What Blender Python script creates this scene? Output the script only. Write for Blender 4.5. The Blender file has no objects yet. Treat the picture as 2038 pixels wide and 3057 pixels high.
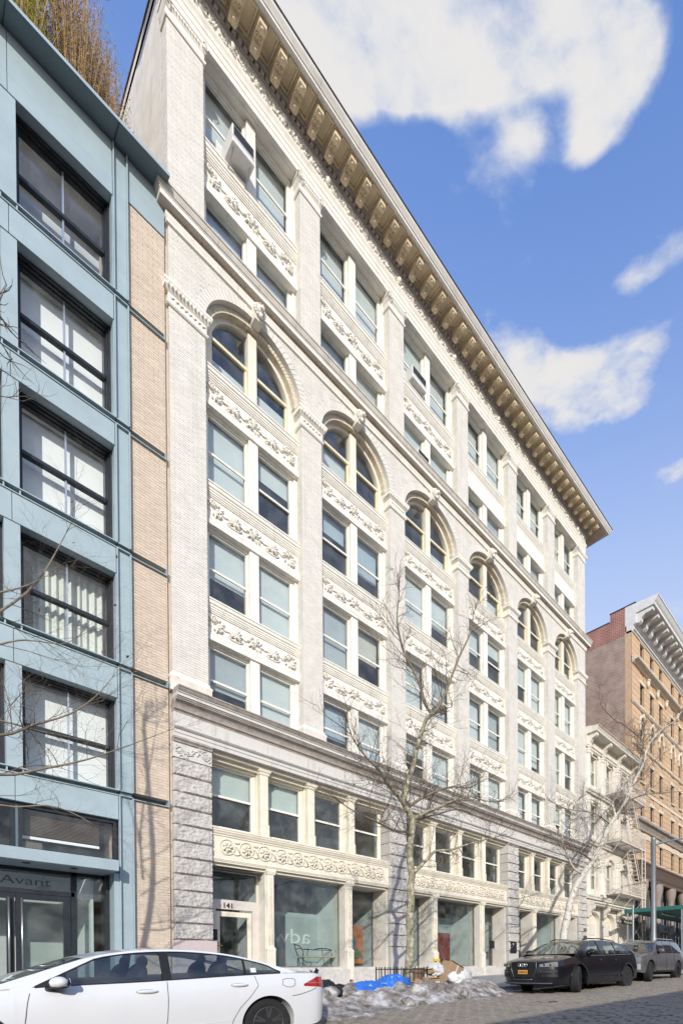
import bpy, bmesh, math, random
from mathutils import Vector, Matrix, noise
random.seed(11)
scene = bpy.context.scene
COL = scene.collection
R = math.radians
D = 14.0                                   # the street wall of the house fronts lies in the plane y = 14

# ------------------------------------------------------------------ camera
cam_d = bpy.data.cameras.new('camera'); cam = bpy.data.objects.new('camera', cam_d); COL.objects.link(cam)
TH, PIT, ROLL = R(51.4019), .0065, .005
fw = Vector((math.sin(TH)*math.cos(PIT), math.cos(TH)*math.cos(PIT), -math.sin(PIT)))
rt = Vector((math.cos(TH), -math.sin(TH), 0)); up = rt.cross(fw)
rt2 = rt*math.cos(ROLL) - up*math.sin(ROLL); up2 = rt2.cross(fw)
M4 = Matrix((rt2, up2, -fw)).transposed().to_4x4(); M4.translation = (0, 0, 1.25)
cam.matrix_world = M4
cam_d.sensor_fit = 'HORIZONTAL'; cam_d.sensor_width = 36
cam_d.lens = 1452/2038*36; cam_d.shift_x = (1019-1495)/2038; cam_d.shift_y = (2893.2-1528.5)/2038
cam_d.clip_start = .1; cam_d.clip_end = 3000
scene.camera = cam

# ------------------------------------------------------------------ sky and sun
SUN_AZ, SUN_EL = R(35), R(21.5)             # sun stands in front of the facade, to its left
sun_dir = Vector((-math.sin(SUN_AZ)*math.cos(SUN_EL), -math.cos(SUN_AZ)*math.cos(SUN_EL), math.sin(SUN_EL)))
world = bpy.data.worlds.new('World'); scene.world = world; world.use_nodes = True
nt = world.node_tree; nt.nodes.clear(); N = nt.nodes.new; L = nt.links.new
wout = N('ShaderNodeOutputWorld')
sky = N('ShaderNodeTexSky'); sky.sky_type = 'NISHITA'; sky.sun_disc = False
sky.sun_elevation = SUN_EL; sky.sun_rotation = R(180)+SUN_AZ
sky.air_density = 1.0; sky.dust_density = .6; sky.ozone_density = 2.2
hs = N('ShaderNodeHueSaturation'); hs.inputs['Hue'].default_value = .512; hs.inputs['Saturation'].default_value = 1.12; hs.inputs['Value'].default_value = 1.72
L(sky.outputs[0], hs.inputs['Color'])
bgs = N('ShaderNodeBackground'); bgs.inputs['Strength'].default_value = .15; L(hs.outputs[0], bgs.inputs['Color'])
tc = N('ShaderNodeTexCoord')
def vmath(op, a=None, b=None):
    n = N('ShaderNodeVectorMath'); n.operation = op
    for i, q in enumerate((a, b)):
        if q is None: continue
        if isinstance(q, (tuple, list)): n.inputs[i].default_value = q
        else: L(q, n.inputs[i])
    return n
def smath(op, a=None, b=None, clamp=False):
    n = N('ShaderNodeMath'); n.operation = op; n.use_clamp = clamp
    for i, q in enumerate((a, b)):
        if q is None: continue
        if isinstance(q, (int, float)): n.inputs[i].default_value = q
        else: L(q, n.inputs[i])
    return n.outputs[0]
dirv = vmath('NORMALIZE', tc.outputs['Generated']).outputs[0]
# the air moves the cloud edges about
nz0 = N('ShaderNodeTexNoise'); nz0.inputs['Scale'].default_value = 7; nz0.inputs['Detail'].default_value = 5; L(dirv, nz0.inputs['Vector'])
off = vmath('SUBTRACT', nz0.outputs['Color'], (.5, .5, .5)).outputs[0]
sc_ = N('ShaderNodeVectorMath'); sc_.operation = 'SCALE'; L(off, sc_.inputs[0]); sc_.inputs['Scale'].default_value = .03
wd = vmath('NORMALIZE', vmath('ADD', dirv, sc_.outputs[0]).outputs[0]).outputs[0]
CLOUDS = [
 (0.2339,0.4088,0.8822,0.0737,1.20),(0.2885,0.3626,0.8862,0.0699,1.30),(0.3374,0.3103,0.8888,0.0696,1.30),(0.3853,0.2502,0.8882,0.0664,1.30),
 (0.4227,0.2027,0.8833,0.0488,1.20),(0.4554,0.1826,0.8713,0.0299,0.90),(0.3374,0.3391,0.8782,0.0506,1.10),(0.2943,0.3834,0.8754,0.0509,1.20),
 (0.3747,0.2882,0.8812,0.0420,1.05),(0.4583,0.2061,0.8645,0.0400,1.10),(0.4568,0.2339,0.8582,0.0283,0.90),(0.3301,0.3751,0.8662,0.0206,0.70),
 (0.3141,0.3822,0.8690,0.0243,0.80),(0.4162,0.2979,0.8591,0.0217,0.72),(0.4585,0.2500,0.8528,0.0188,0.65),(0.5491,0.2107,0.8087,0.0334,0.85),
 (0.5439,0.2400,0.8041,0.0239,0.70),(0.4957,0.3628,0.7891,0.0466,1.00),(0.5474,0.3247,0.7713,0.0569,1.00),(0.6027,0.2724,0.7500,0.0722,1.00),
 (0.5788,0.3235,0.7485,0.0656,0.95),(0.5874,0.2366,0.7739,0.0355,0.70),(0.5288,0.3594,0.7689,0.0436,0.90),(0.6862,0.2362,0.6880,0.0423,0.70),
 (0.6176,0.3456,0.7065,0.0327,0.45),(0.7078,0.3280,0.6257,0.0605,0.50),(0.7634,0.2945,0.5749,0.0776,0.50),(0.2512,0.4324,0.8660,0.0572,1.00),
 # clouds outside the picture: over the street to either side and behind
 (0.12,0.55,0.82,.05,.7),(.55,-.02,.83,.09,.9),(.35,-.3,.88,.08,.8),(-.4,.5,.76,.09,.7),(-.7,.1,.7,.1,.7),(.75,-.3,.58,.09,.7),(.1,-.75,.65,.1,.75),(-.3,-.2,.93,.08,.6),(-.5,-.6,.6,.06,.4)]
wds = vmath('MULTIPLY', wd, (1, 1, 3)).outputs[0]
acc = None
for (x, y, z, a, w) in CLOUDS:
    v = Vector((x, y, z)).normalized()
    d = vmath('DISTANCE', wds, (v.x, v.y, v.z*3)).outputs['Value']   # banks lie flatter than they are wide
    mr = N('ShaderNodeMapRange'); mr.interpolation_type = 'SMOOTHSTEP'
    mr.inputs['From Min'].default_value = a*1.75; mr.inputs['From Max'].default_value = a*.1
    mr.inputs['To Min'].default_value = 0; mr.inputs['To Max'].default_value = w; L(d, mr.inputs['Value'])
    acc = mr.outputs[0] if acc is None else smath('ADD', acc, mr.outputs[0])
nz1 = N('ShaderNodeTexNoise'); nz1.inputs['Scale'].default_value = 8; nz1.inputs['Detail'].default_value = 9; nz1.inputs['Roughness'].default_value = .56
L(wds, nz1.inputs['Vector'])
nz2 = N('ShaderNodeTexNoise'); nz2.inputs['Scale'].default_value = 24; nz2.inputs['Detail'].default_value = 6; nz2.inputs['Roughness'].default_value = .6; L(wds, nz2.inputs['Vector'])
dens = smath('ADD', smath('MINIMUM', acc, 1.3), smath('MULTIPLY', smath('SUBTRACT', nz1.outputs['Fac'], .5), 3.0))
dens = smath('ADD', dens, smath('MULTIPLY', smath('SUBTRACT', nz2.outputs['Fac'], .5), .75))
mk = N('ShaderNodeMapRange'); mk.interpolation_type = 'SMOOTHSTEP'
mk.inputs['From Min'].default_value = .32; mk.inputs['From Max'].default_value = 1.38; L(dens, mk.inputs['Value'])
# thin veil low over the roofs
sep = N('ShaderNodeSeparateXYZ'); L(dirv, sep.inputs[0])
hz = N('ShaderNodeMapRange'); hz.interpolation_type = 'SMOOTHSTEP'
hz.inputs['From Min'].default_value = .90; hz.inputs['From Max'].default_value = .42; hz.inputs['To Max'].default_value = .78; L(sep.outputs['Z'], hz.inputs['Value'])
cover = smath('MAXIMUM', mk.outputs[0], hz.outputs[0])
cr = N('ShaderNodeMapRange'); cr.inputs['From Min'].default_value = .4; cr.inputs['From Max'].default_value = 1.5; L(dens, cr.inputs['Value'])
cc = N('ShaderNodeMix'); cc.data_type = 'RGBA'; cc.inputs['A'].default_value = (.76, .84, .98, 1); cc.inputs['B'].default_value = (.98, .96, .95, 1); L(cr.outputs[0], cc.inputs['Factor'])
bgc = N('ShaderNodeBackground'); bgc.inputs['Strength'].default_value = .57; L(cc.outputs['Result'], bgc.inputs['Color'])
mx = N('ShaderNodeMixShader'); L(cover, mx.inputs[0]); L(bgs.outputs[0], mx.inputs[1]); L(bgc.outputs[0], mx.inputs[2]); L(mx.outputs[0], wout.inputs[0])

sun_d = bpy.data.lights.new('sun', 'SUN'); sun_d.energy = 2.7; sun_d.angle = R(.53); sun_d.color = (1, .945, .85)
sun = bpy.data.objects.new('sun', sun_d); COL.objects.link(sun)
sun.rotation_euler = (-sun_dir).to_track_quat('-Z', 'Y').to_euler()

scene.view_settings.view_transform = 'Standard'; scene.view_settings.look = 'None'
scene.view_settings.exposure = .57; scene.view_settings.gamma = 1
scene.view_settings.use_curve_mapping = False
world.cycles.sampling_method = 'MANUAL'; world.cycles.sample_map_resolution = 256
scene.cycles.max_bounces = 6; scene.cycles.transparent_max_bounces = 16; scene.cycles.glossy_bounces = 3
scene.cycles.diffuse_bounces = 3; scene.cycles.caustics_reflective = False; scene.cycles.caustics_refractive = False
scene.cycles.sample_clamp_indirect = 6

# ------------------------------------------------------------------ materials
MATS = {}
def mat(name, col, rough=.7, var=.08, scale=6, bump=0, bscale=40, metal=0, spec=.4, island=0, stain=0, stain_col=None, stain_scale=.6, streak=0, coat=0, col2=None, detail=6):
    m = bpy.data.materials.new(name); m.use_nodes = True; MATS[name] = m
    t = m.node_tree; n = t.nodes; b = n['Principled BSDF']; k = t.links.new
    b.inputs['Roughness'].default_value = rough; b.inputs['Metallic'].default_value = metal
    b.inputs['Specular IOR Level'].default_value = spec
    if coat: b.inputs['Coat Weight'].default_value = coat; b.inputs['Coat Roughness'].default_value = .03
    geo = n.new('ShaderNodeNewGeometry'); pos = geo.outputs['Position']
    nz = n.new('ShaderNodeTexNoise'); nz.inputs['Scale'].default_value = scale; nz.inputs['Detail'].default_value = detail; nz.inputs['Roughness'].default_value = .6
    k(pos, nz.inputs['Vector'])
    c = Vector(col)
    mixn = n.new('ShaderNodeMix'); mixn.data_type = 'RGBA'
    a_ = tuple(max(0, x*(1-var*1.6)) for x in c)+(1,); b_ = tuple(min(1, x*(1+var*1.1)) for x in c)+(1,)
    if col2 is not None: a_ = tuple(col2)+(1,); b_ = tuple(col)+(1,)
    mixn.inputs['A'].default_value = a_; mixn.inputs['B'].default_value = b_
    mr = n.new('ShaderNodeMapRange'); mr.inputs['From Min'].default_value = .32; mr.inputs['From Max'].default_value = .68; k(nz.outputs['Fac'], mr.inputs['Value'])
    k(mr.outputs[0], mixn.inputs['Factor'])
    out = mixn.outputs['Result']
    if island:
        hv = n.new('ShaderNodeHueSaturation'); k(out, hv.inputs['Color'])
        m2 = n.new('ShaderNodeMapRange'); m2.inputs['To Min'].default_value = 1-island; m2.inputs['To Max'].default_value = 1+island*.6
        k(geo.outputs['Random Per Island'], m2.inputs['Value']); k(m2.outputs[0], hv.inputs['Value']); out = hv.outputs[0]
    if stain:
        mp = n.new('ShaderNodeMapping'); mp.inputs['Scale'].default_value = (1, 1, .12 if streak else 1); k(pos, mp.inputs['Vector'])
        n2 = n.new('ShaderNodeTexNoise'); n2.inputs['Scale'].default_value = stain_scale*(6 if streak else 1); n2.inputs['Detail'].default_value = 7; n2.inputs['Roughness'].default_value = .65
        k(mp.outputs[0], n2.inputs['Vector'])
        m3 = n.new('ShaderNodeMapRange'); m3.interpolation_type = 'SMOOTHSTEP'; m3.inputs['From Min'].default_value = .50; m3.inputs['From Max'].default_value = .74; m3.inputs['To Max'].default_value = stain
        k(n2.outputs['Fac'], m3.inputs['Value'])
        mm = n.new('ShaderNodeMix'); mm.data_type = 'RGBA'; mm.inputs['B'].default_value = tuple(stain_col or [x*.55 for x in c])+(1,)
        k(m3.outputs[0], mm.inputs['Factor']); k(out, mm.inputs['A']); out = mm.outputs['Result']
    k(out, b.inputs['Base Color'])
    if bump:
        n3 = n.new('ShaderNodeTexNoise'); n3.inputs['Scale'].default_value = bscale; n3.inputs['Detail'].default_value = 6; k(pos, n3.inputs['Vector'])
        bp = n.new('ShaderNodeBump'); bp.inputs['Strength'].default_value = min(1, bump); bp.inputs['Distance'].default_value = .01; k(n3.outputs['Fac'], bp.inputs['Height']); k(bp.outputs[0], b.inputs['Normal'])
    return m
def glass(name, tint=(.8, .9, .9), ior=1.7, rough=.0, dirt=.06):
    m = bpy.data.materials.new(name); m.use_nodes = True; MATS[name] = m
    t = m.node_tree; n = t.nodes; n.clear(); k = t.links.new
    o = n.new('ShaderNodeOutputMaterial'); tr = n.new('ShaderNodeBsdfTransparent'); tr.inputs[0].default_value = tint+(1,)
    gl = n.new('ShaderNodeBsdfGlossy'); gl.inputs['Roughness'].default_value = rough; gl.inputs['Color'].default_value = (1, 1, 1, 1)
    fr = n.new('ShaderNodeFresnel')
    # old float glass is never quite flat
    geo = n.new('ShaderNodeNewGeometry')
    e1 = n.new('ShaderNodeMath'); e1.operation = 'MULTIPLY_ADD'; k(geo.outputs['Backfacing'], e1.inputs[0]); e1.inputs[1].default_value = -2; e1.inputs[2].default_value = 1   # a thin pane reflects alike from both sides
    e2 = n.new('ShaderNodeMath'); e2.operation = 'POWER'; e2.inputs[0].default_value = ior; k(e1.outputs[0], e2.inputs[1]); k(e2.outputs[0], fr.inputs['IOR'])
    nz = n.new('ShaderNodeTexNoise'); nz.inputs['Scale'].default_value = 1.3; nz.inputs['Detail'].default_value = 1; k(geo.outputs['Position'], nz.inputs['Vector'])
    bp = n.new('ShaderNodeBump'); bp.inputs['Strength'].default_value = .05; bp.inputs['Distance'].default_value = .01; k(nz.outputs['Fac'], bp.inputs['Height']); k(bp.outputs[0], gl.inputs['Normal'])
    mx = n.new('ShaderNodeMixShader'); k(fr.outputs[0], mx.inputs[0]); k(tr.outputs[0], mx.inputs[1]); k(gl.outputs[0], mx.inputs[2])
    df = n.new('ShaderNodeBsdfDiffuse'); df.inputs[0].default_value = (.55, .58, .58, 1)
    nd = n.new('ShaderNodeTexNoise'); nd.inputs['Scale'].default_value = 3; nd.inputs['Detail'].default_value = 8; k(geo.outputs['Position'], nd.inputs['Vector'])
    md = n.new('ShaderNodeMapRange'); md.inputs['From Min'].default_value = .4; md.inputs['From Max'].default_value = .8; md.inputs['To Max'].default_value = dirt*2; k(nd.outputs['Fac'], md.inputs['Value'])
    m2 = n.new('ShaderNodeMixShader'); k(md.outputs[0], m2.inputs[0]); k(mx.outputs[0], m2.inputs[1]); k(df.outputs[0], m2.inputs[2])
    k(m2.outputs[0], o.inputs[0]); return m
mat('white_brick', (.69, .66, .60), .8, .05, 3, .2, 60, island=.05, stain=.32, stain_col=(.46, .43, .39), stain_scale=.55, streak=1)
mat('mortar', (.61, .59, .55), .9, .06, 8)
mat('stucco', (.66, .62, .56), .9, .08, 2.2, .35, 50, stain=.5, stain_col=(.45, .40, .35), stain_scale=.9, streak=1)
mat('trim_white', (.80, .765, .69), .55, .05, 4, .15, 60, stain=.38, stain_col=(.50, .45, .38), stain_scale=.8, streak=1)
mat('trim_cream', (.76, .70, .585), .55, .05, 4, .15, 60, stain=.36, stain_col=(.5, .44, .34), stain_scale=.9, streak=1)
mat('sash_cream', (.73, .655, .46), .5, .05, 4)
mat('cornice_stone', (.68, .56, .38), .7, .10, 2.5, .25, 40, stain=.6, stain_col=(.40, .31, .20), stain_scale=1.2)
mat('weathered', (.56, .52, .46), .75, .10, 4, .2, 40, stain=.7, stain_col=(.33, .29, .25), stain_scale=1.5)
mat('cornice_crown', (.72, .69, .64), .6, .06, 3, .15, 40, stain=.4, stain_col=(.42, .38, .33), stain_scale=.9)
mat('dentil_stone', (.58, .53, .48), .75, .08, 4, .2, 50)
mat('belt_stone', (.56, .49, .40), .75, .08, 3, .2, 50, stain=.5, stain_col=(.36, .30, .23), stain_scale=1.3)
mat('granite', (.51, .485, .455), .8, .12, 90, .5, 70, stain=.35, stain_col=(.30, .27, .26), stain_scale=1.5, detail=3)
mat('granite_trim', (.61, .59, .56), .75, .07, 60, .3, 60, stain=.55, stain_col=(.33, .30, .28), stain_scale=.9, streak=1, detail=3)
mat('granite_cornice', (.40, .355, .32), .85, .16, 6, .5, 40, stain=.6, stain_col=(.17, .14, .12), stain_scale=2)
mat('pink_granite', (.55, .46, .45), .6, .1, 80, .2, 80, detail=3)
mat('roof_metal', (.05, .05, .055), .5, .1)
mat('soffit_brick', (.66, .585, .46), .85, .08, 8, .2, 60, island=.12)
mat('blind', (.72, .73, .70), .8, .03, 2); mat('blind_warm', (.66, .62, .53), .8, .04, 2); mat('blind_blue', (.50, .57, .62), .8, .05, 2)
mat('blind_grey', (.50, .52, .52), .8, .05, 2)
mat('plaster', (.62, .61, .58), .9, .04, 1)
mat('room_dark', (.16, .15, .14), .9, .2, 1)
mat('floor_dark', (.12, .11, .10), .6, .2, 1)
mat('steel', (.55, .56, .57), .35, .05, 8, metal=.9)
mat('black_metal', (.018, .018, .022), .45, .2, 10)
mat('black_plastic', (.02, .02, .022), .5, .15, 10)
mat('print_black', (.015, .015, .017), .6, .1)
mat('ac_white', (.68, .68, .66), .45, .05, 8, stain=.3, stain_scale=3)
mat('ac_grille', (.06, .06, .07), .6, .2)
glass('window_glass', (.80, .86, .875), 1.8)
glass('auto_glass', (.62, .68, .68), 1.75, dirt=.05)
glass('shop_glass', (.74, .82, .81), 1.65, dirt=.08)
glass('tower_glass', (.95, .97, .975), 1.55)

# ------------------------------------------------------------------ mesh helpers
class MB:
    def __init__(s): s.v = []; s.f = []
    def q(s, *pts):
        i = len(s.v); s.v += [tuple(p) for p in pts]; s.f.append(tuple(range(i, i+len(pts))))
    def box(s, x0, x1, y0, y1, z0, z1):
        i = len(s.v); s.v += [(x0,y0,z0),(x1,y0,z0),(x1,y1,z0),(x0,y1,z0),(x0,y0,z1),(x1,y0,z1),(x1,y1,z1),(x0,y1,z1)]
        s.f += [(i,i+3,i+2,i+1),(i+4,i+5,i+6,i+7),(i,i+1,i+5,i+4),(i+1,i+2,i+6,i+5),(i+2,i+3,i+7,i+6),(i+3,i,i+4,i+7)]
    def bbox(s, x0, x1, y0, y1, z0, z1, b=.004):      # box with a chamfered front (towards -y)
        i = len(s.v)
        s.v += [(x0+b,y0,z0+b),(x1-b,y0,z0+b),(x1-b,y0,z1-b),(x0+b,y0,z1-b),(x0,y0+b,z0),(x1,y0+b,z0),(x1,y0+b,z1),(x0,y0+b,z1),(x0,y1,z0),(x1,y1,z0),(x1,y1,z1),(x0,y1,z1)]
        for a in ((0,1,2,3),(0,4,5,1),(1,5,6,2),(2,6,7,3),(3,7,4,0),(4,8,9,5),(5,9,10,6),(6,10,11,7),(7,11,8,4),(8,11,10,9)): s.f.append(tuple(i+k for k in a))
    def obox(s, c, ax, ay, az):                       # oriented box, half axes
        c, ax, ay, az = Vector(c), Vector(ax), Vector(ay), Vector(az); i = len(s.v)
        for sz in (-1, 1):
            for sx, sy in ((-1,-1),(1,-1),(1,1),(-1,1)): s.v.append(tuple(c+ax*sx+ay*sy+az*sz))
        s.f += [(i,i+3,i+2,i+1),(i+4,i+5,i+6,i+7),(i,i+1,i+5,i+4),(i+1,i+2,i+6,i+5),(i+2,i+3,i+7,i+6),(i+3,i,i+4,i+7)]
    def stations(s, rows, caps=True, loop=True):      # rows of equal length joined into a skin
        i = len(s.v); m = len(rows[0])
        for r_ in rows: s.v += [tuple(p) for p in r_]
        for a in range(len(rows)-1):
            for b in range(m if loop else m-1):
                c = (b+1) % m
                s.f.append((i+a*m+b, i+a*m+c, i+(a+1)*m+c, i+(a+1)*m+b))
        if caps:
            s.f.append(tuple(i+b for b in range(m))); s.f.append(tuple(i+(len(rows)-1)*m+b for b in reversed(range(m))))
    def sweep(s, prof, x0, x1, y=D, retl=0, retr=0):  # moulding: profile of (projection, z) drawn along x, with mitred returns
        rows = []
        if retl: rows.append([(x0-p, y+retl, z) for p, z in prof])
        rows.append([((x0-p) if retl else x0, y-p, z) for p, z in prof])
        rows.append([((x1+p) if retr else x1, y-p, z) for p, z in prof])
        if retr: rows.append([(x1+p, y+retr, z) for p, z in prof])
        s.stations(rows)
    def tube(s, pts, rad, n=6, cap=True):
        pts = [Vector(p) for p in pts]; rows = []
        if not isinstance(rad, (list, tuple)): rad = [rad]*len(pts)
        prev = None
        for k, p in enumerate(pts):
            t = (pts[min(k+1, len(pts)-1)]-pts[max(k-1, 0)]); t = t.normalized() if t.length > 1e-9 else Vector((0,0,1))
            if prev is None:
                a = t.orthogonal().normalized()
            else:
                a = prev - t*prev.dot(t); a = a.normalized() if a.length > 1e-6 else t.orthogonal().normalized()
            prev = a; b = t.cross(a)
            rows.append([tuple(p+(a*math.cos(2*math.pi*j/n)+b*math.sin(2*math.pi*j/n))*rad[k]) for j in range(n)])
        s.stations(rows, caps=cap)
    def ell(s, c, r, nu=8, nv=5, rot=None):
        c = Vector(c); rows = []
        for a in range(nv+1):
            th = math.pi*a/nv; row = []
            for b in range(nu):
                ph = 2*math.pi*b/nu
                p = Vector((r[0]*math.sin(th)*math.cos(ph), r[1]*math.sin(th)*math.sin(ph), r[2]*math.cos(th)))
                if rot is not None: p = rot @ p
                row.append(tuple(c+p))
            rows.append(row)
        s.stations(rows, caps=False)
    def lathe(s, prof, c=(0,0,0), n=16, axis='Z'):
        rows = []
        for r_, z in prof:
            row = []
            for b in range(n):
                a = 2*math.pi*b/n
                p = (r_*math.cos(a), r_*math.sin(a), z)
                if axis == 'Y': p = (p[0], p[2], p[1])
                row.append((c[0]+p[0], c[1]+p[1], c[2]+p[2]))
            rows.append(row)
        s.stations(rows)
    def prism(s, poly, y0, y1):                       # polygon in (x,z) pushed along y
        i = len(s.v); m = len(poly)
        s.v += [(x, y0, z) for x, z in poly] + [(x, y1, z) for x, z in poly]
        s.f.append(tuple(range(i, i+m))); s.f.append(tuple(reversed(range(i+m, i+2*m))))
        for b in range(m):
            c = (b+1) % m; s.f.append((i+b, i+m+b, i+m+c, i+c))
    def mesh(s, name, mt=None, smooth=False, recalc=True, merge=0):
        me = bpy.data.meshes.new(name); me.from_pydata(s.v, [], s.f)
        if recalc or merge:
            bm = bmesh.new(); bm.from_mesh(me)
            if merge: bmesh.ops.remove_doubles(bm, verts=bm.verts, dist=merge)
            if recalc: bmesh.ops.recalc_face_normals(bm, faces=bm.faces)
            bm.to_mesh(me); bm.free()
        if mt: me.materials.append(MATS[mt])
        if smooth:
            me.shade_smooth()
            if smooth == 'auto':
                import numpy as _n
                me.set_sharp_from_angle(angle=R(38))
        me.update(); return me
WLOC = {}
def obj(name, me, parent=None, loc=(0,0,0), rot=None, scale=None, local=False, **props):
    if isinstance(me, tuple): me = me[0].mesh(name, me[1], *me[2:])
    o = bpy.data.objects.new(name, me); COL.objects.link(o)
    loc = Vector(loc)
    if parent is not None:
        o.parent = parent
        o.location = loc if local else loc - WLOC.get(parent.name, Vector((0,0,0)))
    else: o.location = loc
    WLOC[o.name] = loc
    if rot is not None: o.rotation_euler = rot
    if scale is not None: o.scale = scale
    for k, v in props.items(): o[k] = v
    return o
def thing(name, label, cat, loc=(0,0,0), rot=None, group=None):
    o = obj(name, None, None, loc, rot, label=label, category=cat); o.empty_display_size = .2
    if group: o['group'] = group
    return o
def struct(name, me, **k): return obj(name, me, None, kind='structure', **k)
CACHE = {}
def cached(key, fn):
    if key not in CACHE: CACHE[key] = fn()
    return CACHE[key]
def bricks(mb, x0, x1, z0, z1, y, depth=.008, L_=.205, H_=.062, j=.007, skip=None, axis='x', sgn=-1, xc=0):
    """a skin of bricks in running bond; axis 'x': lies in a plane y, proud towards -y; axis 'y': lies in a plane x = y, from y0 = x0 to x1"""
    k = 0; z = z0
    while z < z1-.02:
        zt = min(z+H_, z1); x = x0 - (L_*.5 if k % 2 else 0)
        while x < x1-.01:
            a, b = max(x, x0)+j/2, min(x+L_, x1)-j/2
            if b-a > .02 and not (skip and skip((a+b)/2, (z+zt)/2)):
                jit = random.uniform(-.0015, .0015)
                i = len(mb.v); zz0, zz1 = z+j/2, zt-j/2
                if axis == 'x': P = lambda u, d, w: (u, y-d, w)
                else: P = lambda u, d, w: (y+sgn*d, u, w)
                d = depth+jit
                mb.v += [P(a,0,zz0),P(b,0,zz0),P(b,0,zz1),P(a,0,zz1),P(a,d,zz0),P(b,d,zz0),P(b,d,zz1),P(a,d,zz1)]
                mb.f += [(i+4,i+5,i+6,i+7),(i,i+1,i+5,i+4),(i+1,i+2,i+6,i+5),(i+2,i+3,i+7,i+6),(i+3,i,i+4,i+7)]
            x += L_
        z += H_; k += 1
def text_mesh(name, body, size, mt, extrude=.004, font_w=1.0, mirror=False):
    cu = bpy.data.curves.new(name, 'FONT'); cu.body = body; cu.size = size; cu.extrude = extrude; cu.align_x = 'CENTER'
    o = bpy.data.objects.new(name, cu); COL.objects.link(o)
    dg = bpy.context.evaluated_depsgraph_get(); dg.update()
    me = bpy.data.meshes.new_from_object(o.evaluated_get(dg)); bpy.data.objects.remove(o)
    for v in me.vertices:                                # stand it up in the xz plane, facing -y
        x, y, z = v.co; v.co = ((-x if mirror else x)*font_w, -z, y)
    me.materials.clear(); me.materials.append(MATS[mt]); me.name = name
    return me
# ------------------------------------------------------------------ the ground: road, kerb, pavement
GK = [(-900, -1), (-10, -.15), (3, .2), (5, .31), (8, .40), (12, .475), (17.5, .61), (21, .68), (40, 1.0), (80, 1.08), (2000, 1.1)]
def gz(x):                                   # the street climbs gently to the right
    for (a_, za), (b_, zb_) in zip(GK, GK[1:]):
        if x <= b_: return za+(zb_-za)*(x-a_)/(b_-a_)
KERB = 9.05
def sheet(name, xs, ys, zf, mt):
    m = MB(); n = len(ys)
    for x in xs: m.v += [(x, y, zf(x, y)) for y in ys]
    for a in range(len(xs)-1):
        for b in range(n-1): m.f.append((a*n+b, (a+1)*n+b, (a+1)*n+b+1, a*n+b+1))
    return struct(name, m.mesh(name, mt))
mat('earth', (.20, .19, .18), .95, .2, .3)
mat('sett_joint', (.085, .075, .065), .95, .25, 12, .6, 60)
mat('pavement', (.36, .35, .335), .85, .12, 1.5, .3, 60, stain=.5, stain_col=(.2, .19, .18), stain_scale=1.2)
mat('kerb_stone', (.33, .32, .31), .85, .15, 20, .3, 40)
gx = [-600, -120, -40, -20]+list(range(-10, 48, 1))+[55, 80, 160, 900]
sheet('ground', gx, [-600, -60, -3.6, 0, 9, 14, 60, 900], lambda x, y: gz(x)-.06-(.25 if y > 13 else 0), 'earth')
sheet('road', gx, [-1.5, 1, 3, 5, 7, KERB], lambda x, y: gz(x)-.035, 'sett_joint')
sheet('pavement', gx, [KERB+.16, 11, 13, 14.6], lambda x, y: gz(x)+.14+.018*(y-KERB), 'pavement')
sheet('far_pavement', gx, [-4.6, -3, -1.62], lambda x, y: gz(x)+.12, 'pavement')
kroot = struct('kerb', None)
for k in range(44):                          # granite kerb stones laid end to end
    x0 = -8+k*1.5; m = MB(); m.stations([[(x, KERB, gz(x)-.1), (x, KERB+.02, gz(x)+.145), (x, KERB+.165, gz(x)+.148), (x, KERB+.165, gz(x)-.1)] for x in (x0+.006, x0+1.494)])
    obj('kerb_block', m.mesh('kerb_block', 'kerb_stone'), kroot)

# ------------------------------------------------------------------ the white loft building
B = thing('loft_building', 'tall white brick loft building with arched windows and deep bracketed cornice', 'building', (15, D, .5))
PR = [5.27, 8.60, 11.97, 15.47, 18.93, 22.30, 25.63]     # right edges of the brick piers
PW = [.83, .67, .67, .67, .67, .67, .83]
PL = [r-w for r, w in zip(PR, PW)]
XL, XR = 4.44, 25.63
BAYS = [(PR[i], PL[i+1]) for i in range(6)]
SPR = 18.25                                              # springing of the arches
ROWS = {'F3': (8.22, 10.05), 'F4': (11.17, 13.16), 'F5': (14.28, 16.32), 'F7': (20.45, 22.10), 'F8': (23.27, 25.34)}
SPAN = [(10.02, 11.17), (13.12, 14.28), (16.28, 17.37), (21.97, 23.27)]
GY = D+.40                                               # plane of the upper sashes

mat('coping_brown', (.13, .08, .06), .8, .2, 5)
# shell: side walls, roof, floors and back of the rooms
m = MB(); m.prism([(0,0)]*0 or [(XL, .3), (XL+.3, .3), (XL+.3, 26.62), (XL, 26.62)], D+.42, 40)
wl = obj('side_wall', m.mesh('side_wall', 'stucco'), B)
m = MB(); m.box(XL-.03, XL+.36, D+.42, 40, 26.62, 26.68); obj('coping', m.mesh('coping', 'coping_brown'), wl)
m = MB(); m.box(XL-.006, XL+.02, 20.6, 21.0, 21.2, 24.2); obj('wall_slot', m.mesh('wall_slot', 'plaster'), wl)
m = MB(); m.box(XR-.3, XR, D+.42, 40, .3, 26.6); obj('side_wall', m.mesh('side_wall', 'stucco'), B)
m = MB(); m.box(XL, XR, D+.3, 40, 26.2, 26.4); obj('roof', m.mesh('roof', 'roof_metal'), B)
m = MB(); m.box(XL+.3, XR-.3, 17.4, 17.6, 4.9, 26.2); obj('room_wall', m.mesh('room_wall', 'plaster'), B)
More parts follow.
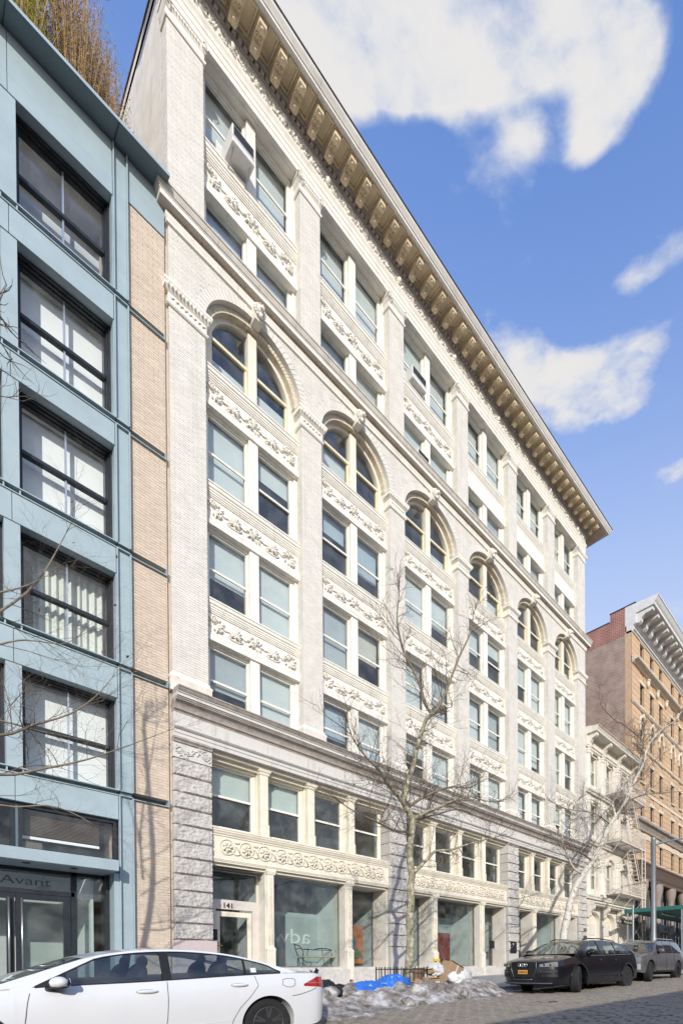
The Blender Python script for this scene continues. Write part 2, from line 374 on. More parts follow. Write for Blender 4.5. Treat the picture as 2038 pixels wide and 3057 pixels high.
for z in (4.62, 7.45, 10.6, 13.7, 16.85, 20.4, 22.6):
    m = MB(); m.box(XL+.3, XR-.3, GY+.30, 17.6, z-.12, z+.12); obj('floor_slab', m.mesh('floor_slab', 'plaster'), B)

# piers of white brick
def pier(i):
    x0, x1 = PL[i], PR[i]
    for (z0, z1) in ((8.6, 17.78), (20.42, 24.86)):
        m = MB(); m.box(x0+.008, x1-.008, D+.008, D+.46, z0, z1)
        p = obj('pier', m.mesh('pier', 'mortar'), B)
        m = MB()
        bricks(m, x0, x1, z0, z1, D+.008)
        bricks(m, D+.0, D+.42, z0, z1, x0+.008, axis='y', sgn=-1)
        bricks(m, D+.0, D+.42, z0, z1, x1-.008, axis='y', sgn=1)
        obj('brickwork', m.mesh('brickwork', 'white_brick', False, False), p, kind='stuff')
    m = MB(); m.sweep([(-.3, 8.18), (.06, 8.18), (.06, 8.5), (.075, 8.52), (.075, 8.56), (.03, 8.6), (.02, 8.66), (-.3, 8.66)], x0, x1, D, .3, .3)
    obj('pier_base', m.mesh('pier_base', 'trim_white', 'auto'), B)
    # leafy capital under the arches
    m = MB(); m.sweep([(-.3, 17.74), (.03, 17.74), (.055, 17.77), (.055, 17.80), (.02, 17.83), (.02, 18.04), (.05, 18.06), (.10, 18.12), (.12, 18.20), (.13, 18.21), (.13, 18.27), (-.3, 18.29)], x0, x1, D, .35, .35)
    c = obj('capital', m.mesh('capital', 'trim_white', 'auto'), B)
    m = MB(); n = int((x1-x0+.2)/.085)
    for k in range(n):
        x = x0-.09+(x1-x0+.18)*(k+.5)/n
        m.ell((x, D-.115, 18.14), (.026, .03, .045), 6, 4)
        if k % 2: m.tube([(x+.03, D-.125, 18.18), (x+.03, D-.105, 18.09)], .007, 4)
    for k in range(int((x1-x0)/.1)):
        x = x0+.05+.1*k
        for a in (-.6, 0, .6):
            m.ell((x+.03*a, D-.03, 17.92+.03*math.cos(a)), (.015, .025, .05), 5, 4, Matrix.Rotation(a, 3, 'Y'))
        m.ell((x+.05, D-.035, 17.97), (.03, .02, .02), 5, 4)
    for k in range(6):
        m.ell((x0-.11, D-.08+.06*k, 18.14), (.03, .024, .045), 6, 4)
    obj('carving', m.mesh('carving', 'trim_white', True), c)
    # scrolled capital under the main cornice
    m = MB(); m.sweep([(-.3, 24.84), (.03, 24.84), (.05, 24.87), (.05, 24.90), (.015, 24.93), (.015, 25.08), (.05, 25.12), (.07, 25.22), (.09, 25.23), (.09, 25.33), (-.3, 25.34)], x0, x1, D, .35, .35)
    c = obj('capital', m.mesh('capital', 'trim_white', 'auto'), B)
    m = MB()
    for sx, xx in ((-1, x0-.02), (1, x1+.02)):
        pts = []; rad = []
        for k in range(22):
            a = k*.55; r_ = .115*(1-k/26)
            pts.append((xx+sx*r_*math.cos(a)*.9, D-.10-.02*math.sin(k/21*3.14), 25.19+r_*math.sin(a))); rad.append(.018*(1-k/40))
        m.tube(pts, rad, 6); m.ell((xx, D-.10, 25.19), (.03, .03, .03), 6, 4)
    n = int((x1-x0-.2)/.06)
    for k in range(n): m.ell((x0+.1+(x1-x0-.2)*(k+.5)/n, D-.075, 25.16), (.02, .025, .035), 5, 4)
    obj('carving', m.mesh('carving', 'trim_white', True), c)
for i in range(7): pier(i)

# window units ---------------------------------------------------------------
def frame_mesh(w, h, rail, mt, bar=.045):
    m = MB()
    m.box(0, bar, 0, .09, 0, h); m.box(w-bar, w, 0, .09, 0, h); m.box(bar, w-bar, 0, .09, h-bar, h); m.box(bar, w-bar, 0, .09, 0, bar*1.2)
    m.box(bar, w-bar, -.012, .03, rail-.03, rail+.03)
    return m.mesh('window', mt)
def pane_mesh(w, h, mt):
    m = MB(); m.q((0,0,0), (w,0,0), (w,0,h), (0,0,h)); return m.mesh('pane', mt, False, False)
def window(x0, x1, z0, z1, y, mt='trim_white', gl='window_glass', shade=1.0, rail=.5, parent=None, smt='blind', sdist=.17, open_=0):
    w, h = round(x1-x0, 2), round(z1-z0, 2); rl = round(h*rail, 2); b = .045
    o = obj('window', cached(('fr', w, h, rl, mt), lambda: frame_mesh(w, h, rl, mt)), parent or B, (x0, y, z0))
    pw = round(w-2*b, 3)
    obj('pane', cached(('pn', pw, round(h-b-rl-.02, 3), gl), lambda: pane_mesh(pw, round(h-b-rl-.02, 3), gl)), o, (x0+b, y+.025, z0+rl+.02))
    obj('pane', cached(('pn', pw, round(rl-.02-b, 3), gl), lambda: pane_mesh(pw, round(rl-.02-b, 3), gl)), o, (x0+b, y+.06, z0+b))
    if shade > 0:
        sh = round(h*shade, 2)
        def f():
            m = MB(); m.box(.02, w-.02, 0, .012, 0, sh); m.tube([(.02, 0, .0), (w-.02, 0, 0)], .012, 6); return m.mesh('shade', smt)
        obj('shade', cached(('sh', w, sh, smt), f), o, (x0, y+sdist, z0+h-sh))
    return o

# carved spandrel ornament: scrolls of leaves and shells in turn
def ornament():
    m = MB()
    def leaf(x, z, a, l, w, d=.03): m.ell((x+math.sin(a)*l*.5, -.012, z+math.cos(a)*l*.5), (w, d, l*.55), 6, 4, Matrix.Rotation(a, 3, 'Y'))
    def shell(x):
        for k in range(9):
            a = -1.75+3.5*k/8; leaf(x, -.07, a, .17+.05*math.cos(a), .021, .045)
        m.ell((x, -.03, -.09), (.04, .05, .03), 7, 4)
        for s in (-1, 1):
            pts = [(x+s*(.04+.09*math.cos(t*.6)*(1-t/14)), -.02, -.14+.05*math.sin(t*.6)*(1-t/14)) for t in range(10)]
            m.tube(pts, .012, 5)
        m.tube([(x-.2, -.015, -.12), (x-.1, -.02, -.17), (x, -.02, -.18), (x+.1, -.02, -.17), (x+.2, -.015, -.12)], .011, 5)
    def scroll(x, s):
        rnd = random.Random(int(x*100)+7)
        for (cx, cz, r0, dr) in ((-.06, .06, .085, 1), (.07, -.06, .085, -1)):
            pts = []
            for k in range(16):
                a = k*.52*dr*s; r_ = r0*(1-k/20); pts.append((x+s*cx+r_*math.cos(a), -.025-.02*math.sin(k/15*3), cz+r_*math.sin(a)))
            m.tube(pts, [.019*(1-k/30) for k in range(16)], 5)
            m.ell((x+s*cx, -.03, cz), (.025, .035, .025), 6, 4)
        for k in range(11):
            a = k*2*math.pi/11+.3; rr = rnd.uniform(.10, .16); leaf(x+math.cos(a)*rr*.9, math.sin(a)*rr*.75, math.pi/2-a+rnd.uniform(-.5, .5), rnd.uniform(.06, .11), .022, .035)
    for x, s in ((-1.0, 1), (0, -1), (1.0, 1)): scroll(x, s)
    for x in (-.52, .5): shell(x)
    for x in (-.78, -.28, .26, .78): m.tube([(x-.12, -.01, .02), (x, -.018, -.05), (x+.12, -.01, -.03)], .012, 5)
    return m.mesh('carving', 'trim_white', True)
ORN = ornament()
for bi, (a, b) in enumerate(BAYS):
    c = (a+b)/2; jw = .15; mw = .26; ww = (b-a-2*jw-mw)/2
    for si, (z0, z1) in enumerate(SPAN):
        y = D+.24; plain = (si == 3 and bi >= 3); h = z1-z0
        m = MB(); k_ = h/1.2
        P = [(-.3, 0), (-.06, 0), (-.02, .0), (.05, .015), (.05, .15), (.03, .165), (.015, .17), (.03, .19), (.03, .205), (.012, .215), (.012, .235), (.0, .245), (0, .275), (-.03, .285), (-.03, .80)]
        if plain: P[-1] = (-.03, .72)
        P += [(.0, .81), (0, .845), (.02, .85), (.02, .885), (.04, .895), (.04, .94), (.06, .95), (.06, 1.0), (.09, 1.02), (.10, 1.10), (.12, 1.11), (.12, 1.15), (.02, 1.2), (-.3, 1.22)]
        m.sweep([(p, z0+z*k_) for p, z in P], a-.002, b+.002, y)
        sp = obj('spandrel', m.mesh('spandrel', 'trim_white'), B)
        if not plain: obj('carving', ORN, sp, (c, y+.03, z0+.545*k_), scale=((b-a)/2.56, 1.5, 1.30))
    for rk, (z0, z1) in ROWS.items():
        # timber surround: jambs, head board and the post between the two sashes
        m = MB()
        for xx0, xx1 in ((a-.01, a+jw), (b-jw, b+.01)):
            m.box(xx0, xx1, GY-.02, GY+.1, z0, z1)
            m.box(xx0 if xx0 < c else xx0+.06, xx1-.06 if xx0 < c else xx1, GY-.09, GY-.02, z0, z1)
        m.box(a-.01, b+.01, GY-.05, GY+.1, z1-.09, z1+.04)
        if rk == 'F8': m.box(a-.01, b+.01, D+.12, GY+.1, z1-.01, z1+.06)
        else: m.box(a-.01, b+.01, GY-.10, GY-.05, z1-.05, z1+.02)
        obj('window_surround', m.mesh('window_surround', 'trim_white'), B)
        m = MB(); m.bbox(c-mw/2, c+mw/2, GY-.16, GY+.1, z0, z1-.03, .012); m.box(c-mw/2-.03, c+mw/2+.03, GY-.03, GY+.1, z0, z1-.03)
        obj('window_post', m.mesh('window_post', 'trim_white'), B)
        for wi, (x0, x1) in enumerate(((a+jw, a+jw+ww), (b-jw-ww, b-jw))):
            sh = random.choice([1, 1, .9, .75, .6, .45, .3, .5, 1]) if rk in ('F3', 'F4', 'F5') else random.choice([.5, .7, 1])
            if (rk, bi) in (('F3', 0), ('F3', 1)): sh = (.62 if wi == 0 else 1)
            if rk == 'F8': sh = random.choice([1, .9])
            window(x0, x1, z0+.02, z1-.09, GY, shade=sh, rail=.47, smt=random.choice(['blind', 'blind', 'blind', 'blind_warm', 'blind_blue', 'blind_grey']), sdist=random.choice([.13, .17, .24]))

# the arcade -----------------------------------------------------------------
def arc(c, rx, rz, t): return (c-rx*math.cos(t), SPR+rz*math.sin(t))
NS = 40; RZ = 1.28
for bi, (a, b) in enumerate(BAYS):
    c = (a+b)/2; rx = (b-a)/2
    xa = PL[bi] if bi == 0 else (PL[bi]+PR[bi])/2; xb = PR[bi+1] if bi == 5 else (PL[bi+1]+PR[bi+1])/2
    m = MB(); y0, y1 = D+.008, D+.44
    A_ = [arc(c, rx, RZ, math.pi*k/NS) for k in range(NS+1)]
    top = 19.82
    m.box(xa, a, y0, y1, SPR, top); m.box(b, xb, y0, y1, SPR, top)
    for k in range(NS):
        (x0, z0), (x1, z1) = A_[k], A_[k+1]
        m.q((x0, y0, z0), (x1, y0, z1), (x1, y0, top), (x0, y0, top)); m.q((x0, y0, z0), (x0, D+.16, z0), (x1, D+.16, z1), (x1, y0, z1))
    w = obj('arch_wall', m.mesh('arch_wall', 'mortar', False, False), B)
    m = MB(); F = 1.165
    bricks(m, xa, xb, SPR+.02, 19.80, D+.008, skip=lambda x, z: ((x-c)/(rx*F))**2+((z-SPR)/(RZ*F))**2 < 1)
    obj('brickwork', m.mesh('brickwork', 'white_brick', False, False), w, kind='stuff')
    nv = 38
    for k in range(nv):                       # outer ring of arch bricks
        t0, t1 = math.pi*(k+.06)/nv, math.pi*(k+.94)/nv
        if abs((k+.5)/nv-.5) < .05: continue
        m = MB(); P = [arc(c, rx*1.001, RZ*1.001, t0), arc(c, rx*1.001, RZ*1.001, t1), arc(c, rx*F, RZ*F, t1), arc(c, rx*F, RZ*F, t0)]
        m.prism(P, D-.004, D+.03); obj('arch_brick', m.mesh('arch_brick', 'white_brick'), w)
    m = MB(); ni = 52
    for k in range(ni):                       # inner, deeper order
        t0, t1 = math.pi*(k+.07)/ni, math.pi*(k+.93)/ni
        P = [arc(c, rx*.885, RZ*.885, t0), arc(c, rx*.885, RZ*.885, t1), arc(c, rx*.998, RZ*.998, t1), arc(c, rx*.998, RZ*.998, t0)]
        m.prism(P, D+.15, D+.38)
    obj('arch_soffit', m.mesh('arch_soffit', 'soffit_brick'), w, kind='stuff')
    m = MB()
    for k in range(NS):
        t0, t1 = math.pi*k/NS, math.pi*(k+1)/NS
        P = [arc(c, rx*.89, RZ*.89, t0), arc(c, rx*.89, RZ*.89, t1), arc(c, rx, RZ, t1), arc(c, rx, RZ, t0)]
        m.prism(P, D+.17, D+.37)
    obj('arch_core', m.mesh('arch_core', 'mortar'), w)
    # keystone with a carved lion mask
    m = MB(); kz = SPR+RZ
    m.stations([[(c-.11, D-.14, kz-.10), (c+.11, D-.14, kz-.10), (c+.11, D+.3, kz-.10), (c-.11, D+.3, kz-.10)],
                [(c-.13, D-.19, kz+.05), (c+.13, D-.19, kz+.05), (c+.13, D+.1, kz+.05), (c-.13, D+.1, kz+.05)],
                [(c-.15, D-.13, kz+.27), (c+.15, D-.13, kz+.27), (c+.15, D+.1, kz+.27), (c-.15, D+.1, kz+.27)]])
    ks = obj('keystone', m.mesh('keystone', 'trim_white'), w)
    m = MB(); hz_ = kz+.13; hy = D-.24
    m.ell((c, hy, hz_), (.105, .10, .12), 10, 7); m.ell((c, hy-.10, hz_-.05), (.055, .06, .045), 8, 5); m.ell((c, hy-.10, hz_+.0), (.02, .06, .05), 6, 4)
    for s in (-1, 1):
        m.ell((c+s*.045, hy-.085, hz_+.03), (.02, .02, .014), 6, 4); m.ell((c+s*.05, hy-.075, hz_+.06), (.035, .03, .014), 6, 4); m.ell((c+s*.035, hy-.13, hz_-.07), (.028, .03, .022), 6, 4)
    for k in range(15):
        t = k*2*math.pi/15; m.ell((c+.135*math.cos(t), hy+.04, hz_+.145*math.sin(t)), (.04, .05, .035), 6, 4)
    m.ell((c, hy-.02, hz_-.17), (.06, .06, .07), 6, 5)
    obj('lion_mask', m.mesh('lion_mask', 'trim_white', True), ks)
    # arched sashes
    zb = 17.42; zr = 18.36; f = .885; fi = .80
    m = MB()
    for k in range(NS):
        t0, t1 = math.pi*k/NS, math.pi*(k+1)/NS
        P = [arc(c, rx*fi, RZ*fi, t0), arc(c, rx*fi, RZ*fi, t1), arc(c, rx*f, RZ*f, t1), arc(c, rx*f, RZ*f, t0)]
        m.prism(P, GY-.07, GY+.1)
    for s in (-1, 1):
        x0, x1 = sorted((c+s*rx*fi, c+s*rx)); m.box(x0, x1, GY-.07, GY+.1, zb, SPR)
    obj('window_surround', m.mesh('window_surround', 'trim_cream'), w)
    m = MB(); m.bbox(c-.12, c+.12, GY-.14, GY+.1, zb, SPR+RZ*fi+.04, .012); obj('window_post', m.mesh('window_post', 'trim_cream'), w)
    for s in (-1, 1):
        m = MB(); xi, xo = c+s*.12, c+s*rx*fi
        x0, x1 = sorted((xi, xo)); e = .04
        m.box(x0, x1, GY-.03, GY+.04, zr-.04, zr+.04); m.box(x0, x1, GY, GY+.08, zb, zb+.05)
        m.box(x0, x0+e, GY, GY+.08, zb, zr); m.box(x1-e, x1, GY, GY+.08, zb, zr)
        wn = obj('arched_window', m.mesh('arched_window', 'sash_cream'), w)
        m = MB(); m.q((x0+e, GY+.05, zb+.05), (x1-e, GY+.05, zb+.05), (x1-e, GY+.05, zr), (x0+e, GY+.05, zr)); obj('pane', m.mesh('pane', 'window_glass', False, False), wn)
        m = MB(); pts = [(x0, zr), (x1, zr)]; n_ = 14; arcp = []
        for k in range(n_+1):
            x = x1+(x0-x1)*k/n_; u = min(1, abs(x-c)/(rx*fi)); arcp.append((x, max(zr, SPR+RZ*fi*math.sqrt(max(0, 1-u*u)))))
        poly = pts+arcp; m.q(*[(x, GY+.02, z) for x, z in poly]); obj('pane', m.mesh('pane', 'window_glass', False, False), wn)
        if random.random() < .6:
            m = MB(); m.box(x0, x1, GY+.18, GY+.2, zb, random.uniform(17.8, 18.3)); obj('shade', m.mesh('shade', 'blind'), wn)

# string courses and cornices, laid in lengths ----------------------------------
def course(name, prof, x0, x1, step, mt, retl=0, retr=0, smooth='auto', y=D):
    n = max(1, round((x1-x0)/step)); first = None
    xs = [x0+(x1-x0)*k/n for k in range(n+1)]
    root = None
    for k in range(n):
        m = MB(); m.sweep(prof, xs[k]+(.003 if k else 0), xs[k+1]-(.003 if k < n-1 else 0), y, retl if k == 0 else 0, retr if k == n-1 else 0)
        me = m.mesh(name, mt, smooth)
        if root is None: root = obj(name, me, B)
        else: obj('stone', me, root)
    return root
course('belt_course', [(-.3, 19.72), (.02, 19.72), (.05, 19.74), (.05, 19.82), (.08, 19.86), (.08, 19.93), (.06, 19.95), (-.3, 19.95)], XL, XR, 1.6, 'trim_white', .6, .6)
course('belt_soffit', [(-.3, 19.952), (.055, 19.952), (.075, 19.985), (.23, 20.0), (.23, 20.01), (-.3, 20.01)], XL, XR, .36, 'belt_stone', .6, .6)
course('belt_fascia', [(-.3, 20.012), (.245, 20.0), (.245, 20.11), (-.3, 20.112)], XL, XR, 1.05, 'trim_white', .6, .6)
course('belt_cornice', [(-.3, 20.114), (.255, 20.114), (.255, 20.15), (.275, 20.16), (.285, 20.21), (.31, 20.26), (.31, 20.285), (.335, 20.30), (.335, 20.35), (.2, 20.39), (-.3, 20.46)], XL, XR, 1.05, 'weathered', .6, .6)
course('granite_cornice', [(-.3, 7.66), (.05, 7.66), (.07, 7.70), (.12, 7.72), (.13, 7.78), (.18, 7.86), (.27, 7.90), (.28, 7.93), (.30, 7.935), (.30, 7.965), (-.3, 7.97)], XL, XR, 1.75, 'granite_cornice')
course('granite_cornice', [(-.3, 7.972), (.33, 7.972), (.33, 8.04), (.36, 8.05), (.365, 8.07), (-.3, 8.075)], XL, XR, 1.75, 'granite_trim')
course('granite_cornice', [(-.3, 8.078), (.375, 8.078), (.40, 8.10), (.43, 8.15), (.45, 8.155), (.45, 8.185), (.1, 8.22), (-.3, 8.22)], XL, XR, 1.75, 'granite_cornice')
course('granite_frieze', [(-.3, 7.335), (.05, 7.335), (.05, 7.655), (-.3, 7.655)], XL, XR, 2.4, 'granite_trim')
course('granite_architrave', [(-.5, 7.05), (.04, 7.05), (.04, 7.15), (.06, 7.155), (.06, 7.235), (.08, 7.24), (.11, 7.27), (.13, 7.29), (.13, 7.33), (-.5, 7.332)], XL, XR, 2.9, 'granite_trim')

# the main entablature
course('architrave', [(-.4, 25.345), (.02, 25.345), (.02, 25.50), (.035, 25.51), (.035, 25.68), (.05, 25.69), (.05, 25.85), (.065, 25.87), (.09, 25.92), (.095, 25.97), (-.4, 25.98)], XL, XR, 3.4, 'trim_white', .5, .5)
m = MB(); m.box(XL-.03, XR+.03, D-.035, D+.4, 25.98, 26.50); fr = obj('frieze', m.mesh('frieze', 'trim_white'), B)
m = MB(); rnd = random.Random(3); x = XL+.1
while x < XR-.1:                                         # garlands, leaves and heads along the frieze
    k = int((x-XL)/.24)
    for q in range(11):
        a = rnd.uniform(0, 6.28); m.ell((x+rnd.uniform(-.12, .12), D-.045, 26.24+rnd.uniform(-.17, .17)), (rnd.uniform(.015, .04), .045, rnd.uniform(.02, .055)), 5, 4, Matrix.Rotation(a, 3, 'Y'))
    m.tube([(x-.12, D-.05, 26.36), (x-.07, D-.06, 26.17), (x+.02, D-.06, 26.10), (x+.12, D-.05, 26.34)], .024, 5)
    if k % 6 == 0: m.ell((x, D-.06, 26.26), (.08, .08, .12), 8, 5)
    x += .24
obj('carving', m.mesh('carving', 'trim_white', True), fr, kind='stuff')
C0 = course('dentil_band', [(-.3, 26.50), (.06, 26.50), (.09, 26.53), (.09, 26.54), (-.3, 26.545)], XL, XR, 3.4, 'dentil_stone', .5, .5)
dm = MB(); dm.bbox(-.05, .05, -.085, .0, -.06, .06, .006); DM = dm.mesh('dentil', 'dentil_stone')
n = int((XR-XL+.3)/.152)
for k in range(n): obj('dentil', DM, C0, (XL-.12+.152*k, D-.075, 26.605))
course('dentil_bed', [(-.3, 26.547), (.075, 26.547), (.075, 26.665), (.17, 26.667), (.19, 26.70), (.21, 26.71), (.21, 26.74), (-.3, 26.745)], XL, XR, 3.4, 'dentil_stone', .5, .5)
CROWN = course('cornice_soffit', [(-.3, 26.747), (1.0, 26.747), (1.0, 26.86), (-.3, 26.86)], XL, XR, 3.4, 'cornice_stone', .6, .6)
course('cornice_crown', [(.9, 26.735), (1.0, 26.735), (1.02, 26.725), (1.05, 26.725), (1.05, 26.80), (1.08, 26.81), (1.09, 26.83), (1.12, 26.87), (1.17, 26.93), (1.18, 26.95), (1.18, 26.99), (.9, 27.0)], XL, XR, 3.4, 'cornice_crown', .6, .6)
course('cornice_gutter', [(-.3, 27.0), (1.2, 27.0), (1.215, 27.03), (1.2, 27.06), (-.3, 27.2)], XL, XR, 10.5, 'roof_metal', .6, .6)
# scroll brackets and the sunk panels between them
m = MB()
prof = [(.0, -.27), (.06, -.315), (.14, -.32), (.21, -.29), (.26, -.235), (.33, -.205), (.42, -.20), (.50, -.225), (.58, -.225), (.635, -.19), (.65, -.13), (.63, -.07), (.60, -.03), (.0, -.03)]
rows = [[(sx, -p, z) for p, z in prof] for sx in (-.095, .095)]
m.stations(rows)
m.box(-.125, .125, -.67, 0, -.03, -.001)
BK = m.mesh('bracket', 'cornice_stone', 'auto')
m = MB()
for sg_ in (-1, 1):
    m.tube([(sg_*(.045+.032*math.cos(q*.7)*(1-q/13)), -.36-.09*math.sin(q*.7)*(1-q/13), -.215) for q in range(11)], .014, 5)
    m.tube([(sg_*.1, -.02, -.25), (sg_*.1, -.12, -.31), (sg_*.1, -.22, -.26), (sg_*.1, -.36, -.19), (sg_*.1, -.52, -.215), (sg_*.1, -.62, -.19)], .014, 5)
m.ell((0, -.56, -.225), (.055, .06, .03), 6, 4); m.ell((0, -.14, -.32), (.06, .08, .02), 6, 4)
for q in range(5): m.ell((-.05+.025*q, -.24, -.255), (.011, .06, .02), 5, 4)
BC = m.mesh('carving', 'cornice_stone', True)
m = MB()
for x0, x1, y0, y1 in ((-.135, .135, -.66, -.62), (-.135, .135, -.06, -.02), (-.135, -.10, -.62, -.06), (.10, .135, -.62, -.06)): m.box(x0, x1, y0, y1, -.045, -.001)
PN = m.mesh('coffer', 'cornice_stone')
k = 0; x = 5.87-.565*2
while x < XR+.5:
    o = obj('bracket', BK, CROWN, (x, D-.23, 26.747))
    m_ = obj('bracket_carving', BC, CROWN, (x, D-.23, 26.747))
    if x < XR+.2: obj('coffer', PN, CROWN, (x+.2825, D-.25, 26.747))
    x += .565
# ------------------------------------------------------------------ granite ground storey of the white building
GP = [(4.44, 5.33), (11.20, 11.95), (18.13, 18.93), (24.82, 25.63)]
def rough_block(w, h, d, seed):
    m = MB(); nx, nz = max(6, int(w/.022)), 20; rows = []
    for a in range(nz+1):
        row = []
        for b in range(nx+1):
            u, v = b/nx, a/nz; e = min(u*w, (1-u)*w, v*h, (1-v)*h)
            k = min(1, e/.018); k = k*k*(3-2*k)
            p = Vector((u*w*3.5+seed*9, v*h*3.5, seed*3.1))
            dd = k*(.05+.020*noise.noise(p)+.022*noise.noise(p*2.6)+.02*noise.noise(p*6.3)+.014*noise.noise(p*13)-.05*max(0, noise.noise(p*1.9+Vector((5, 0, 0)))-.18)*(1.6-v*1.4))
            row.append((u*w, -max(dd, 0)*1.15-.004, v*h))
        rows.append(row)
    m.stations(rows, caps=False, loop=False)
    m.q((0,-.004,0), (w,-.004,0), (w,d,0), (0,d,0)); m.q((0,-.004,h), (0,d,h), (w,d,h), (w,-.004,h)); m.q((0,-.004,0), (0,d,0), (0,d,h), (0,-.004,h)); m.q((w,-.004,0), (w,-.004,h), (w,d,h), (w,d,0))
    me = m.mesh('granite_block', 'granite', True); me.set_sharp_from_angle(angle=R(50)); return me
for gi, (x0, x1) in enumerate(GP):
    m = MB(); m.box(x0+.02, x1-.02, D+.03, D+.95, .3, 7.0); g = obj('granite_pier', m.mesh('granite_pier', 'granite_cornice'), B)
    nb = 11; zt, zb = 6.52, 1.95; hh = (zt-zb)/nb
    for k in range(nb):
        key = ('gb', round(x1-x0, 2), (k*3+gi) % 6)
        obj('granite_block', cached(key, lambda: rough_block(round(x1-x0, 2), round(hh-.022, 3), .9, (k*3+gi) % 6+1)), g, (x0, D+.02, zb+k*hh+.011))
    if gi in (1, 2):
        m = MB(); m.box(x0+.01, x1-.01, D+.01, D+.9, .35, 1.93); obj('granite_block', m.mesh('granite_block', 'granite'), g)
    else:
      m = MB(); m.bbox(x0-.06, x1+.08, D-.07, D+.9, .35, 1.93, .02); obj('plinth_block', m.mesh('plinth_block', 'pink_granite'), g)
    # carved frieze stone and cap
    m = MB(); m.box(x0, x1, D-.0, D+.9, 6.55, 6.93); cb = obj('carved_block', m.mesh('carved_block', 'granite_trim'), g)
    m = MB(); m.sweep([(-.9, 6.93), (.04, 6.93), (.05, 6.96), (.10, 7.0), (.10, 7.045), (-.9, 7.047)], x0, x1, D); obj('cap_moulding', m.mesh('cap_moulding', 'granite_cornice'), g)
    m = MB(); rnd = random.Random(gi+5)
    if gi in (0, 3):
        for k in range(70):
            a = rnd.uniform(0, 6.28); xx = x0+.05+(x1-x0-.1)*rnd.random(); zz = 6.74+.13*math.sin(xx*9)*.6+rnd.uniform(-.10, .10)
            m.ell((xx, D-.01, zz), (.014, .03, .03), 5, 4, Matrix.Rotation(a, 3, 'Y'))
        m.tube([(x0+.05+(x1-x0-.1)*t/14, D-.015, 6.74+.09*math.sin(t*.9)) for t in range(15)], .016, 5)
    else:
        xc = (x0+x1)/2
        for r_ in (.15, .09): m.tube([(xc+r_*math.cos(t*.45), D-.01, 6.74+r_*math.sin(t*.45)) for t in range(15)], .018, 5)
        for k in range(8): m.ell((xc+.05*math.cos(k*.785), D-.02, 6.74+.05*math.sin(k*.785)), (.02, .03, .02), 5, 4)
        for s in (-1, 1):
            for k in range(5): m.ell((xc+s*(.2+.03*k), D-.01, 6.74+.1*math.sin(k*2)), (.02, .03, .05), 5, 4)
    obj('carving', m.mesh('carving', 'granite_trim', True), cb)

# carved band ornament: rings filled with curling leaves
def band_orn(w):
    m = MB(); n = int(w/.47); s_ = w/n
    for k in range(n):
        x = (k+.5)*s_; r0 = .17
        m.tube([(x+r0*1.12*math.cos(t*2*math.pi/20), -.012, r0*math.sin(t*2*math.pi/20)) for t in range(21)], .017, 5, False)
        for q in range(7):
            a = q*2*math.pi/7+k; xx, zz = x+.08*math.cos(a), .08*math.sin(a)
            m.ell((xx, -.025, zz), (.03, .035, .06), 6, 4, Matrix.Rotation(math.pi/2-a+.5*(1 if k % 2 else -1), 3, 'Y'))
        m.ell((x, -.03, 0), (.035, .045, .035), 6, 4)
        if k < n-1:
            m.tube([(x+.17, -.01, .09), (x+s_*.5, -.02, .02), (x+s_-.17, -.01, -.09)], .018, 5); m.tube([(x+.15, -.01, -.12), (x+s_*.5, -.02, -.15), (x+s_-.15, -.01, -.12)], .015, 5)
            for q in range(3): m.ell((x+s_*.5-.05+.05*q, -.015, .13), (.016, .025, .04), 5, 4, Matrix.Rotation(-.5+.5*q, 3, 'Y'))
    return m.mesh('carving', 'trim_cream', True)
mat('door_paint', (.62, .57, .52), .5, .03, 4)
mat('jamb_marble', (.70, .66, .58), .6, .07, 2.5, .1, 40, stain=.5, stain_col=(.45, .42, .36), stain_scale=1.6)
mat('oak_floor', (.35, .28, .2), .5, .1, 4)
mat('gallery_wall', (.70, .72, .72), .85, .03, 1)
mat('screen_grey', (.42, .47, .48), .8, .05, 1.5)
mat('letter_grey', (.80, .82, .82), .6, .03)
mat('red_panel', (.26, .055, .045), .6, .1, 3)
mat('art_orange', (.55, .16, .06), .6, .2, 3); mat('art_blue', (.04, .30, .42), .6, .2, 3); mat('art_green', (.10, .22, .10), .6, .2, 3)
mat('tape_blue', (.55, .72, .82), .6, .04, 3)
mat('cushion', (.55, .44, .28), .8, .08, 8)
mat('sill_stone', (.58, .55, .51), .8, .1, 8, .3, 50, stain=.4, stain_scale=1.5)
mat('brass', (.55, .40, .15), .35, .1, 8, metal=.9)
SY = D+.50
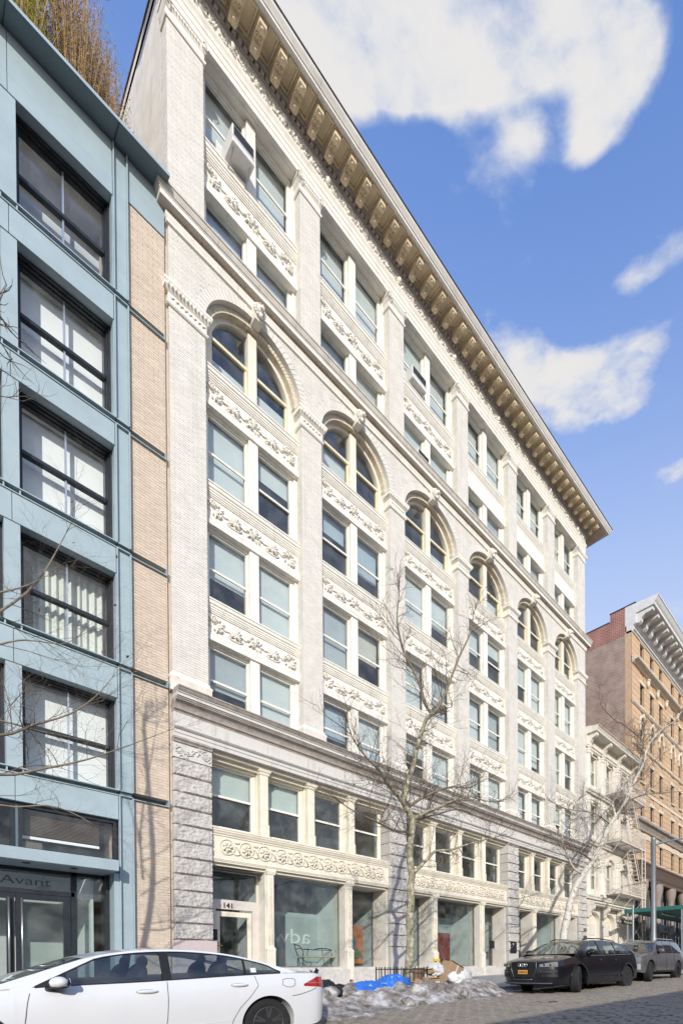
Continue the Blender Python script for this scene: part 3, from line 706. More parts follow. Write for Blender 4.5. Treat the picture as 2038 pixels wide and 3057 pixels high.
for gi in range(3):
    a, b = GP[gi][1], GP[gi+1][0]; W_ = b-a
    # upper row of four windows with fluted posts
    pit = W_/4
    m = MB(); m.box(a, b, D+.12, SY+.1, 6.96, 7.05); m.box(a, b, SY-.22, SY+.1, 6.86, 6.96); m.box(a, b, SY-.10, SY+.1, 6.80, 6.86)
    hd = obj('window_head', m.mesh('window_head', 'trim_cream'), B)
    m = MB()
    for k in range(int(W_/.28)): m.ell((a+.15+.28*k, D+.24+(.12 if k % 2 else 0), 6.96), (.018, .018, .012), 6, 4)
    obj('rivets', m.mesh('rivets', 'trim_cream'), hd)
    for k in range(4):
        x0, x1 = a+pit*k+(.20 if k else .10), a+pit*(k+1)-(.20 if k < 3 else .12)
        m = MB(); m.box(x0-.06, x0+.0, SY-.04, SY+.1, 5.1, 6.80); m.box(x1, x1+.06, SY-.04, SY+.1, 5.1, 6.80); obj('window_surround', m.mesh('window_surround', 'trim_cream'), B)
        window(x0, x1, 5.10, 6.80, SY, 'trim_white', shade=(.45 if gi == 0 and k < 2 else 0.0), rail=.52, gl='shop_glass', smt='blind')
        if k:
            x = a+pit*k; m = MB()
            m.box(x-.14, x+.14, SY-.12, SY+.1, 5.0, 6.98)
            for q in range(5): m.bbox(x-.095+.04*q, x-.065+.04*q, D+.17, SY-.11, 5.38, 6.80, .01)
            m.box(x-.115, x+.115, D+.185, SY-.11, 5.38, 6.80)
            m.box(x-.13, x+.13, D+.16, SY-.11, 5.0, 5.38)
            m.sweep([(-.1, 6.80), (.0, 6.80), (.02, 6.83), (.02, 6.87), (.05, 6.90), (.05, 6.955), (-.1, 6.958)], x-.12, x+.12, D+.17, .2, .2)
            obj('fluted_post', m.mesh('fluted_post', 'trim_cream'), B)
    # carved band between the storeys
    m = MB(); y = D+.13
    P = [(-.4, 4.08), (.03, 4.08), (.03, 4.12), (.05, 4.125), (.05, 4.15), (.065, 4.155), (.065, 4.18), (.05, 4.20), (.05, 4.24), (.02, 4.26), (.02, 4.78), (.05, 4.80), (.05, 4.83), (.08, 4.85), (.10, 4.90), (.12, 4.91), (.12, 4.95), (.14, 4.96), (.14, 5.0), (-.4, 5.03)]
    m.sweep(P, a, b, y); cb = obj('carved_band', m.mesh('carved_band', 'trim_cream'), B)
    m = MB(); 
    obj('carving', band_orn(round(W_-.3, 2)), cb, (a+.15, y-.015, 4.52), scale=(1, 1.6, 1.22))
    # the shop front: two beaded pilasters make three openings
    p1, p2 = a+1.60, a+W_*.727
    for x in (p1, p2):
        m = MB(); m.bbox(x-.10, x+.10, D+.12, D+.9, .9, 4.08, .01)
        m.bbox(x-.125, x+.125, D+.08, D+.88, .8, 1.72, .012); m.sweep([(-.06, 1.722), (.03, 1.722), (.03, 1.76), (.005, 1.82), (-.06, 1.83)], x-.10, x+.10, D+.115, .1, .1)
        m.sweep([(-.06, 3.94), (.02, 3.94), (.03, 3.98), (.045, 4.02), (.045, 4.075), (-.06, 4.078)], x-.10, x+.10, D+.12, .1, .1)
        pl = obj('pilaster', m.mesh('pilaster', 'trim_cream'), B)
        m = MB()
        for k in range(33): m.ell((x, D+.115, 1.93+.06*k), (.03, .022, .027), 6, 4)
        for s in (-1, 1): m.box(x+s*.055-.008, x+s*.055+.008, D+.108, D+.125, 1.88, 3.9)
        obj('beading', m.mesh('beading', 'trim_cream', True), pl)
    secs = [(a, p1-.10, 'side'), (p1+.10, p2-.10, 'main'), (p2+.10, b, 'side')]
    for si, (x0, x1, kd) in enumerate(secs):
        gy = D+.55 if kd == 'main' else D+.98
        isdoor = (gi == 0 and si == 0)
        if isdoor: gy = D+.62
        # lining of the opening: cheeks and soffit
        m = MB(); m.box(x0-.02 if si else x0, x0+.03, D+.2, gy+.05, .9, 4.1); obj('reveal', m.mesh('reveal', 'jamb_marble'), B)
        m = MB(); m.box(x1-.03, x1+.02, D+.2, gy+.05, .9, 4.1); obj('reveal', m.mesh('reveal', 'jamb_marble'), B)
        m = MB(); m.box(x0, x1, D+.2, gy+.05, 4.0, 4.1); obj('soffit', m.mesh('soffit', 'trim_cream'), B)
        zs = 1.22
        m = MB(); m.bbox(x0-.02 if si else x0, x1+.02 if si < 2 else x1, D+.02, gy+.3, .45, zs-.06, .015); m.box(x0+.02, x1-.02, gy-.12, gy+.2, zs-.06, zs); obj('shop_sill', m.mesh('shop_sill', 'sill_stone'), B)
        if isdoor:
            # street door with fanlight and number board
            m = MB(); m.box(x0+.03, x1-.03, gy, gy+.08, 2.88, 3.12); m.box(x0+.03, x0+.30, gy, gy+.08, zs, 2.88); m.box(x1-.20, x1-.03, gy, gy+.08, zs, 2.88)
            m.box(x0+.03, x0+.09, gy, gy+.08, 3.12, 4.0); m.box(x1-.09, x1-.03, gy, gy+.08, 3.12, 4.0); m.box(x0+.09, x1-.09, gy, gy+.08, 3.92, 4.0)
            m.box(x0+.09, x1-.09, gy+.02, gy+.05, 3.12, 3.15)
            df = obj('door_frame', m.mesh('door_frame', 'door_paint'), B)
            obj('fanlight', pane_mesh(x1-x0-.18, .78, 'shop_glass'), df, (x0+.09, gy+.03, 3.14))
            obj('house_number', text_mesh('house_number', '141', .20, 'print_black', .012), df, (x0+.62, gy-.014, 2.92))
            dx0, dx1 = x0+.32, x1-.21
            m = MB(); m.box(dx0, dx0+.11, gy+.06, gy+.11, zs, 2.82); m.box(dx1-.11, dx1, gy+.06, gy+.11, zs, 2.82); m.box(dx0+.11, dx1-.11, gy+.06, gy+.11, 2.68, 2.82); m.box(dx0+.11, dx1-.11, gy+.06, gy+.11, zs, zs+.22)
            dr = obj('door', m.mesh('door', 'trim_cream'), B)
            obj('pane', pane_mesh(dx1-dx0-.22, 2.68-zs-.22, 'shop_glass'), dr, (dx0+.11, gy+.085, zs+.22))
            m = MB(); m.tube([(dx0+.05, gy+.06, 1.86), (dx0+.05, gy+.0, 1.86), (dx0+.15, gy-.0, 1.85)], .013, 6); m.box(dx0+.03, dx0+.07, gy+.045, gy+.06, 1.75, 1.95); obj('handle', m.mesh('handle', 'brass', True), dr)
            m = MB(); m.box(x0+.1, x1-.15, D+.26, D+.34, 3.90, 3.94); m.box(x0+.15, x1-.25, D+.26, D+.5, 3.84, 3.86); obj('awning_grille', m.mesh('awning_grille', 'black_metal'), B)
            m = MB(); m.bbox(x0+.04, x0+.22, D+.28, D+.38, 1.98, 2.28, .02)
            ic = obj('intercom', m.mesh('intercom', 'black_plastic'), B)
        else:
            n = 2 if kd == 'main' else 1; w = (x1-x0-.06)/n
            m = MB(); m.box(x0+.03, x1-.03, gy-.02, gy+.05, zs, zs+.04); m.box(x0+.03, x1-.03, gy-.02, gy+.05, 3.95, 4.0); m.box(x0+.03, x0+.06, gy-.02, gy+.05, zs+.04, 3.95); m.box(x1-.06, x1-.03, gy-.02, gy+.05, zs+.04, 3.95)
            sw = obj('shop_window', m.mesh('shop_window', 'steel'), B)
            for k in range(n): obj('pane', pane_mesh(w-.008, 2.75, 'shop_glass'), sw, (x0+.03+w*k+.004, gy, zs+.02))
            if gi > 0 and si == 2:
                m = MB(); m.tube([(x0+.55, gy-.05, 1.9), (x0+.55, gy-.05, 2.3)], .014, 6); m.tube([(x0+.55, gy, 1.92), (x0+.55, gy-.05, 1.92)], .01, 6); m.tube([(x0+.55, gy, 2.28), (x0+.55, gy-.05, 2.28)], .01, 6); m.box(x0+.03, x1-.03, gy-.03, gy+.03, 3.2, 3.24)
                obj('door_pull', m.mesh('door_pull', 'steel', True), sw)
    # room behind the shop front
    m = MB(); m.box(a-.3, b+.3, D+.9, 19, 1.12, 1.2); obj('shop_floor', m.mesh('shop_floor', 'oak_floor'), B)
    m = MB(); m.box(a-.4, b+.4, 18.6, 18.8, 1.2, 7.4); obj('shop_back_wall', m.mesh('shop_back_wall', 'gallery_wall'), B)
    m = MB(); m.box(a-.35, a-.2, SY+.6, 18.7, 1.2, 4.5); m.box(b+.2, b+.35, SY+.6, 18.7, 1.2, 4.5); obj('shop_side_wall', m.mesh('shop_side_wall', 'gallery_wall'), B)
    m = MB(); m.box(p1-.06, p1+.06, D+.9, D+2.4, 1.2, 4.4); m.box(p2-.06, p2+.06, D+.9, D+2.4, 1.2, 4.4); obj('partition', m.mesh('partition', 'gallery_wall'), B)
    m = MB(); m.box(p1+.06, p2-.06, D+2.0, D+2.1, 1.2, 3.1+.35*gi); dsp = obj('display_screen', m.mesh('display_screen', 'screen_grey'), B)
    if gi == 0:
        cx = (p1+p2)/2
        obj('mirrored_lettering', text_mesh('mirrored_lettering', 'adwa', .72, 'letter_grey', .006, 1.15, True), dsp, (cx+.12, D+1.99, 2.05))
        obj('mirrored_lettering', text_mesh('mirrored_lettering', 'avine', .22, 'letter_grey', .006, 1.3, True), dsp, (cx-.62, D+1.99, 1.82))
    if gi == 1:
        m = MB(); m.box(p2-1.0, p2-.3, D+1.9, D+1.99, 1.2, 2.75); obj('red_panel', m.mesh('red_panel', 'red_panel'), dsp)
    # picture in the third opening
    m = MB(); xx = p2+.45; m.box(xx, xx+.9, D+1.30, D+1.34, 1.35, 2.75); pc = obj('picture', m.mesh('picture', 'red_panel' if gi else 'art_orange'), B)
    if gi == 0:
        m = MB(); m.ell((xx+.35, D+1.295, 2.1), (.22, .01, .3), 12, 8); obj('blue_shape', m.mesh('blue_shape', 'art_blue', True), pc)
        m = MB(); m.ell((xx+.6, D+1.295, 1.7), (.2, .01, .18), 12, 8); obj('green_shape', m.mesh('green_shape', 'art_green', True), pc)
m = MB(); m.box(XL+.3, XR-.3, D+1.0, 18.8, 4.28, 4.45); obj('shop_ceiling', m.mesh('shop_ceiling', 'plaster'), B)
m = MB(); m.box(XL+.1, XR-.1, D+.7, D+.9, .2, 1.1); obj('base_wall', m.mesh('base_wall', 'granite_cornice'), B)
# plaques beside the shop door
for x, w, h, z in ((17.35, .34, .36, 2.05), (18.2, .48, .52, 1.85)):
    m = MB(); yy = D-.03 if x > 18 else D+.55
    m.bbox(x, x+w, yy-.03 if x > 18 else D+.5, yy if x > 18 else D+.53, z, z+h, .006); obj('plaque', m.mesh('plaque', 'black_metal'), B)

# things in and on the windows ------------------------------------------------
def ac_unit(label, x0, x1, z0, z1, y0, y1, tilt=.0, grille='ac_grille'):
    t = thing('air_conditioner', label, 'air conditioner', ((x0+x1)/2, y1, z0), group='window air conditioners')
    w, h, d = x1-x0, z1-z0, y1-y0
    m = MB(); m.bbox(-w/2, w/2, -d, .0, 0, h, .015); obj('case', m.mesh('case', 'ac_white'), t, local=True)
    m = MB(); m.box(-w/2+.03, w/2-.03, -d-.006, -d+.01, h*.38, h-.03)
    g = obj('grille', m.mesh('grille', grille), t, local=True)
    m = MB()
    for k in range(7): m.box(-w/2+.05, w/2-.05, -d-.01, -d-.004, h*.42+k*h*.07, h*.42+k*h*.07+.006)
    obj('louvre', m.mesh('louvre', 'black_metal'), g, (0,0,0), local=True)
    m = MB(); m.box(-w/2, w/2, -d-.012, -d, h*.31, h*.36); obj('trim_strip', m.mesh('trim_strip', 'ac_white'), t, local=True)
    m = MB()
    for s in (-1, 1):
        m.box(-w/2-.16 if s < 0 else w/2, -w/2 if s < 0 else w/2+.16, -.06, -.03, 0, h)
        for q in range(5):
            xx = s*(w/2+.02+.03*q); m.box(xx-.006, xx+.006, -.075, -.06, 0, h)
    obj('side_curtain', m.mesh('side_curtain', 'ac_white'), t, local=True)
    m = MB()
    for s in (-1, 1): m.tube([(s*w*.38, -d*.85, 0), (s*w*.38, -.05, -h*.8)], .012, 5)
    obj('support_bracket', m.mesh('support_bracket', 'steel'), t, local=True)
    return t
ac_unit('large white air conditioner jutting from the topmost window nearest the blue building', 5.86, 6.44, 23.36, 23.82, D-.30, GY)
ac_unit('boxy grey air conditioner in a top floor window of the third bay', 12.35, 13.05, 23.36, 23.82, D-.05, GY)
ac_unit('small white air conditioner just above the belt course in the third bay', 12.62, 13.20, 20.56, 20.96, D-.02, GY)
ac_unit('pale blue wrapped air conditioner low in a window behind the tree crown', 10.35, 10.92, 8.27, 8.72, D+.12, GY, grille='tape_blue')
# bench seen through the shop window
t = thing('bench', 'black iron bench with tan cushion behind the large shop window', 'bench', (8.9, 14.95, 1.2))
m = MB(); m.bbox(-.62, .62, -.16, .16, .34, .40, .012); obj('cushion', m.mesh('cushion', 'cushion'), t, local=True)
for sx in (-.6, .6):
    for sy in (-.15, .15):
        m = MB(); m.tube([(sx, sy, .36), (sx*1.03, sy*1.1, .2), (sx*1.0, sy, .1), (sx*1.12, sy*1.2, .0)], .016, 6); obj('leg', m.mesh('leg', 'black_metal', True), t, local=True)
for sx in (-1, 1):
    m = MB(); m.tube([(sx*.6, .15, .36), (sx*.68, .17, .6), (sx*.72, .18, .78)], .016, 6); m.tube([(sx*.70, .17, .62), (sx*.62, -.02, .64), (sx*.60, -.15, .55), (sx*.6, -.15, .36)], .014, 6); m.tube([(sx*.3, .15, .36), (sx*.25, .17, .62)], .012, 6)
    obj('arm', m.mesh('arm', 'black_metal', True), t, local=True)
m = MB(); m.tube([(-.72, .18, .78), (-.55, .19, .74), (-.45, .19, .62), (-.2, .18, .62)], .018, 6); m.tube([(-.05, .18, .60), (.15, .19, .66), (.45, .19, .66), (.68, .18, .60)], .018, 6); m.tube([(-.45, .19, .62), (.68, .18, .60)], .012, 6)
obj('backrest', m.mesh('backrest', 'black_metal', True), t, local=True)
# ------------------------------------------------------------------ the blue metal-clad house on the left
mat('blue_metal', (.335, .415, .445), .42, .05, 2, .06, 20, spec=.5, stain=.22, stain_col=(.27, .33, .36), stain_scale=.8, streak=1)
mat('blue_shaded', (.115, .165, .185), .45, .05, 2, spec=.5)  # the blue cladding darkened: shade under the overhang is put into the colour
mat('dark_frame', (.022, .026, .034), .4, .2, 6)
mat('tan_brick', (.61, .505, .40), .85, .05, 5, .2, 60, island=.08, stain=.18, stain_scale=.8)
mat('tan_mortar', (.56, .465, .37), .9, .06, 8)
mat('wood_blind', (.17, .12, .085), .7, .15, 4)
mat('curtain', (.66, .68, .62), .85, .03, 3)
mat('frost_letter', (.10, .11, .11), .6, .05)
mat('interior_white', (.80, .81, .79), .85, .02, 1)
T = thing('blue_townhouse', 'modern townhouse in pale blue metal panels with a tan brick strip', 'building', (1, D, .3))
TWIN = [(16.9, 19.05), (13.96, 16.2), (11.1, 13.32), (8.33, 10.38), (5.37, 7.5)]
BAYX = [(1.73, 3.31), (-.09, 1.49), (-1.91, -.33)]
TX0 = -2.2
# back of the house, floors
m = MB(); m.box(TX0, 4.38, 16.6, 16.8, .3, 20.3); obj('room_wall', m.mesh('room_wall', 'interior_white'), T)
m = MB(); m.box(TX0, 4.38, D+.3, 30, 20.30, 20.44); obj('roof', m.mesh('roof', 'roof_metal'), T)
m = MB(); m.box(3.3, 4.36, D+.32, 16.6, .3, 20.3); obj('corner_wall', m.mesh('corner_wall', 'tan_mortar'), T)
m = MB(); m.box(TX0, 4.36, 16.8, 30, .3, 20.3); obj('rear_block', m.mesh('rear_block', 'stucco'), T)
for z in (19.2, 16.55, 13.65, 10.75, 7.9, 4.95):
    m = MB(); m.box(TX0, 3.3, D+.52, 16.6, z-.1, z+.1); obj('floor_slab', m.mesh('floor_slab', 'interior_white'), T)
# roof overhang
m = MB(); m.sweep([(-.3, 20.30), (.46, 20.27), (.48, 20.275), (.48, 20.33), (-.3, 20.42)], TX0, 4.33); ov = obj('roof_overhang', m.mesh('roof_overhang', 'blue_shaded'), T)
m = MB(); m.box(TX0, 4.332, D-.488, D-.478, 20.27, 20.345); obj('drip_edge', m.mesh('drip_edge', 'blue_metal'), ov)
for x in (1.55, 3.35):
    m = MB(); m.box(x-.006, x+.006, D-.47, D-.005, 20.262, 20.29); obj('seam', m.mesh('seam', 'dark_frame'), ov)
# top band panels
def panel(x0, x1, z0, z1, p=.03, d=.2, name='panel', mt='blue_metal', parent=None):
    m = MB(); m.bbox(x0+.004, x1-.004, D-p, D-p+d, z0+.004, z1-.004, .004); return obj(name, m.mesh(name, mt), parent or T)
for (x0, x1) in ((1.61, 3.32), (-.2, 1.61), (TX0, -.2)):
    panel(x0, x1, 19.42, 20.285, .02); panel(x0, x1, 19.05, 19.42, .03, .5)
for k, (z0, z1) in enumerate(TWIN):
    nxt = TWIN[k+1][1] if k < 4 else 4.68
    zf = z0
    # channel at the floor: two fins with a shadow gap
    for nm, za, zb_, p, mt in (('fin', zf-.022, zf, .075, 'blue_metal'), ('channel_back', zf-.11, zf-.022, -.06, 'blue_shaded'), ('fin', zf-.13, zf-.11, .055, 'blue_metal')):
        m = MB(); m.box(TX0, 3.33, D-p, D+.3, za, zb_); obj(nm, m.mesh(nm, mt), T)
    for x in (1.49, 1.73, -.09, -.33):
        m = MB(); m.box(x-.012, x+.012, D-.05, D+.06, zf-.11, zf-.022); obj('channel_stay', m.mesh('channel_stay', 'blue_metal'), T)
    for (x0, x1) in ((1.61, 3.32), (-.2, 1.61), (TX0, -.2)): panel(x0, x1, nxt, zf-.13, .03, .5)
    # strips between the windows
    for (x0, x1) in ((1.49, 1.73), (-.33, -.09), (3.31, 3.325)):
        m = MB(); m.box(x0, x1, D-.01, D+.5, z0, z1); obj('jamb_strip', m.mesh('jamb_strip', 'blue_metal'), T)
    for bi, (x0, x1) in enumerate(BAYX):
        y = D+.36; m = MB(); f = .075
        # stepped dark frame
        for q, (e, yy) in enumerate(((0, y-.16), (.03, y-.08), (.055, y))):
            m.box(x0+e, x0+e+.035, yy, y+.12, z0, z1); m.box(x1-e-.035, x1-e, yy, y+.12, z0, z1); m.box(x0+e, x1-e, yy, y+.12, z1-e-.035, z1-e)
        m.box(x0+.05, x1-.05, y-.02, y+.12, z0, z0+.05)
        w = obj('window', m.mesh('window', 'dark_frame'), T)
        xc = (x0+x1)/2; zm = (z0+z1)/2-.02; gx0, gx1 = x0+.09, x1-.09; gt, gb = z1-.09, z0+.05
        m = MB(); m.bbox(gx0-.02, gx1+.02, y-.045, y+.08, zm-.045, zm+.045, .01); obj('meeting_rail', m.mesh('meeting_rail', 'dark_frame'), w)
        m = MB(); m.box(xc-.016, xc+.016, y+.0, y+.07, gb, gt); obj('glazing_bar', m.mesh('glazing_bar', 'steel'), w)
        for (u0, u1) in ((gx0, xc-.016), (xc+.016, gx1)):
            for (v0, v1, yy) in ((gb, zm-.045, y+.05), (zm+.045, gt, y+.02)):
                obj('pane', pane_mesh(u1-u0, v1-v0, 'tower_glass'), w, (u0, yy, v0))
        if bi == 0 and k == 3:
            m = MB(); n_ = 60; rows = []
            for zz in (gb, gt): rows.append([(gx0+.18+(gx1-gx0-.18)*q/n_, y+.30+.045*math.sin(q*.95+.4*math.sin(q*.31)), zz) for q in range(n_+1)])
            m.stations(rows, caps=False, loop=False); obj('curtain', m.mesh('curtain', 'curtain', True), w)
        else:
            sh = {0: .62, 1: 1, 2: 1, 4: 1}.get(k, .8) if bi == 0 else random.choice([.5, 1])
            m = MB(); zb_ = gt-(gt-gb)*sh
            if k == 0 and bi == 0: m.box(gx0, gx1, y+.34, y+.352, gb, gb+(gt-gb)*.55); mt = 'blind_grey'
            else: m.box(gx0-.02, gx1+.02, y+.26, y+.272, zb_, gt+.04); mt = 'interior_white'
            obj('shade', m.mesh('shade', mt), w)
# pilaster strip with raised edges and the brick strip beside it
for k in range(6):
    zt = 20.27 if k == 0 else TWIN[k-1][0]-.13; zb_ = TWIN[k][0] if k < 5 else .8
    m = MB(); m.box(3.33, 3.60, D+.005, D+.06, zb_, zt); ps = obj('pilaster_panel', m.mesh('pilaster_panel', 'blue_metal'), T)
    for x in (3.335, 3.592):
        m = MB(); m.box(x-.012, x+.012, D-.07, D+.01, zb_-.0, zt); obj('edge_fin', m.mesh('edge_fin', 'blue_metal'), ps)
    if k < 5:
        zf = TWIN[k][0]
        for za, zb2, p, mt in ((zf-.022, zf, .07, 'blue_metal'), (zf-.108, zf-.022, .0, 'blue_shaded'), (zf-.13, zf-.108, .06, 'blue_metal')):
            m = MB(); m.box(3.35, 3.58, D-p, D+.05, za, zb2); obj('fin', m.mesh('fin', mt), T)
        m = MB(); m.box(3.60, 4.33, D+.28, D+.31, zf-.13, zf+.03); sl = obj('slot', m.mesh('slot', 'blue_shaded'), T)
        m = MB(); m.box(3.60, 4.33, D-.03, D+.28, zf-.148, zf-.13); obj('slot_sill', m.mesh('slot_sill', 'blue_metal'), sl)
        m = MB(); m.box(4.33, 4.345, D-.03, D+.28, zf-.148, zf+.03); obj('slot_end', m.mesh('slot_end', 'blue_metal'), sl)
panel(3.61, 4.36, 19.30, 20.285, .0, .06)
zz = [.8]+[t[0] for t in reversed(TWIN)]+[19.30]
for k in range(6):
    z0 = zz[k]+(.03 if k else 0); z1 = zz[k+1]-(.15 if k < 5 else 0)
    m = MB(); m.box(3.605, 4.36, D+.038, D+.32, z0, z1); obj('brick_backing', m.mesh('brick_backing', 'tan_mortar'), T)
    m = MB(); bricks(m, 3.605, 4.36, z0, z1, D+.06, .03, .205, .0675, .007)
    obj('brickwork', m.mesh('brickwork', 'tan_brick', False, False), T, kind='stuff')
m = MB(); m.box(4.36, 4.44, D+.10, D+.5, .6, 20.3); obj('party_joint', m.mesh('party_joint', 'tan_mortar'), T)
# clerestory strip, canopy, recessed doors
y = D+.12
for (x0, x1) in ((1.66, 3.30), (-.2, 1.60), (TX0, -.26)):
    m = MB(); m.box(x0, x0+.06, y-.05, y+.1, 3.70, 4.68); m.box(x1-.06, x1, y-.05, y+.1, 3.70, 4.68); m.box(x0+.06, x1-.06, y-.05, y+.1, 4.60, 4.68); m.box(x0+.06, x1-.06, y-.05, y+.1, 3.70, 3.77)
    w = obj('clerestory', m.mesh('clerestory', 'dark_frame'), T)
    obj('pane', pane_mesh(x1-x0-.12, .83, 'tower_glass'), w, (x0+.06, y+.02, 3.77))
    for q in range(17):
        m = MB(); zq = 4.57-.03*q; m.box(x0+.08, x1-.28, y+.16, y+.185, zq-.004, zq+.008); obj('blind_slat', m.mesh('blind_slat', 'wood_blind'), w)
    m = MB(); m.box(x0+.08, x1-.28, y+.15, y+.19, 3.99, 4.05); obj('bottom_rail', m.mesh('bottom_rail', 'interior_white'), w)
m = MB(); m.box(1.60, 1.66, y-.02, y+.1, 3.7, 4.68); m.box(-.26, -.2, y-.02, y+.1, 3.7, 4.68); obj('strip_post', m.mesh('strip_post', 'blue_shaded'), T)
m = MB(); m.box(TX0, 3.30, y+1.0, y+1.05, 3.5, 4.8); obj('lobby_wall', m.mesh('lobby_wall', 'room_dark'), T)
m = MB(); m.box(TX0, 3.22, D-.42, D+.6, 3.43, 3.67); cn = obj('canopy', m.mesh('canopy', 'blue_metal'), T)
m = MB(); m.box(TX0, 3.2, D-.40, D+.6, 3.42, 3.432); obj('canopy_soffit', m.mesh('canopy_soffit', 'blue_metal'), cn)
for x in (.75, 1.75, 2.5):
    m = MB(); m.lathe([(.05, 3.405), (.06, 3.405), (.06, 3.42), (.05, 3.421)], (x, D-.12, 0), 14); obj('downlight', m.mesh('downlight', 'dark_frame', True), cn)
m = MB(); m.box(3.22, 3.33, D-.03, D+.65, .6, 3.43); obj('entrance_jamb', m.mesh('entrance_jamb', 'blue_metal'), T)
m = MB(); m.box(3.15, 3.22, D+.35, D+.65, .6, 3.43); obj('dark_jamb', m.mesh('dark_jamb', 'dark_frame'), T)
ey = D+.55
m = MB(); m.box(TX0, 2.62, ey-.03, ey+.08, 2.86, 2.96); m.box(2.56, 2.66, ey-.03, ey+.08, .7, 3.42); m.box(TX0, 3.15, ey-.03, ey+.08, 3.34, 3.42); m.box(2.66, 3.15, ey-.03, ey+.08, .7, .85)
ef = obj('entrance_frame', m.mesh('entrance_frame', 'dark_frame'), T)
tp = obj('transom_pane', pane_mesh(2.56-TX0, .38, 'shop_glass'), ef, (TX0, ey, 2.96))
obj('lettering', text_mesh('lettering', '/Avant', .25, 'frost_letter', .002, 1.35), ef, (1.78, ey-.012, 3.05))
obj('sidelight', pane_mesh(.49, 2.49, 'shop_glass'), ef, (2.66, ey, .85))
for k, (x0, x1) in enumerate(((1.66, 2.55), (.75, 1.64))):
    m = MB(); m.box(x0, x0+.12, ey-.02, ey+.05, .75, 2.85); m.box(x1-.12, x1, ey-.02, ey+.05, .75, 2.85); m.box(x0+.12, x1-.12, ey-.02, ey+.05, 2.73, 2.85); m.box(x0+.12, x1-.12, ey-.02, ey+.05, .75, .95)
    d_ = obj('door', m.mesh('door', 'dark_frame'), T)
    obj('pane', pane_mesh(x1-x0-.24, 1.78, 'shop_glass'), d_, (x0+.12, ey+.01, .95))
    hx = x0+.09 if k == 0 else x1-.09
    m = MB(); m.tube([(hx, ey-.09, .95), (hx, ey-.09, 2.75)], .017, 8); m.tube([(hx, ey-.09, 1.1), (hx, ey, 1.1)], .01, 6); m.tube([(hx, ey-.09, 2.6), (hx, ey, 2.6)], .01, 6); obj('pull_handle', m.mesh('pull_handle', 'steel', True), d_)
# lobby: white stair wall, pendant lamp
m = MB(); m.box(TX0, 3.3, D+.6, 18, .55, .72); obj('lobby_floor', m.mesh('lobby_floor', 'floor_dark'), T)
m = MB(); m.box(2.95, 3.0, ey+.2, 16.5, .7, 3.4); obj('stair_wall', m.mesh('stair_wall', 'interior_white'), T)
m = MB(); m.box(TX0, 2.9, 16.3, 16.4, .7, 3.4); obj('lobby_back', m.mesh('lobby_back', 'blind_grey'), T)
m = MB(); m.lathe([(.012, 3.4), (.012, 3.22), (.04, 3.2), (.13, 3.13), (.15, 3.11), (.13, 3.105), (.02, 3.14)], (2.25, 15.6, 0), 14); obj('pendant_lamp', m.mesh('pendant_lamp', 'black_metal', True), T)

# planting on the roof terrace
mat('dry_leaf', (.55, .38, .17), .8, .2, 3, island=.35); mat('gold_leaf', (.60, .55, .07), .8, .2, 3, island=.3); mat('thin_stem', (.42, .29, .16), .8, .2, 6)
def roof_plant(label, x, y, z, h, r, n, leafm, seed):
    t = thing('terrace_birch', label, 'tree', (x, y, z)); rnd = random.Random(seed)
    st = MB(); lf = MB()
    for k in range(n):
        a = rnd.uniform(0, 6.28); rr = r*math.sqrt(rnd.random()); bx, by = math.cos(a)*rr*.45, math.sin(a)*rr*.45
        hh = h*rnd.uniform(.6, 1)*(1-.35*(rr/r)**2); tx, ty = math.cos(a)*rr*1.15+rnd.uniform(-.1, .1), math.sin(a)*rr*1.15
        pts = [Vector((bx+(tx-bx)*s**1.5, by+(ty-by)*s**1.5, hh*s)) for s in (0, .25, .5, .75, 1)]
        st.tube(pts, [.012, .01, .008, .005, .002], 4, False)
        for q in range(95):
            s = rnd.uniform(.10, 1); i = min(3, int(s*4)); p = pts[i].lerp(pts[i+1], s*4-i)+Vector((rnd.gauss(0, .11), rnd.gauss(0, .11), rnd.uniform(-.15, .1)))
            d = Vector((rnd.uniform(-.4, .4), rnd.uniform(-.4, .4), rnd.uniform(-1, .2))).normalized()*rnd.uniform(.06, .16); e = d.orthogonal().normalized()*rnd.uniform(.006, .013)
            i0 = len(lf.v); lf.v += [tuple(p), tuple(p+d*.5+e), tuple(p+d), tuple(p+d*.5-e)]; lf.f.append((i0, i0+1, i0+2, i0+3))
    obj('trunk', st.mesh('trunk', 'thin_stem', False, False), t, local=True)
    obj('crown', lf.mesh('crown', leafm, False, False), t, local=True)
m = MB(); m.box(1.2, 4.2, 15.2, 15.8, 20.44, 20.9); planter = obj('roof_planter', m.mesh('roof_planter', 'dark_frame'), T)
roof_plant('golden green leafy tree on the blue roof terrace', 1.95, 15.4, 20.9, 4.8, .60, 120, 'gold_leaf', 1)
roof_plant('dense brown dry leafed tree on the blue roof terrace', 2.95, 15.7, 20.9, 6.2, .72, 170, 'dry_leaf', 2)
roof_plant('thin brown dry tree at the end of the blue roof terrace', 3.6, 15.6, 20.9, 4.6, .38, 60, 'dry_leaf', 3)
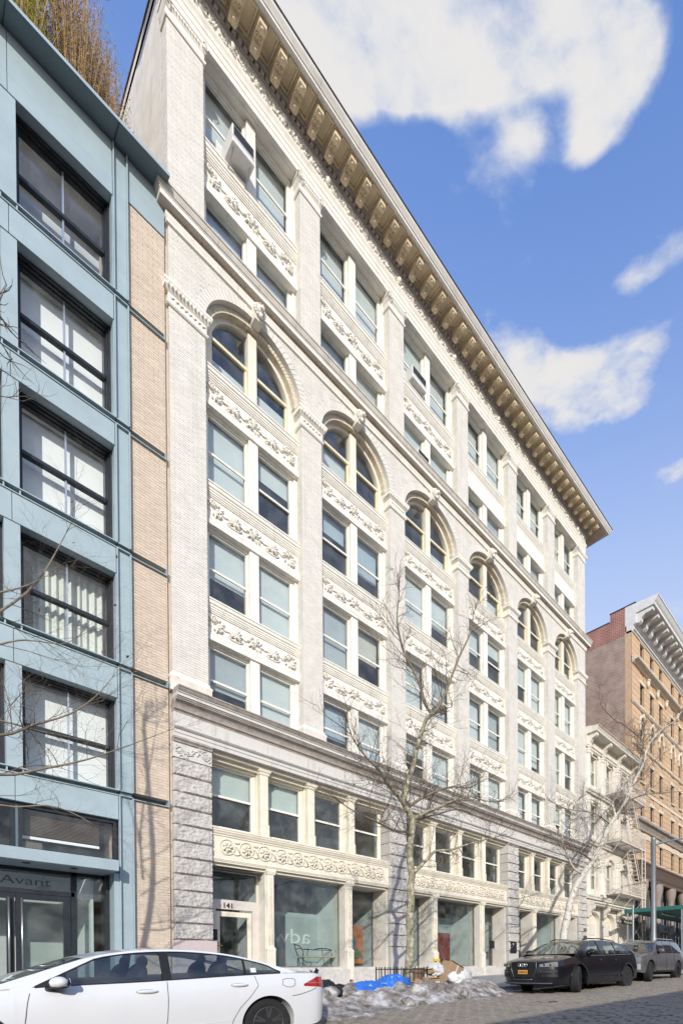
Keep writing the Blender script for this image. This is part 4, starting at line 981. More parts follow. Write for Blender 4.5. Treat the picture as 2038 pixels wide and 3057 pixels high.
# ------------------------------------------------------------------ cream cast-iron house with the fire escape
mat('iron_cream', (.70, .655, .575), .6, .06, 4, .2, 40, stain=.5, stain_col=(.42, .34, .25), stain_scale=1.2, streak=1)
mat('escape_paint', (.68, .60, .52), .55, .06, 6)
mat('rusty_edge', (.42, .30, .20), .8, .2, 5)
mat('sign_black', (.02, .018, .016), .5, .1); mat('sign_gold', (.60, .50, .30), .5, .05)
mat('dark_sash', (.03, .03, .035), .5, .2)
def simple_window(parent, xc, z0, w, h, y, mt='trim_cream', gl='window_glass', shade=0, arch=False):
    def f():
        m = MB(); m.box(-w/2, -w/2+.05, 0, .08, 0, h); m.box(w/2-.05, w/2, 0, .08, 0, h); m.box(-w/2+.05, w/2-.05, 0, .08, h-.05, h); m.box(-w/2+.05, w/2-.05, 0, .08, 0, .06); m.box(-w/2+.05, w/2-.05, -.02, .04, h*.5-.03, h*.5+.03); return m.mesh('window', mt)
    o = obj('window', cached(('sw', w, h, mt), f), parent, (xc, y, z0))
    for (za, zb_) in ((.06, h*.5-.03), (h*.5+.03, h-.05)):
        obj('pane', cached(('sp', w, round(za, 3), round(zb_, 3), gl), lambda: pane_mesh(w-.1, zb_-za, gl)), o, (xc-w/2+.05, y+.03, z0+za))
    if shade: 
        def g():
            m = MB(); m.box(-w/2, w/2, 0, .01, h*(1-shade), h); return m.mesh('shade', 'blind')
        obj('shade', cached(('ss', w, h, shade), g), o, (xc, y+.2, z0))
    return o
I = thing('iron_front_house', 'cream cast iron house with columns and a zigzag fire escape', 'building', (29, D, .8))
IX0, IX1 = 25.66, 32.28
IC = [26.72, 28.78, 30.84]; IW = .82
FL = [(12.15, 13.9), (9.15, 10.95), (5.85, 7.65)]
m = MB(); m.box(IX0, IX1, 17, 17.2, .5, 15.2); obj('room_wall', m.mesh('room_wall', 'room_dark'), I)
m = MB(); m.box(IX0, IX1, D+.3, 30, 15.05, 15.25); obj('roof', m.mesh('roof', 'roof_metal'), I)
m = MB(); m.box(IX1-.25, IX1, D+.2, 30, .5, 15.1); obj('side_wall', m.mesh('side_wall', 'stucco'), I)
for z in (4.9, 8.3, 11.5):
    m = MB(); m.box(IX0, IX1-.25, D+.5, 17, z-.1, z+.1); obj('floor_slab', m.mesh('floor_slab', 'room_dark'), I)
edges = [IX0]+[v for c in IC for v in (c-IW/2, c+IW/2)]+[IX1]
for fi, (z0, z1) in enumerate(FL):
    zl = z0-.5; zt = (FL[fi-1][0]-.5) if fi else 14.45
    for k in range(0, len(edges), 2):
        m = MB(); m.box(edges[k], edges[k+1], D+.02, D+.5, zl, zt); obj('wall_pier', m.mesh('wall_pier', 'iron_cream'), I)
    for c in IC:
        m = MB(); m.box(c-IW/2, c+IW/2, D+.06, D+.5, zl, z0); obj('apron', m.mesh('apron', 'iron_cream'), I)
        m = MB(); m.box(c-IW/2, c+IW/2, D+.06, D+.5, z1, zt); obj('apron', m.mesh('apron', 'iron_cream'), I)
        simple_window(I, c, z0, IW, z1-z0, D+.20, shade=random.choice([0, .5]))
        # hood over each window
        m = MB()
        if fi == 2:
            n_ = 14; P = []
            for q in range(n_+1): P.append((c-.52*math.cos(math.pi*q/n_), z1-.15+.5*math.sin(math.pi*q/n_)))
            for q in range(n_): m.obox((( P[q][0]+P[q+1][0])/2, D-.02, (P[q][1]+P[q+1][1])/2), ((P[q+1][0]-P[q][0])/2, 0, (P[q+1][1]-P[q][1])/2), (0, .08, 0), Vector((-(P[q+1][1]-P[q][1]), 0, P[q+1][0]-P[q][0])).normalized()*.05)
        else:
            m.sweep([(-.02, z1+.12), (.05, z1+.12), (.08, z1+.16), (.14, z1+.2), (.14, z1+.24), (-.02, z1+.26)], c-.5, c+.5)
            for s in (-1, 1):
                m.ell((c+s*.42, D-.06, z1+.05), (.07, .08, .12), 7, 5)
            for q in range(5): m.ell((c-.3+.15*q, D-.04, z1+.32+.05*math.sin(q*.8)), (.07, .06, .06), 6, 4)
        obj('window_hood', m.mesh('window_hood', 'iron_cream'), I)
    # engaged columns
    for xc in [IX0+.28]+[(IC[i]+IC[i+1])/2 for i in range(2)]+[IX1-.35]:
        m = MB(); m.lathe([(.20, z0-.45), (.20, z0-.2), (.16, z0-.15), (.15, z0), (.135, z1-.2), (.15, z1-.15), (.14, z1-.1), (.17, z1+.08), (.22, z1+.14), (.22, z1+.2)], (xc, D+.02, 0), 14)
        o = obj('column', m.mesh('column', 'iron_cream', 'auto'), I)
        m = MB()
        for q in range(8): a = math.pi+q*math.pi/7; m.ell((xc+.16*math.cos(a), D+.02+.16*math.sin(a), z1+.0), (.045, .045, .08), 5, 4)
        obj('column_cap', m.mesh('column_cap', 'iron_cream', True), o)
    m = MB(); zz_ = z0-.5
    m.sweep([(-.05, zz_-.12), (.10, zz_-.12), (.12, zz_-.04), (.2, zz_+.02), (.22, zz_+.1), (.1, zz_+.14), (-.05, zz_+.15)], IX0, IX1); obj('floor_cornice', m.mesh('floor_cornice', 'iron_cream'), I)
# top cornice with big brackets
m = MB(); m.sweep([(-.05, 14.2), (.06, 14.2), (.08, 14.28), (.14, 14.30), (.14, 14.36), (.08, 14.4), (.06, 14.85), (.12, 14.9), (.72, 14.92), (.74, 15.0), (.80, 15.1), (.84, 15.18), (.84, 15.22), (-.05, 15.35)], IX0, IX1, D, 0, 0); co = obj('cornice', m.mesh('cornice', 'iron_cream'), I)
m = MB(); m.box(IX0, IX1, D-.86, D-.84, 15.16, 15.26); obj('rust_edge', m.mesh('rust_edge', 'rusty_edge'), co)
for k, xc in enumerate([IX0+.25, 27.75, 29.8, IX1-.3]):
    m = MB(); P = [(.0, 14.15), (.1, 14.1), (.16, 14.2), (.16, 14.4), (.3, 14.6), (.5, 14.68), (.58, 14.75), (.6, 14.9), (0, 14.9)]
    m.stations([[(xc-.13, D-.05-p, z) for p, z in P], [(xc+.13, D-.05-p, z) for p, z in P]]); obj('bracket', m.mesh('bracket', 'iron_cream'), co)
# ground storey: arches, consoles, hood ledge
for xc in IC:
    m = MB(); w2 = .78; n_ = 14; y = D+.05
    A_ = [(xc-w2*math.cos(math.pi*q/n_), 3.9+w2*.75*math.sin(math.pi*q/n_)) for q in range(n_+1)]
    for q in range(n_): m.q((A_[q][0], y, A_[q][1]), (A_[q+1][0], y, A_[q+1][1]), (A_[q+1][0], y, 4.95), (A_[q][0], y, 4.95)); m.q((A_[q][0], y, A_[q][1]), (A_[q][0], y+.4, A_[q][1]), (A_[q+1][0], y+.4, A_[q+1][1]), (A_[q+1][0], y, A_[q+1][1]))
    obj('shop_arch', m.mesh('shop_arch', 'iron_cream', False, False), I)
    m = MB(); m.box(xc-w2, xc+w2, D+.35, D+.42, .8, 4.6); 
    o = obj('shop_panel', m.mesh('shop_panel', 'trim_cream'), I)
    for q in range(3):
        m = MB(); m.bbox(xc-.6, xc+.6, D+.31, D+.36, 1.3+.9*q, 2.05+.9*q, .02); obj('sunk_panel', m.mesh('sunk_panel', 'iron_cream'), o)
for k, (x0, x1) in enumerate(((IX0, IC[0]-.78), (IC[0]+.78, IC[1]-.78), (IC[1]+.78, IC[2]-.78), (IC[2]+.78, IX1))):
    m = MB(); m.box(x0, x1, D+.03, D+.5, .6, 4.95); m.bbox(x0+.08, x1-.08, D-.06, D+.05, .6, 3.6, .02); m.box(x0+.03, x1-.03, D-.09, D+.05, 3.6, 3.72); wp = obj('shop_pier', m.mesh('shop_pier', 'iron_cream'), I)
    xc = (x0+x1)/2; m = MB(); P = [(0, 4.1), (.12, 4.1), (.2, 4.2), (.2, 4.35), (.35, 4.5), (.45, 4.6), (.45, 4.8), (0, 4.8)]
    m.stations([[(xc-.12, D-.02-p, z) for p, z in P], [(xc+.12, D-.02-p, z) for p, z in P]]); obj('console', m.mesh('console', 'iron_cream'), wp)
m = MB(); m.sweep([(-.05, 4.8), (.48, 4.8), (.5, 4.86), (.6, 4.92), (.6, 5.0), (.2, 5.12), (-.05, 5.15)], IX0, IX1); obj('hood_ledge', m.mesh('hood_ledge', 'iron_cream'), I)
# shop sign hung under the ledge
s_ = thing('hanging_sign', 'narrow black shop sign with gold lettering under the fire escape', 'sign', (29.5, 13.0, 3.95))
m = MB(); m.bbox(-1.2, 1.2, -.03, .03, -.15, .15, .006); obj('board', m.mesh('board', 'sign_black'), s_, local=True)
obj('lettering', text_mesh('lettering', 'MisuraEmme', .22, 'sign_gold', .004, 1.55), s_, (0, -.034, -.07), local=True)
m = MB()
for x in (-1.0, 1.0): m.tube([(x, 0, .15), (x, .2, .9)], .012, 5)
obj('hanger', m.mesh('hanger', 'black_metal'), s_, local=True)
# fire escape
FE = obj('fire_escape', None, I, (31, D-.6, 5.9)); FE.empty_display_size = .2
LZ = [5.75, 9.0, 12.05]; FX0, FX1, FY = 28.2, 32.15, D-1.05
for k, z in enumerate(LZ):
    m = MB()
    for q in range(11): m.box(FX0, FX1, FY+.04+q*.095, FY+.085+q*.095, z, z+.035)
    for x in (FX0, FX0+1.3, FX0+2.6, FX1-.05): m.box(x, x+.05, FY, D, z-.05, z)
    m.box(FX0, FX1, FY, FY+.03, z-.06, z+.02)
    obj('landing', m.mesh('landing', 'escape_paint'), FE)
    m = MB()
    for zz_ in (z+.12, z+.55, z+.95): m.tube([(FX0, D, zz_), (FX0, FY, zz_), (FX1, FY, zz_), (FX1, D, zz_)], .022, 5)
    q = 0
    while FX0+q*.125 <= FX1: m.tube([(FX0+q*.125, FY, z), (FX0+q*.125, FY, z+.95)], .014, 4); q += 1
    for q in range(1, 8):
        for x in (FX0, FX1): m.tube([(x, FY+q*.13, z), (x, FY+q*.13, z+.95)], .014, 4)
    obj('railing', m.mesh('railing', 'escape_paint'), FE)
    m = MB()
    for x in (FX0+.1, (FX0+FX1)/2, FX1-.1): m.tube([(x, D, z-1.0), (x, FY+.1, z-.05)], .02, 5)
    obj('strut', m.mesh('strut', 'escape_paint'), FE)
    if k < 2:
        z2 = LZ[k+1]; m = MB(); xa, xb = FX1-.35, FX0+2.0
        for yy in (FY+.15, FY+.6): m.tube([(xa, yy, z), (xb, yy, z2)], .04, 5); m.tube([(xa, yy, z+.7), (xb, yy, z2+.7)], .018, 5)
        for q in range(1, 13): s = q/13; m.box(xa+(xb-xa)*s-.09, xa+(xb-xa)*s+.09, FY+.15, FY+.6, z+(z2-z)*s-.012, z+(z2-z)*s+.012)
        obj('stair', m.mesh('stair', 'escape_paint'), FE)
m = MB()
for x in (31.45, 32.0): m.tube([(x, FY+.02, 3.5), (x, FY+.02, 9.0)], .03, 5)
for q in range(17): m.tube([(31.45, FY+.02, 3.6+.32*q), (32.0, FY+.02, 3.6+.32*q)], .02, 5)
obj('drop_ladder', m.mesh('drop_ladder', 'escape_paint'), FE)

# ------------------------------------------------------------------ tall brown brick building beyond
mat('brown_brick', (.57, .40, .255), .85, .10, 6, .3, 30, island=.06, stain=.2, stain_scale=1)
mat('brown_trim', (.66, .58, .47), .75, .08, 5, .25, 40, stain=.4, stain_col=(.42, .33, .24), stain_scale=1.2)
mat('cornice_grey', (.66, .655, .64), .6, .06, 4, .2, 30, stain=.3, stain_col=(.45, .44, .42))
mat('shop_bronze', (.16, .115, .095), .6, .1, 6); mat('bronze_light', (.30, .24, .21), .6, .1, 6)
def brick_wall_mat(name, c1, c2, mo, ax):
    m = bpy.data.materials.new(name); m.use_nodes = True; MATS[name] = m; t = m.node_tree; n = t.nodes; b = n['Principled BSDF']; k = t.links.new
    g = n.new('ShaderNodeNewGeometry'); sp = n.new('ShaderNodeSeparateXYZ'); k(g.outputs['Position'], sp.inputs[0]); cb = n.new('ShaderNodeCombineXYZ'); k(sp.outputs[ax], cb.inputs[0]); k(sp.outputs['Z'], cb.inputs[1])
    br = n.new('ShaderNodeTexBrick'); br.inputs['Scale'].default_value = 1; br.inputs['Brick Width'].default_value = .30; br.inputs['Row Height'].default_value = .105; br.inputs['Mortar Size'].default_value = .011
    br.inputs['Color1'].default_value = c1+(1,); br.inputs['Color2'].default_value = c2+(1,); br.inputs['Mortar'].default_value = mo+(1,); k(cb.outputs[0], br.inputs['Vector'])
    nz = n.new('ShaderNodeTexNoise'); nz.inputs['Scale'].default_value = 1.3; nz.inputs['Detail'].default_value = 8; k(g.outputs['Position'], nz.inputs['Vector'])
    mx = n.new('ShaderNodeMix'); mx.data_type = 'RGBA'; mx.blend_type = 'MULTIPLY'; mx.inputs['Factor'].default_value = .55; k(br.outputs['Color'], mx.inputs['A'])
    cr_ = n.new('ShaderNodeMapRange'); cr_.inputs['From Min'].default_value = .3; cr_.inputs['From Max'].default_value = .7; cr_.inputs['To Min'].default_value = .55; cr_.inputs['To Max'].default_value = 1.25; k(nz.outputs['Fac'], cr_.inputs['Value']); k(cr_.outputs[0], mx.inputs['B'])
    k(mx.outputs['Result'], b.inputs['Base Color']); b.inputs['Roughness'].default_value = .9
    bp = n.new('ShaderNodeBump'); bp.inputs['Strength'].default_value = .5; bp.inputs['Distance'].default_value = .01; k(br.outputs['Fac'], bp.inputs['Height']); bp.invert = True; k(bp.outputs[0], b.inputs['Normal'])
brick_wall_mat('old_brick', (.36, .25, .205), (.30, .20, .16), (.50, .46, .42), 'Y')
brick_wall_mat('red_brick', (.31, .105, .075), (.25, .08, .06), (.55, .45, .40), 'Y')
brick_wall_mat('red_brick_front', (.36, .12, .08), (.28, .09, .06), (.40, .34, .30), 'X')
H_ = thing('brown_brick_building', 'tall tan brown brick building with a heavy white bracketed cornice', 'building', (40, D, 1))
HX0, HX1 = 32.3, 62.0
m = MB(); m.prism([(0, 0)]*0 or [(HX0, 1), (HX0+.35, 1), (HX0+.35, 24.4), (HX0, 24.4)], D+.5, 44); obj('side_wall', m.mesh('side_wall', 'old_brick'), H_)
m = MB(); m.box(HX0, HX0+.35, D+.5, 44, 24.4, 25.78); obj('side_wall_top', m.mesh('side_wall_top', 'red_brick'), H_)
m = MB(); m.box(HX0, HX0+.35, D+.5, 15.63, 25.78, 26.33); obj('parapet', m.mesh('parapet', 'red_brick'), H_)
m = MB(); m.box(HX0-.04, HX0+.4, D-.3, 15.66, 26.345, 26.39); m.box(HX0-.04, HX0+.4, 15.66, 44, 25.78, 25.83); obj('coping', m.mesh('coping', 'roof_metal'), H_)
m = MB(); m.box(HX0+.35, HX1, D+.5, 44, 25.3, 25.5); obj('roof', m.mesh('roof', 'roof_metal'), H_)
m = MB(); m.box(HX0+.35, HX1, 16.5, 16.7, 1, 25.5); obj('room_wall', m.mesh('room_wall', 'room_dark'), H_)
HC = []
x = 34.06
while x < 60: HC += [x, x+1.86, x+3.72]; x += 6.30
HW = .70
rows = [(22.95, 24.35), (19.88, 21.5), (17.24, 18.75), (14.5, 16.0), (11.95, 13.1), (8.95, 10.4)]
zlim = [24.6, 22.6, 19.75, 16.9, 13.9, 11.0, 8.75]
hp = MB()
e = [HX0]+[v for c in HC for v in (c-HW/2, c+HW/2)]+[HX1]
for k in range(0, len(e), 2):                                # brick piers with a groove at every fifth course
    m = MB(); z = 8.75
    m.box(e[k], e[k+1], D+.03, D+.5, 8.7, 24.6)
    while z < 24.5: m.box(e[k], e[k+1], D, D+.04, z+.012, min(z+.37, 24.55)); z += .385
    obj('brick_pier', m.mesh('brick_pier', 'brown_brick'), H_)
for ri, (z0, z1) in enumerate(rows):
    for c in HC:
        m = MB(); m.box(c-HW/2, c+HW/2, D+.05, D+.5, z1, zlim[ri]); obj('brick_apron', m.mesh('brick_apron', 'brown_brick'), H_)
        m = MB(); m.box(c-HW/2, c+HW/2, D+.05, D+.5, zlim[ri+1], z0); obj('brick_apron', m.mesh('brick_apron', 'brown_brick'), H_)
        simple_window(H_, c, z0, HW, z1-z0, D+.16, 'dark_sash', shade=random.choice([0, 0, .4]))
        m = MB()
        if ri == 2:
            m.tube([(c-.46*math.cos(math.pi*q/16), D-.03, z1-.12+.55*math.sin(math.pi*q/16)) for q in range(17)], .11, 6)
            m.ell((c, D-.1, z1+.46), (.13, .13, .2), 7, 5)
            for sg_ in (-1, 1):
                m.box(c+sg_*.5-.14, c+sg_*.5+.14, D-.14, D+.05, z1-.3, z1-.12)
                for q in range(3): m.ell((c+sg_*.5, D-.06, z1-.36-.13*q), (.13-.03*q, .11, .09), 6, 4)
        elif ri == 0: m.box(c-.46, c+.46, D-.03, D+.06, z1+.02, z1+.09)
        else: m.box(c-HW/2-.12, c+HW/2+.12, D-.04, D+.06, z1, z1+.24); m2_ = MB(); m2_.sweep([(-.02, z0-.1), (.08, z0-.1), (.1, z0-.03), (.1, z0), (-.02, z0)], c-HW/2-.1, c+HW/2+.1); obj('window_sill', m2_.mesh('window_sill', 'brown_trim'), H_)
        obj('window_head', m.mesh('window_head', 'brown_trim', ri == 2), H_)
        if ri == 1:
            m = MB(); m.ell((c+.93, D-.1, 22.0), (.17, .15, .3), 8, 6); m.ell((c+.93, D-.15, 22.2), (.2, .15, .1), 8, 5); obj('cartouche', m.mesh('cartouche', 'brown_trim', True), H_)
for nm, pr, mt in (('string_course', [(-.05, 22.35), (.1, 22.35), (.2, 22.45), (.45, 22.52), (.5, 22.6), (.5, 22.66), (-.05, 22.8)], 'brown_trim'),
                   ('string_course', [(-.05, 19.55), (.05, 19.55), (.15, 19.65), (.15, 19.72), (-.05, 19.78)], 'brown_trim'),
                   ('string_course', [(-.05, 16.75), (.05, 16.75), (.12, 16.82), (.12, 16.88), (-.05, 16.92)], 'brown_trim'),
                   ('string_course', [(-.05, 13.75), (.04, 13.75), (.04, 13.95), (-.05, 13.98)], 'brown_trim'),
                   ('mid_cornice', [(-.05, 10.95), (.1, 10.95), (.16, 11.1), (.3, 11.3), (.5, 11.4), (.55, 11.5), (.55, 11.56), (-.05, 11.75)], 'granite_cornice'),
                   ('white_band', [(-.05, 10.45), (.06, 10.45), (.06, 10.78), (-.05, 10.8)], 'brown_trim'),
                   ('shop_cornice', [(-.4, 7.4), (.2, 7.4), (.25, 7.6), (.35, 7.75), (.5, 8.1), (.6, 8.3), (.7, 8.4), (.7, 8.5), (-.4, 8.72)], 'shop_bronze')):
    m = MB(); m.sweep(pr, HX0, HX1); obj(nm, m.mesh(nm, mt), H_)
# great cornice
m = MB(); m.sweep([(-.4, 24.45), (.08, 24.45), (.1, 24.52), (.2, 24.56), (.2, 24.64), (.1, 24.67), (.1, 24.86), (.2, 24.9), (.28, 24.98), (-.4, 25.0)], HX0, HX1); gc = obj('great_cornice', m.mesh('great_cornice', 'cornice_grey'), H_)
m = MB(); m.sweep([(-.5, 25.0), (.3, 25.0), (.3, 25.62), (1.6, 25.66), (1.62, 25.82), (1.72, 25.92), (1.85, 26.12), (1.9, 26.15), (1.9, 26.22), (-.5, 26.34)], HX0, HX1); obj('crown', m.mesh('crown', 'cornice_grey'), gc)
x = HX0+.25
while x < HX1:
    m = MB(); P = [(.25, 24.98), (.5, 24.92), (.62, 25.02), (.66, 25.18), (.95, 25.36), (1.3, 25.38), (1.45, 25.45), (1.48, 25.655), (.25, 25.62)]
    m.stations([[(x-.17, D-p, z) for p, z in P], [(x+.17, D-p, z) for p, z in P]]); obj('bracket', cached(('hb', round(x, 2)), lambda: m.mesh('bracket', 'cornice_grey')), gc); x += .93
# shop storey with columns, shaded by the builders' shed
for k in range(9):
    xc = 34.0+2.9*k; m = MB(); m.lathe([(.35, 1), (.35, 1.6), (.28, 1.7), (.27, 6.2), (.3, 6.3), (.42, 6.8), (.45, 7.0), (.45, 7.4)], (xc, D, 0), 12); obj('shop_column', m.mesh('shop_column', 'bronze_light', 'auto'), H_)
m = MB(); m.box(HX0, HX1, D+.6, D+.7, 1, 7.4); obj('shop_front', m.mesh('shop_front', 'room_dark'), H_)
for k in range(9):
    obj('shop_pane', cached('hpane', lambda: pane_mesh(2.3, 5.2, 'shop_glass')), H_, (34.3+2.9*k, D+.45, 1.8))
# pavement shed in front of it
mat('shed_green', (.03, .14, .13), .6, .1, 5); mat('galv', (.30, .33, .36), .5, .08, 12, metal=.6); mat('tube_light', (.9, .92, .9), .4, .02)
SH = thing('sidewalk_shed', 'green pavement shed with steel posts and crossed braces', 'scaffolding', (34, 11.5, .9))
m = MB(); m.box(29.2, 60, 9.5, 13.2, 4.62, 4.72); obj('deck', m.mesh('deck', 'shed_green'), SH)
m = MB(); m.box(29.2, 60, 9.44, 9.5, 4.55, 4.78); m.box(29.14, 29.2, 9.44, 13.2, 4.55, 4.78); fp = obj('fascia', m.mesh('fascia', 'shed_green'), SH)
for x in (29.2, 31.6, 34, 37, 40, 43):
    for y in (9.6, 13.0):
        m = MB(); m.tube([(x, y, gz(x)+.1), (x, y, 4.6)], .05, 8); m.box(x-.12, x+.12, y-.12, y+.12, gz(x)+.1, gz(x)+.14); obj('post', m.mesh('post', 'galv', 'auto'), SH)
for x in (29.2, 31.6, 34, 37, 40):
    for y in (9.6, 13.0):
        for (za, zb_) in ((2.6, 4.3), (4.3, 2.6)):
            m = MB(); m.tube([(x, y, za), (x+2.7, y+.03 if za > 3 else y-.03, zb_)], .024, 6); obj('brace', m.mesh('brace', 'galv'), SH)
m = MB()
for x in (29.25, 32, 35, 38, 41): m.tube([(x, 9.47, 4.78), (x, 9.47, 5.75)], .025, 6)
for z in (5.25, 5.72): m.tube([(29.25, 9.47, z), (42, 9.47, z)], .022, 6)
obj('guard_rail', m.mesh('guard_rail', 'galv'), SH)
for x in (31.0, 34.5):
    m = MB(); m.box(x, x+2.4, 11.4, 11.5, 4.50, 4.58); obj('tube_lamp', m.mesh('tube_lamp', 'tube_light'), SH)
m = MB(); m.box(29.5, 31.5, 9.46, 9.5, 4.8, 5.7); obj('netting', m.mesh('netting', 'shed_green'), SH) if False else None
sg = thing('shop_banner', 'pale banner with dark capital letters hung behind the shed braces', 'sign', (37.5, 13.5, 4.0))
m = MB(); m.bbox(-1.4, 1.4, -.02, .02, -.28, .28, .004); obj('board', m.mesh('board', 'blind_grey'), sg, local=True)
obj('lettering', text_mesh('lettering', 'AFA', .36, 'print_black', .004, 2.0), sg, (0, -.026, -.13), local=True)

# ------------------------------------------------------------------ street lamp
lx, ly = 24.4, 9.45
lp = thing('street_lamp', 'galvanised street lamp post with a long arm beside the fire escape', 'street lamp', (lx, ly, gz(lx)+.15))
m = MB(); m.lathe([(.22, 0), (.22, .12), (.17, .2), (.165, 1.4), (.15, 1.45), (.135, 2.0), (.115, 6.7), (.13, 6.72), (.13, 6.85), (.02, 6.92)], n=14); obj('post', m.mesh('post', 'galv', 'auto'), lp, local=True)
m = MB(); m.tube([(.1, 0, 6.55), (.9, -.05, 6.78), (2.4, -.15, 7.2), (4.6, -.3, 7.75)], [.06, .055, .045, .04], 8); obj('arm', m.mesh('arm', 'galv', True), lp, local=True)
m = MB(); m.tube([(.1, 0, 5.35), (4.6, -.25, 5.9)], .008, 4); obj('cable', m.mesh('cable', 'black_metal'), lp, local=True)
m = MB(); m.ell((4.9, -.32, 7.78), (.35, .13, .09), 12, 6); obj('lamp_head', m.mesh('lamp_head', 'galv', True), lp, local=True)
m = MB(); m.lathe([(.05, 0), (.05, .6), (.045, 3.2), (.03, 3.25)], n=10); pp = thing('signpost', 'slim grey steel signpost in front of the drop ladder', 'post', (21.95, 9.5, gz(22)+.15)); obj('post', m.mesh('post', 'galv', 'auto'), pp, local=True)
m = MB(); m.lathe([(.09, 0), (.09, .05), (.05, .09)], n=10); obj('base', m.mesh('base', 'galv', 'auto'), pp, local=True)
# graffiti on the last granite pier
def scrawl(label, x, z, w, h, n, seed, mt='print_black', yy=D-.075):
    rnd = random.Random(seed); g = MB()
    for k in range(n):
        cx, cz = x+w*(k+.5)/n, z+h/2; pts = []
        a0 = rnd.uniform(0, 6)
        for q in range(9): a = a0+q*.75; pts.append((cx+w/n*.55*math.cos(a)*rnd.uniform(.6, 1), yy, cz+h*.5*math.sin(a)*rnd.uniform(.5, 1)))
        g.tube(pts, .012, 4)
    o = obj('graffiti', g.mesh('graffiti', mt), None, label=label, category='graffiti')
scrawl('small black tag sprayed high on the last granite pier', 25.2, 3.22, .34, .22, 3, 1)
scrawl('black graffiti scribble sprayed lower on the last granite pier', 25.15, 2.5, .42, .55, 4, 2)
scrawl('dense dark red and black scrawl on the shop reveal beside the last pier', 23.95, 2.6, .72, .36, 9, 3, yy=D+.93)

# ------------------------------------------------------------------ houses across the street, behind the viewer, seen in the glass
OP = thing('low_brick_shop', 'low red brick shop row across the street seen in reflections', 'building', (0, -5, .2))
m = MB(); m.box(-24, 29.5, -14, -4.6, 0, 4.7); obj('wall', m.mesh('wall', 'red_brick_front'), OP)
m = MB(); m.sweep([(-.1, 4.5), (.2, 4.5), (.3, 4.6), (.3, 4.8), (-.1, 4.85)], -24, 29.5, -4.6); obj('coping', m.mesh('coping', 'brown_trim'), OP)
OQ = thing('tall_brick_warehouse', 'tall red brown brick warehouse across the street seen in reflections', 'building', (24, -5, .5))
m = MB(); m.box(30, 75, -16, -4.6, 0, 17); obj('wall', m.mesh('wall', 'red_brick_front'), OQ)
for (o, xa, xb, zs) in ((OP, -22, 29, (1.5,)), (OQ, 31, 72, (1.5, 5.2, 8.6, 12.0, 14.2))):
    x = xa
    while x < xb-1:
        for z in zs:
            def f():
                m = MB(); m.box(-.65, .65, 0, .03, 0, 2.0); return m.mesh('window', 'dark_sash')
            w = obj('window', cached('opw', f), o, (x+.8, -4.62, z))
            def g():
                m = MB(); m.box(-.8, .8, 0, .16, -.18, 0); m.box(-.8, .8, 0, .12, 2.0, 2.25); return m.mesh('sill', 'brown_trim')
            obj('sill', cached('ops', g), w, (x+.8, -4.605, z))
        x += 2.5
# ------------------------------------------------------------------ parked cars
mat('car_white', (.70, .71, .72), .3, .015, 3, coat=.7, spec=.5)
mat('car_black', (.007, .0075, .010), .3, .1, 3, coat=.8, spec=.2, stain=.12, stain_col=(.06, .055, .05), stain_scale=2)
mat('car_grey', (.10, .10, .105), .3, .1, 3, coat=.8, spec=.5, stain=.3, stain_col=(.18, .17, .16), stain_scale=2)
mat('car_silver', (.50, .51, .52), .3, .04, 4, metal=.5, coat=.4)
mat('tyre', (.022, .022, .023), .85, .2, 20, .3, 80)
mat('rim_dark', (.05, .05, .055), .35, .1, 10, metal=.6); mat('rim_grey', (.16, .16, .165), .35, .1, 10, metal=.7)
mat('trim_black', (.012, .012, .013), .5, .1, 10)
mat('chrome', (.75, .76, .77), .12, .03, 10, metal=1)
mat('plate_gold', (.70, .36, .04), .5, .1, 6); mat('plate_ink', (.10, .08, .10), .5, .1)
mat('lamp_red', (.42, .012, .010), .15, .2, 8, coat=1); mat('lamp_clear', (.22, .23, .24), .08, .1, 8, coat=1, spec=.8); mat('lamp_dark', (.05, .055, .06), .1, .2, 8, coat=1)
mat('car_glass', (.012, .016, .018), .02, .2, 2, spec=.9, coat=1)
mat('seat_cloth', (.045, .045, .05), .9, .2, 8)
mat('sticker', (.62, .66, .62), .5, .05)
def curve(pts):
    def f(x):
        if x <= pts[0][0]: return pts[0][1]
        if x >= pts[-1][0]: return pts[-1][1]
        for i in range(len(pts)-1):
            if x <= pts[i+1][0]:
                x0, y0 = pts[i]; x1, y1 = pts[i+1]; h = x1-x0; t = (x-x0)/h
                m0 = ((y1-pts[i-1][1])/(x1-pts[i-1][0])) if i > 0 else (y1-y0)/h
                m1 = ((pts[i+2][1]-y0)/(pts[i+2][0]-x0)) if i < len(pts)-2 else (y1-y0)/h
                return (2*t**3-3*t*t+1)*y0+(t**3-2*t*t+t)*h*m0+(-2*t**3+3*t*t)*y1+(t**3-t*t)*h*m1
    return f
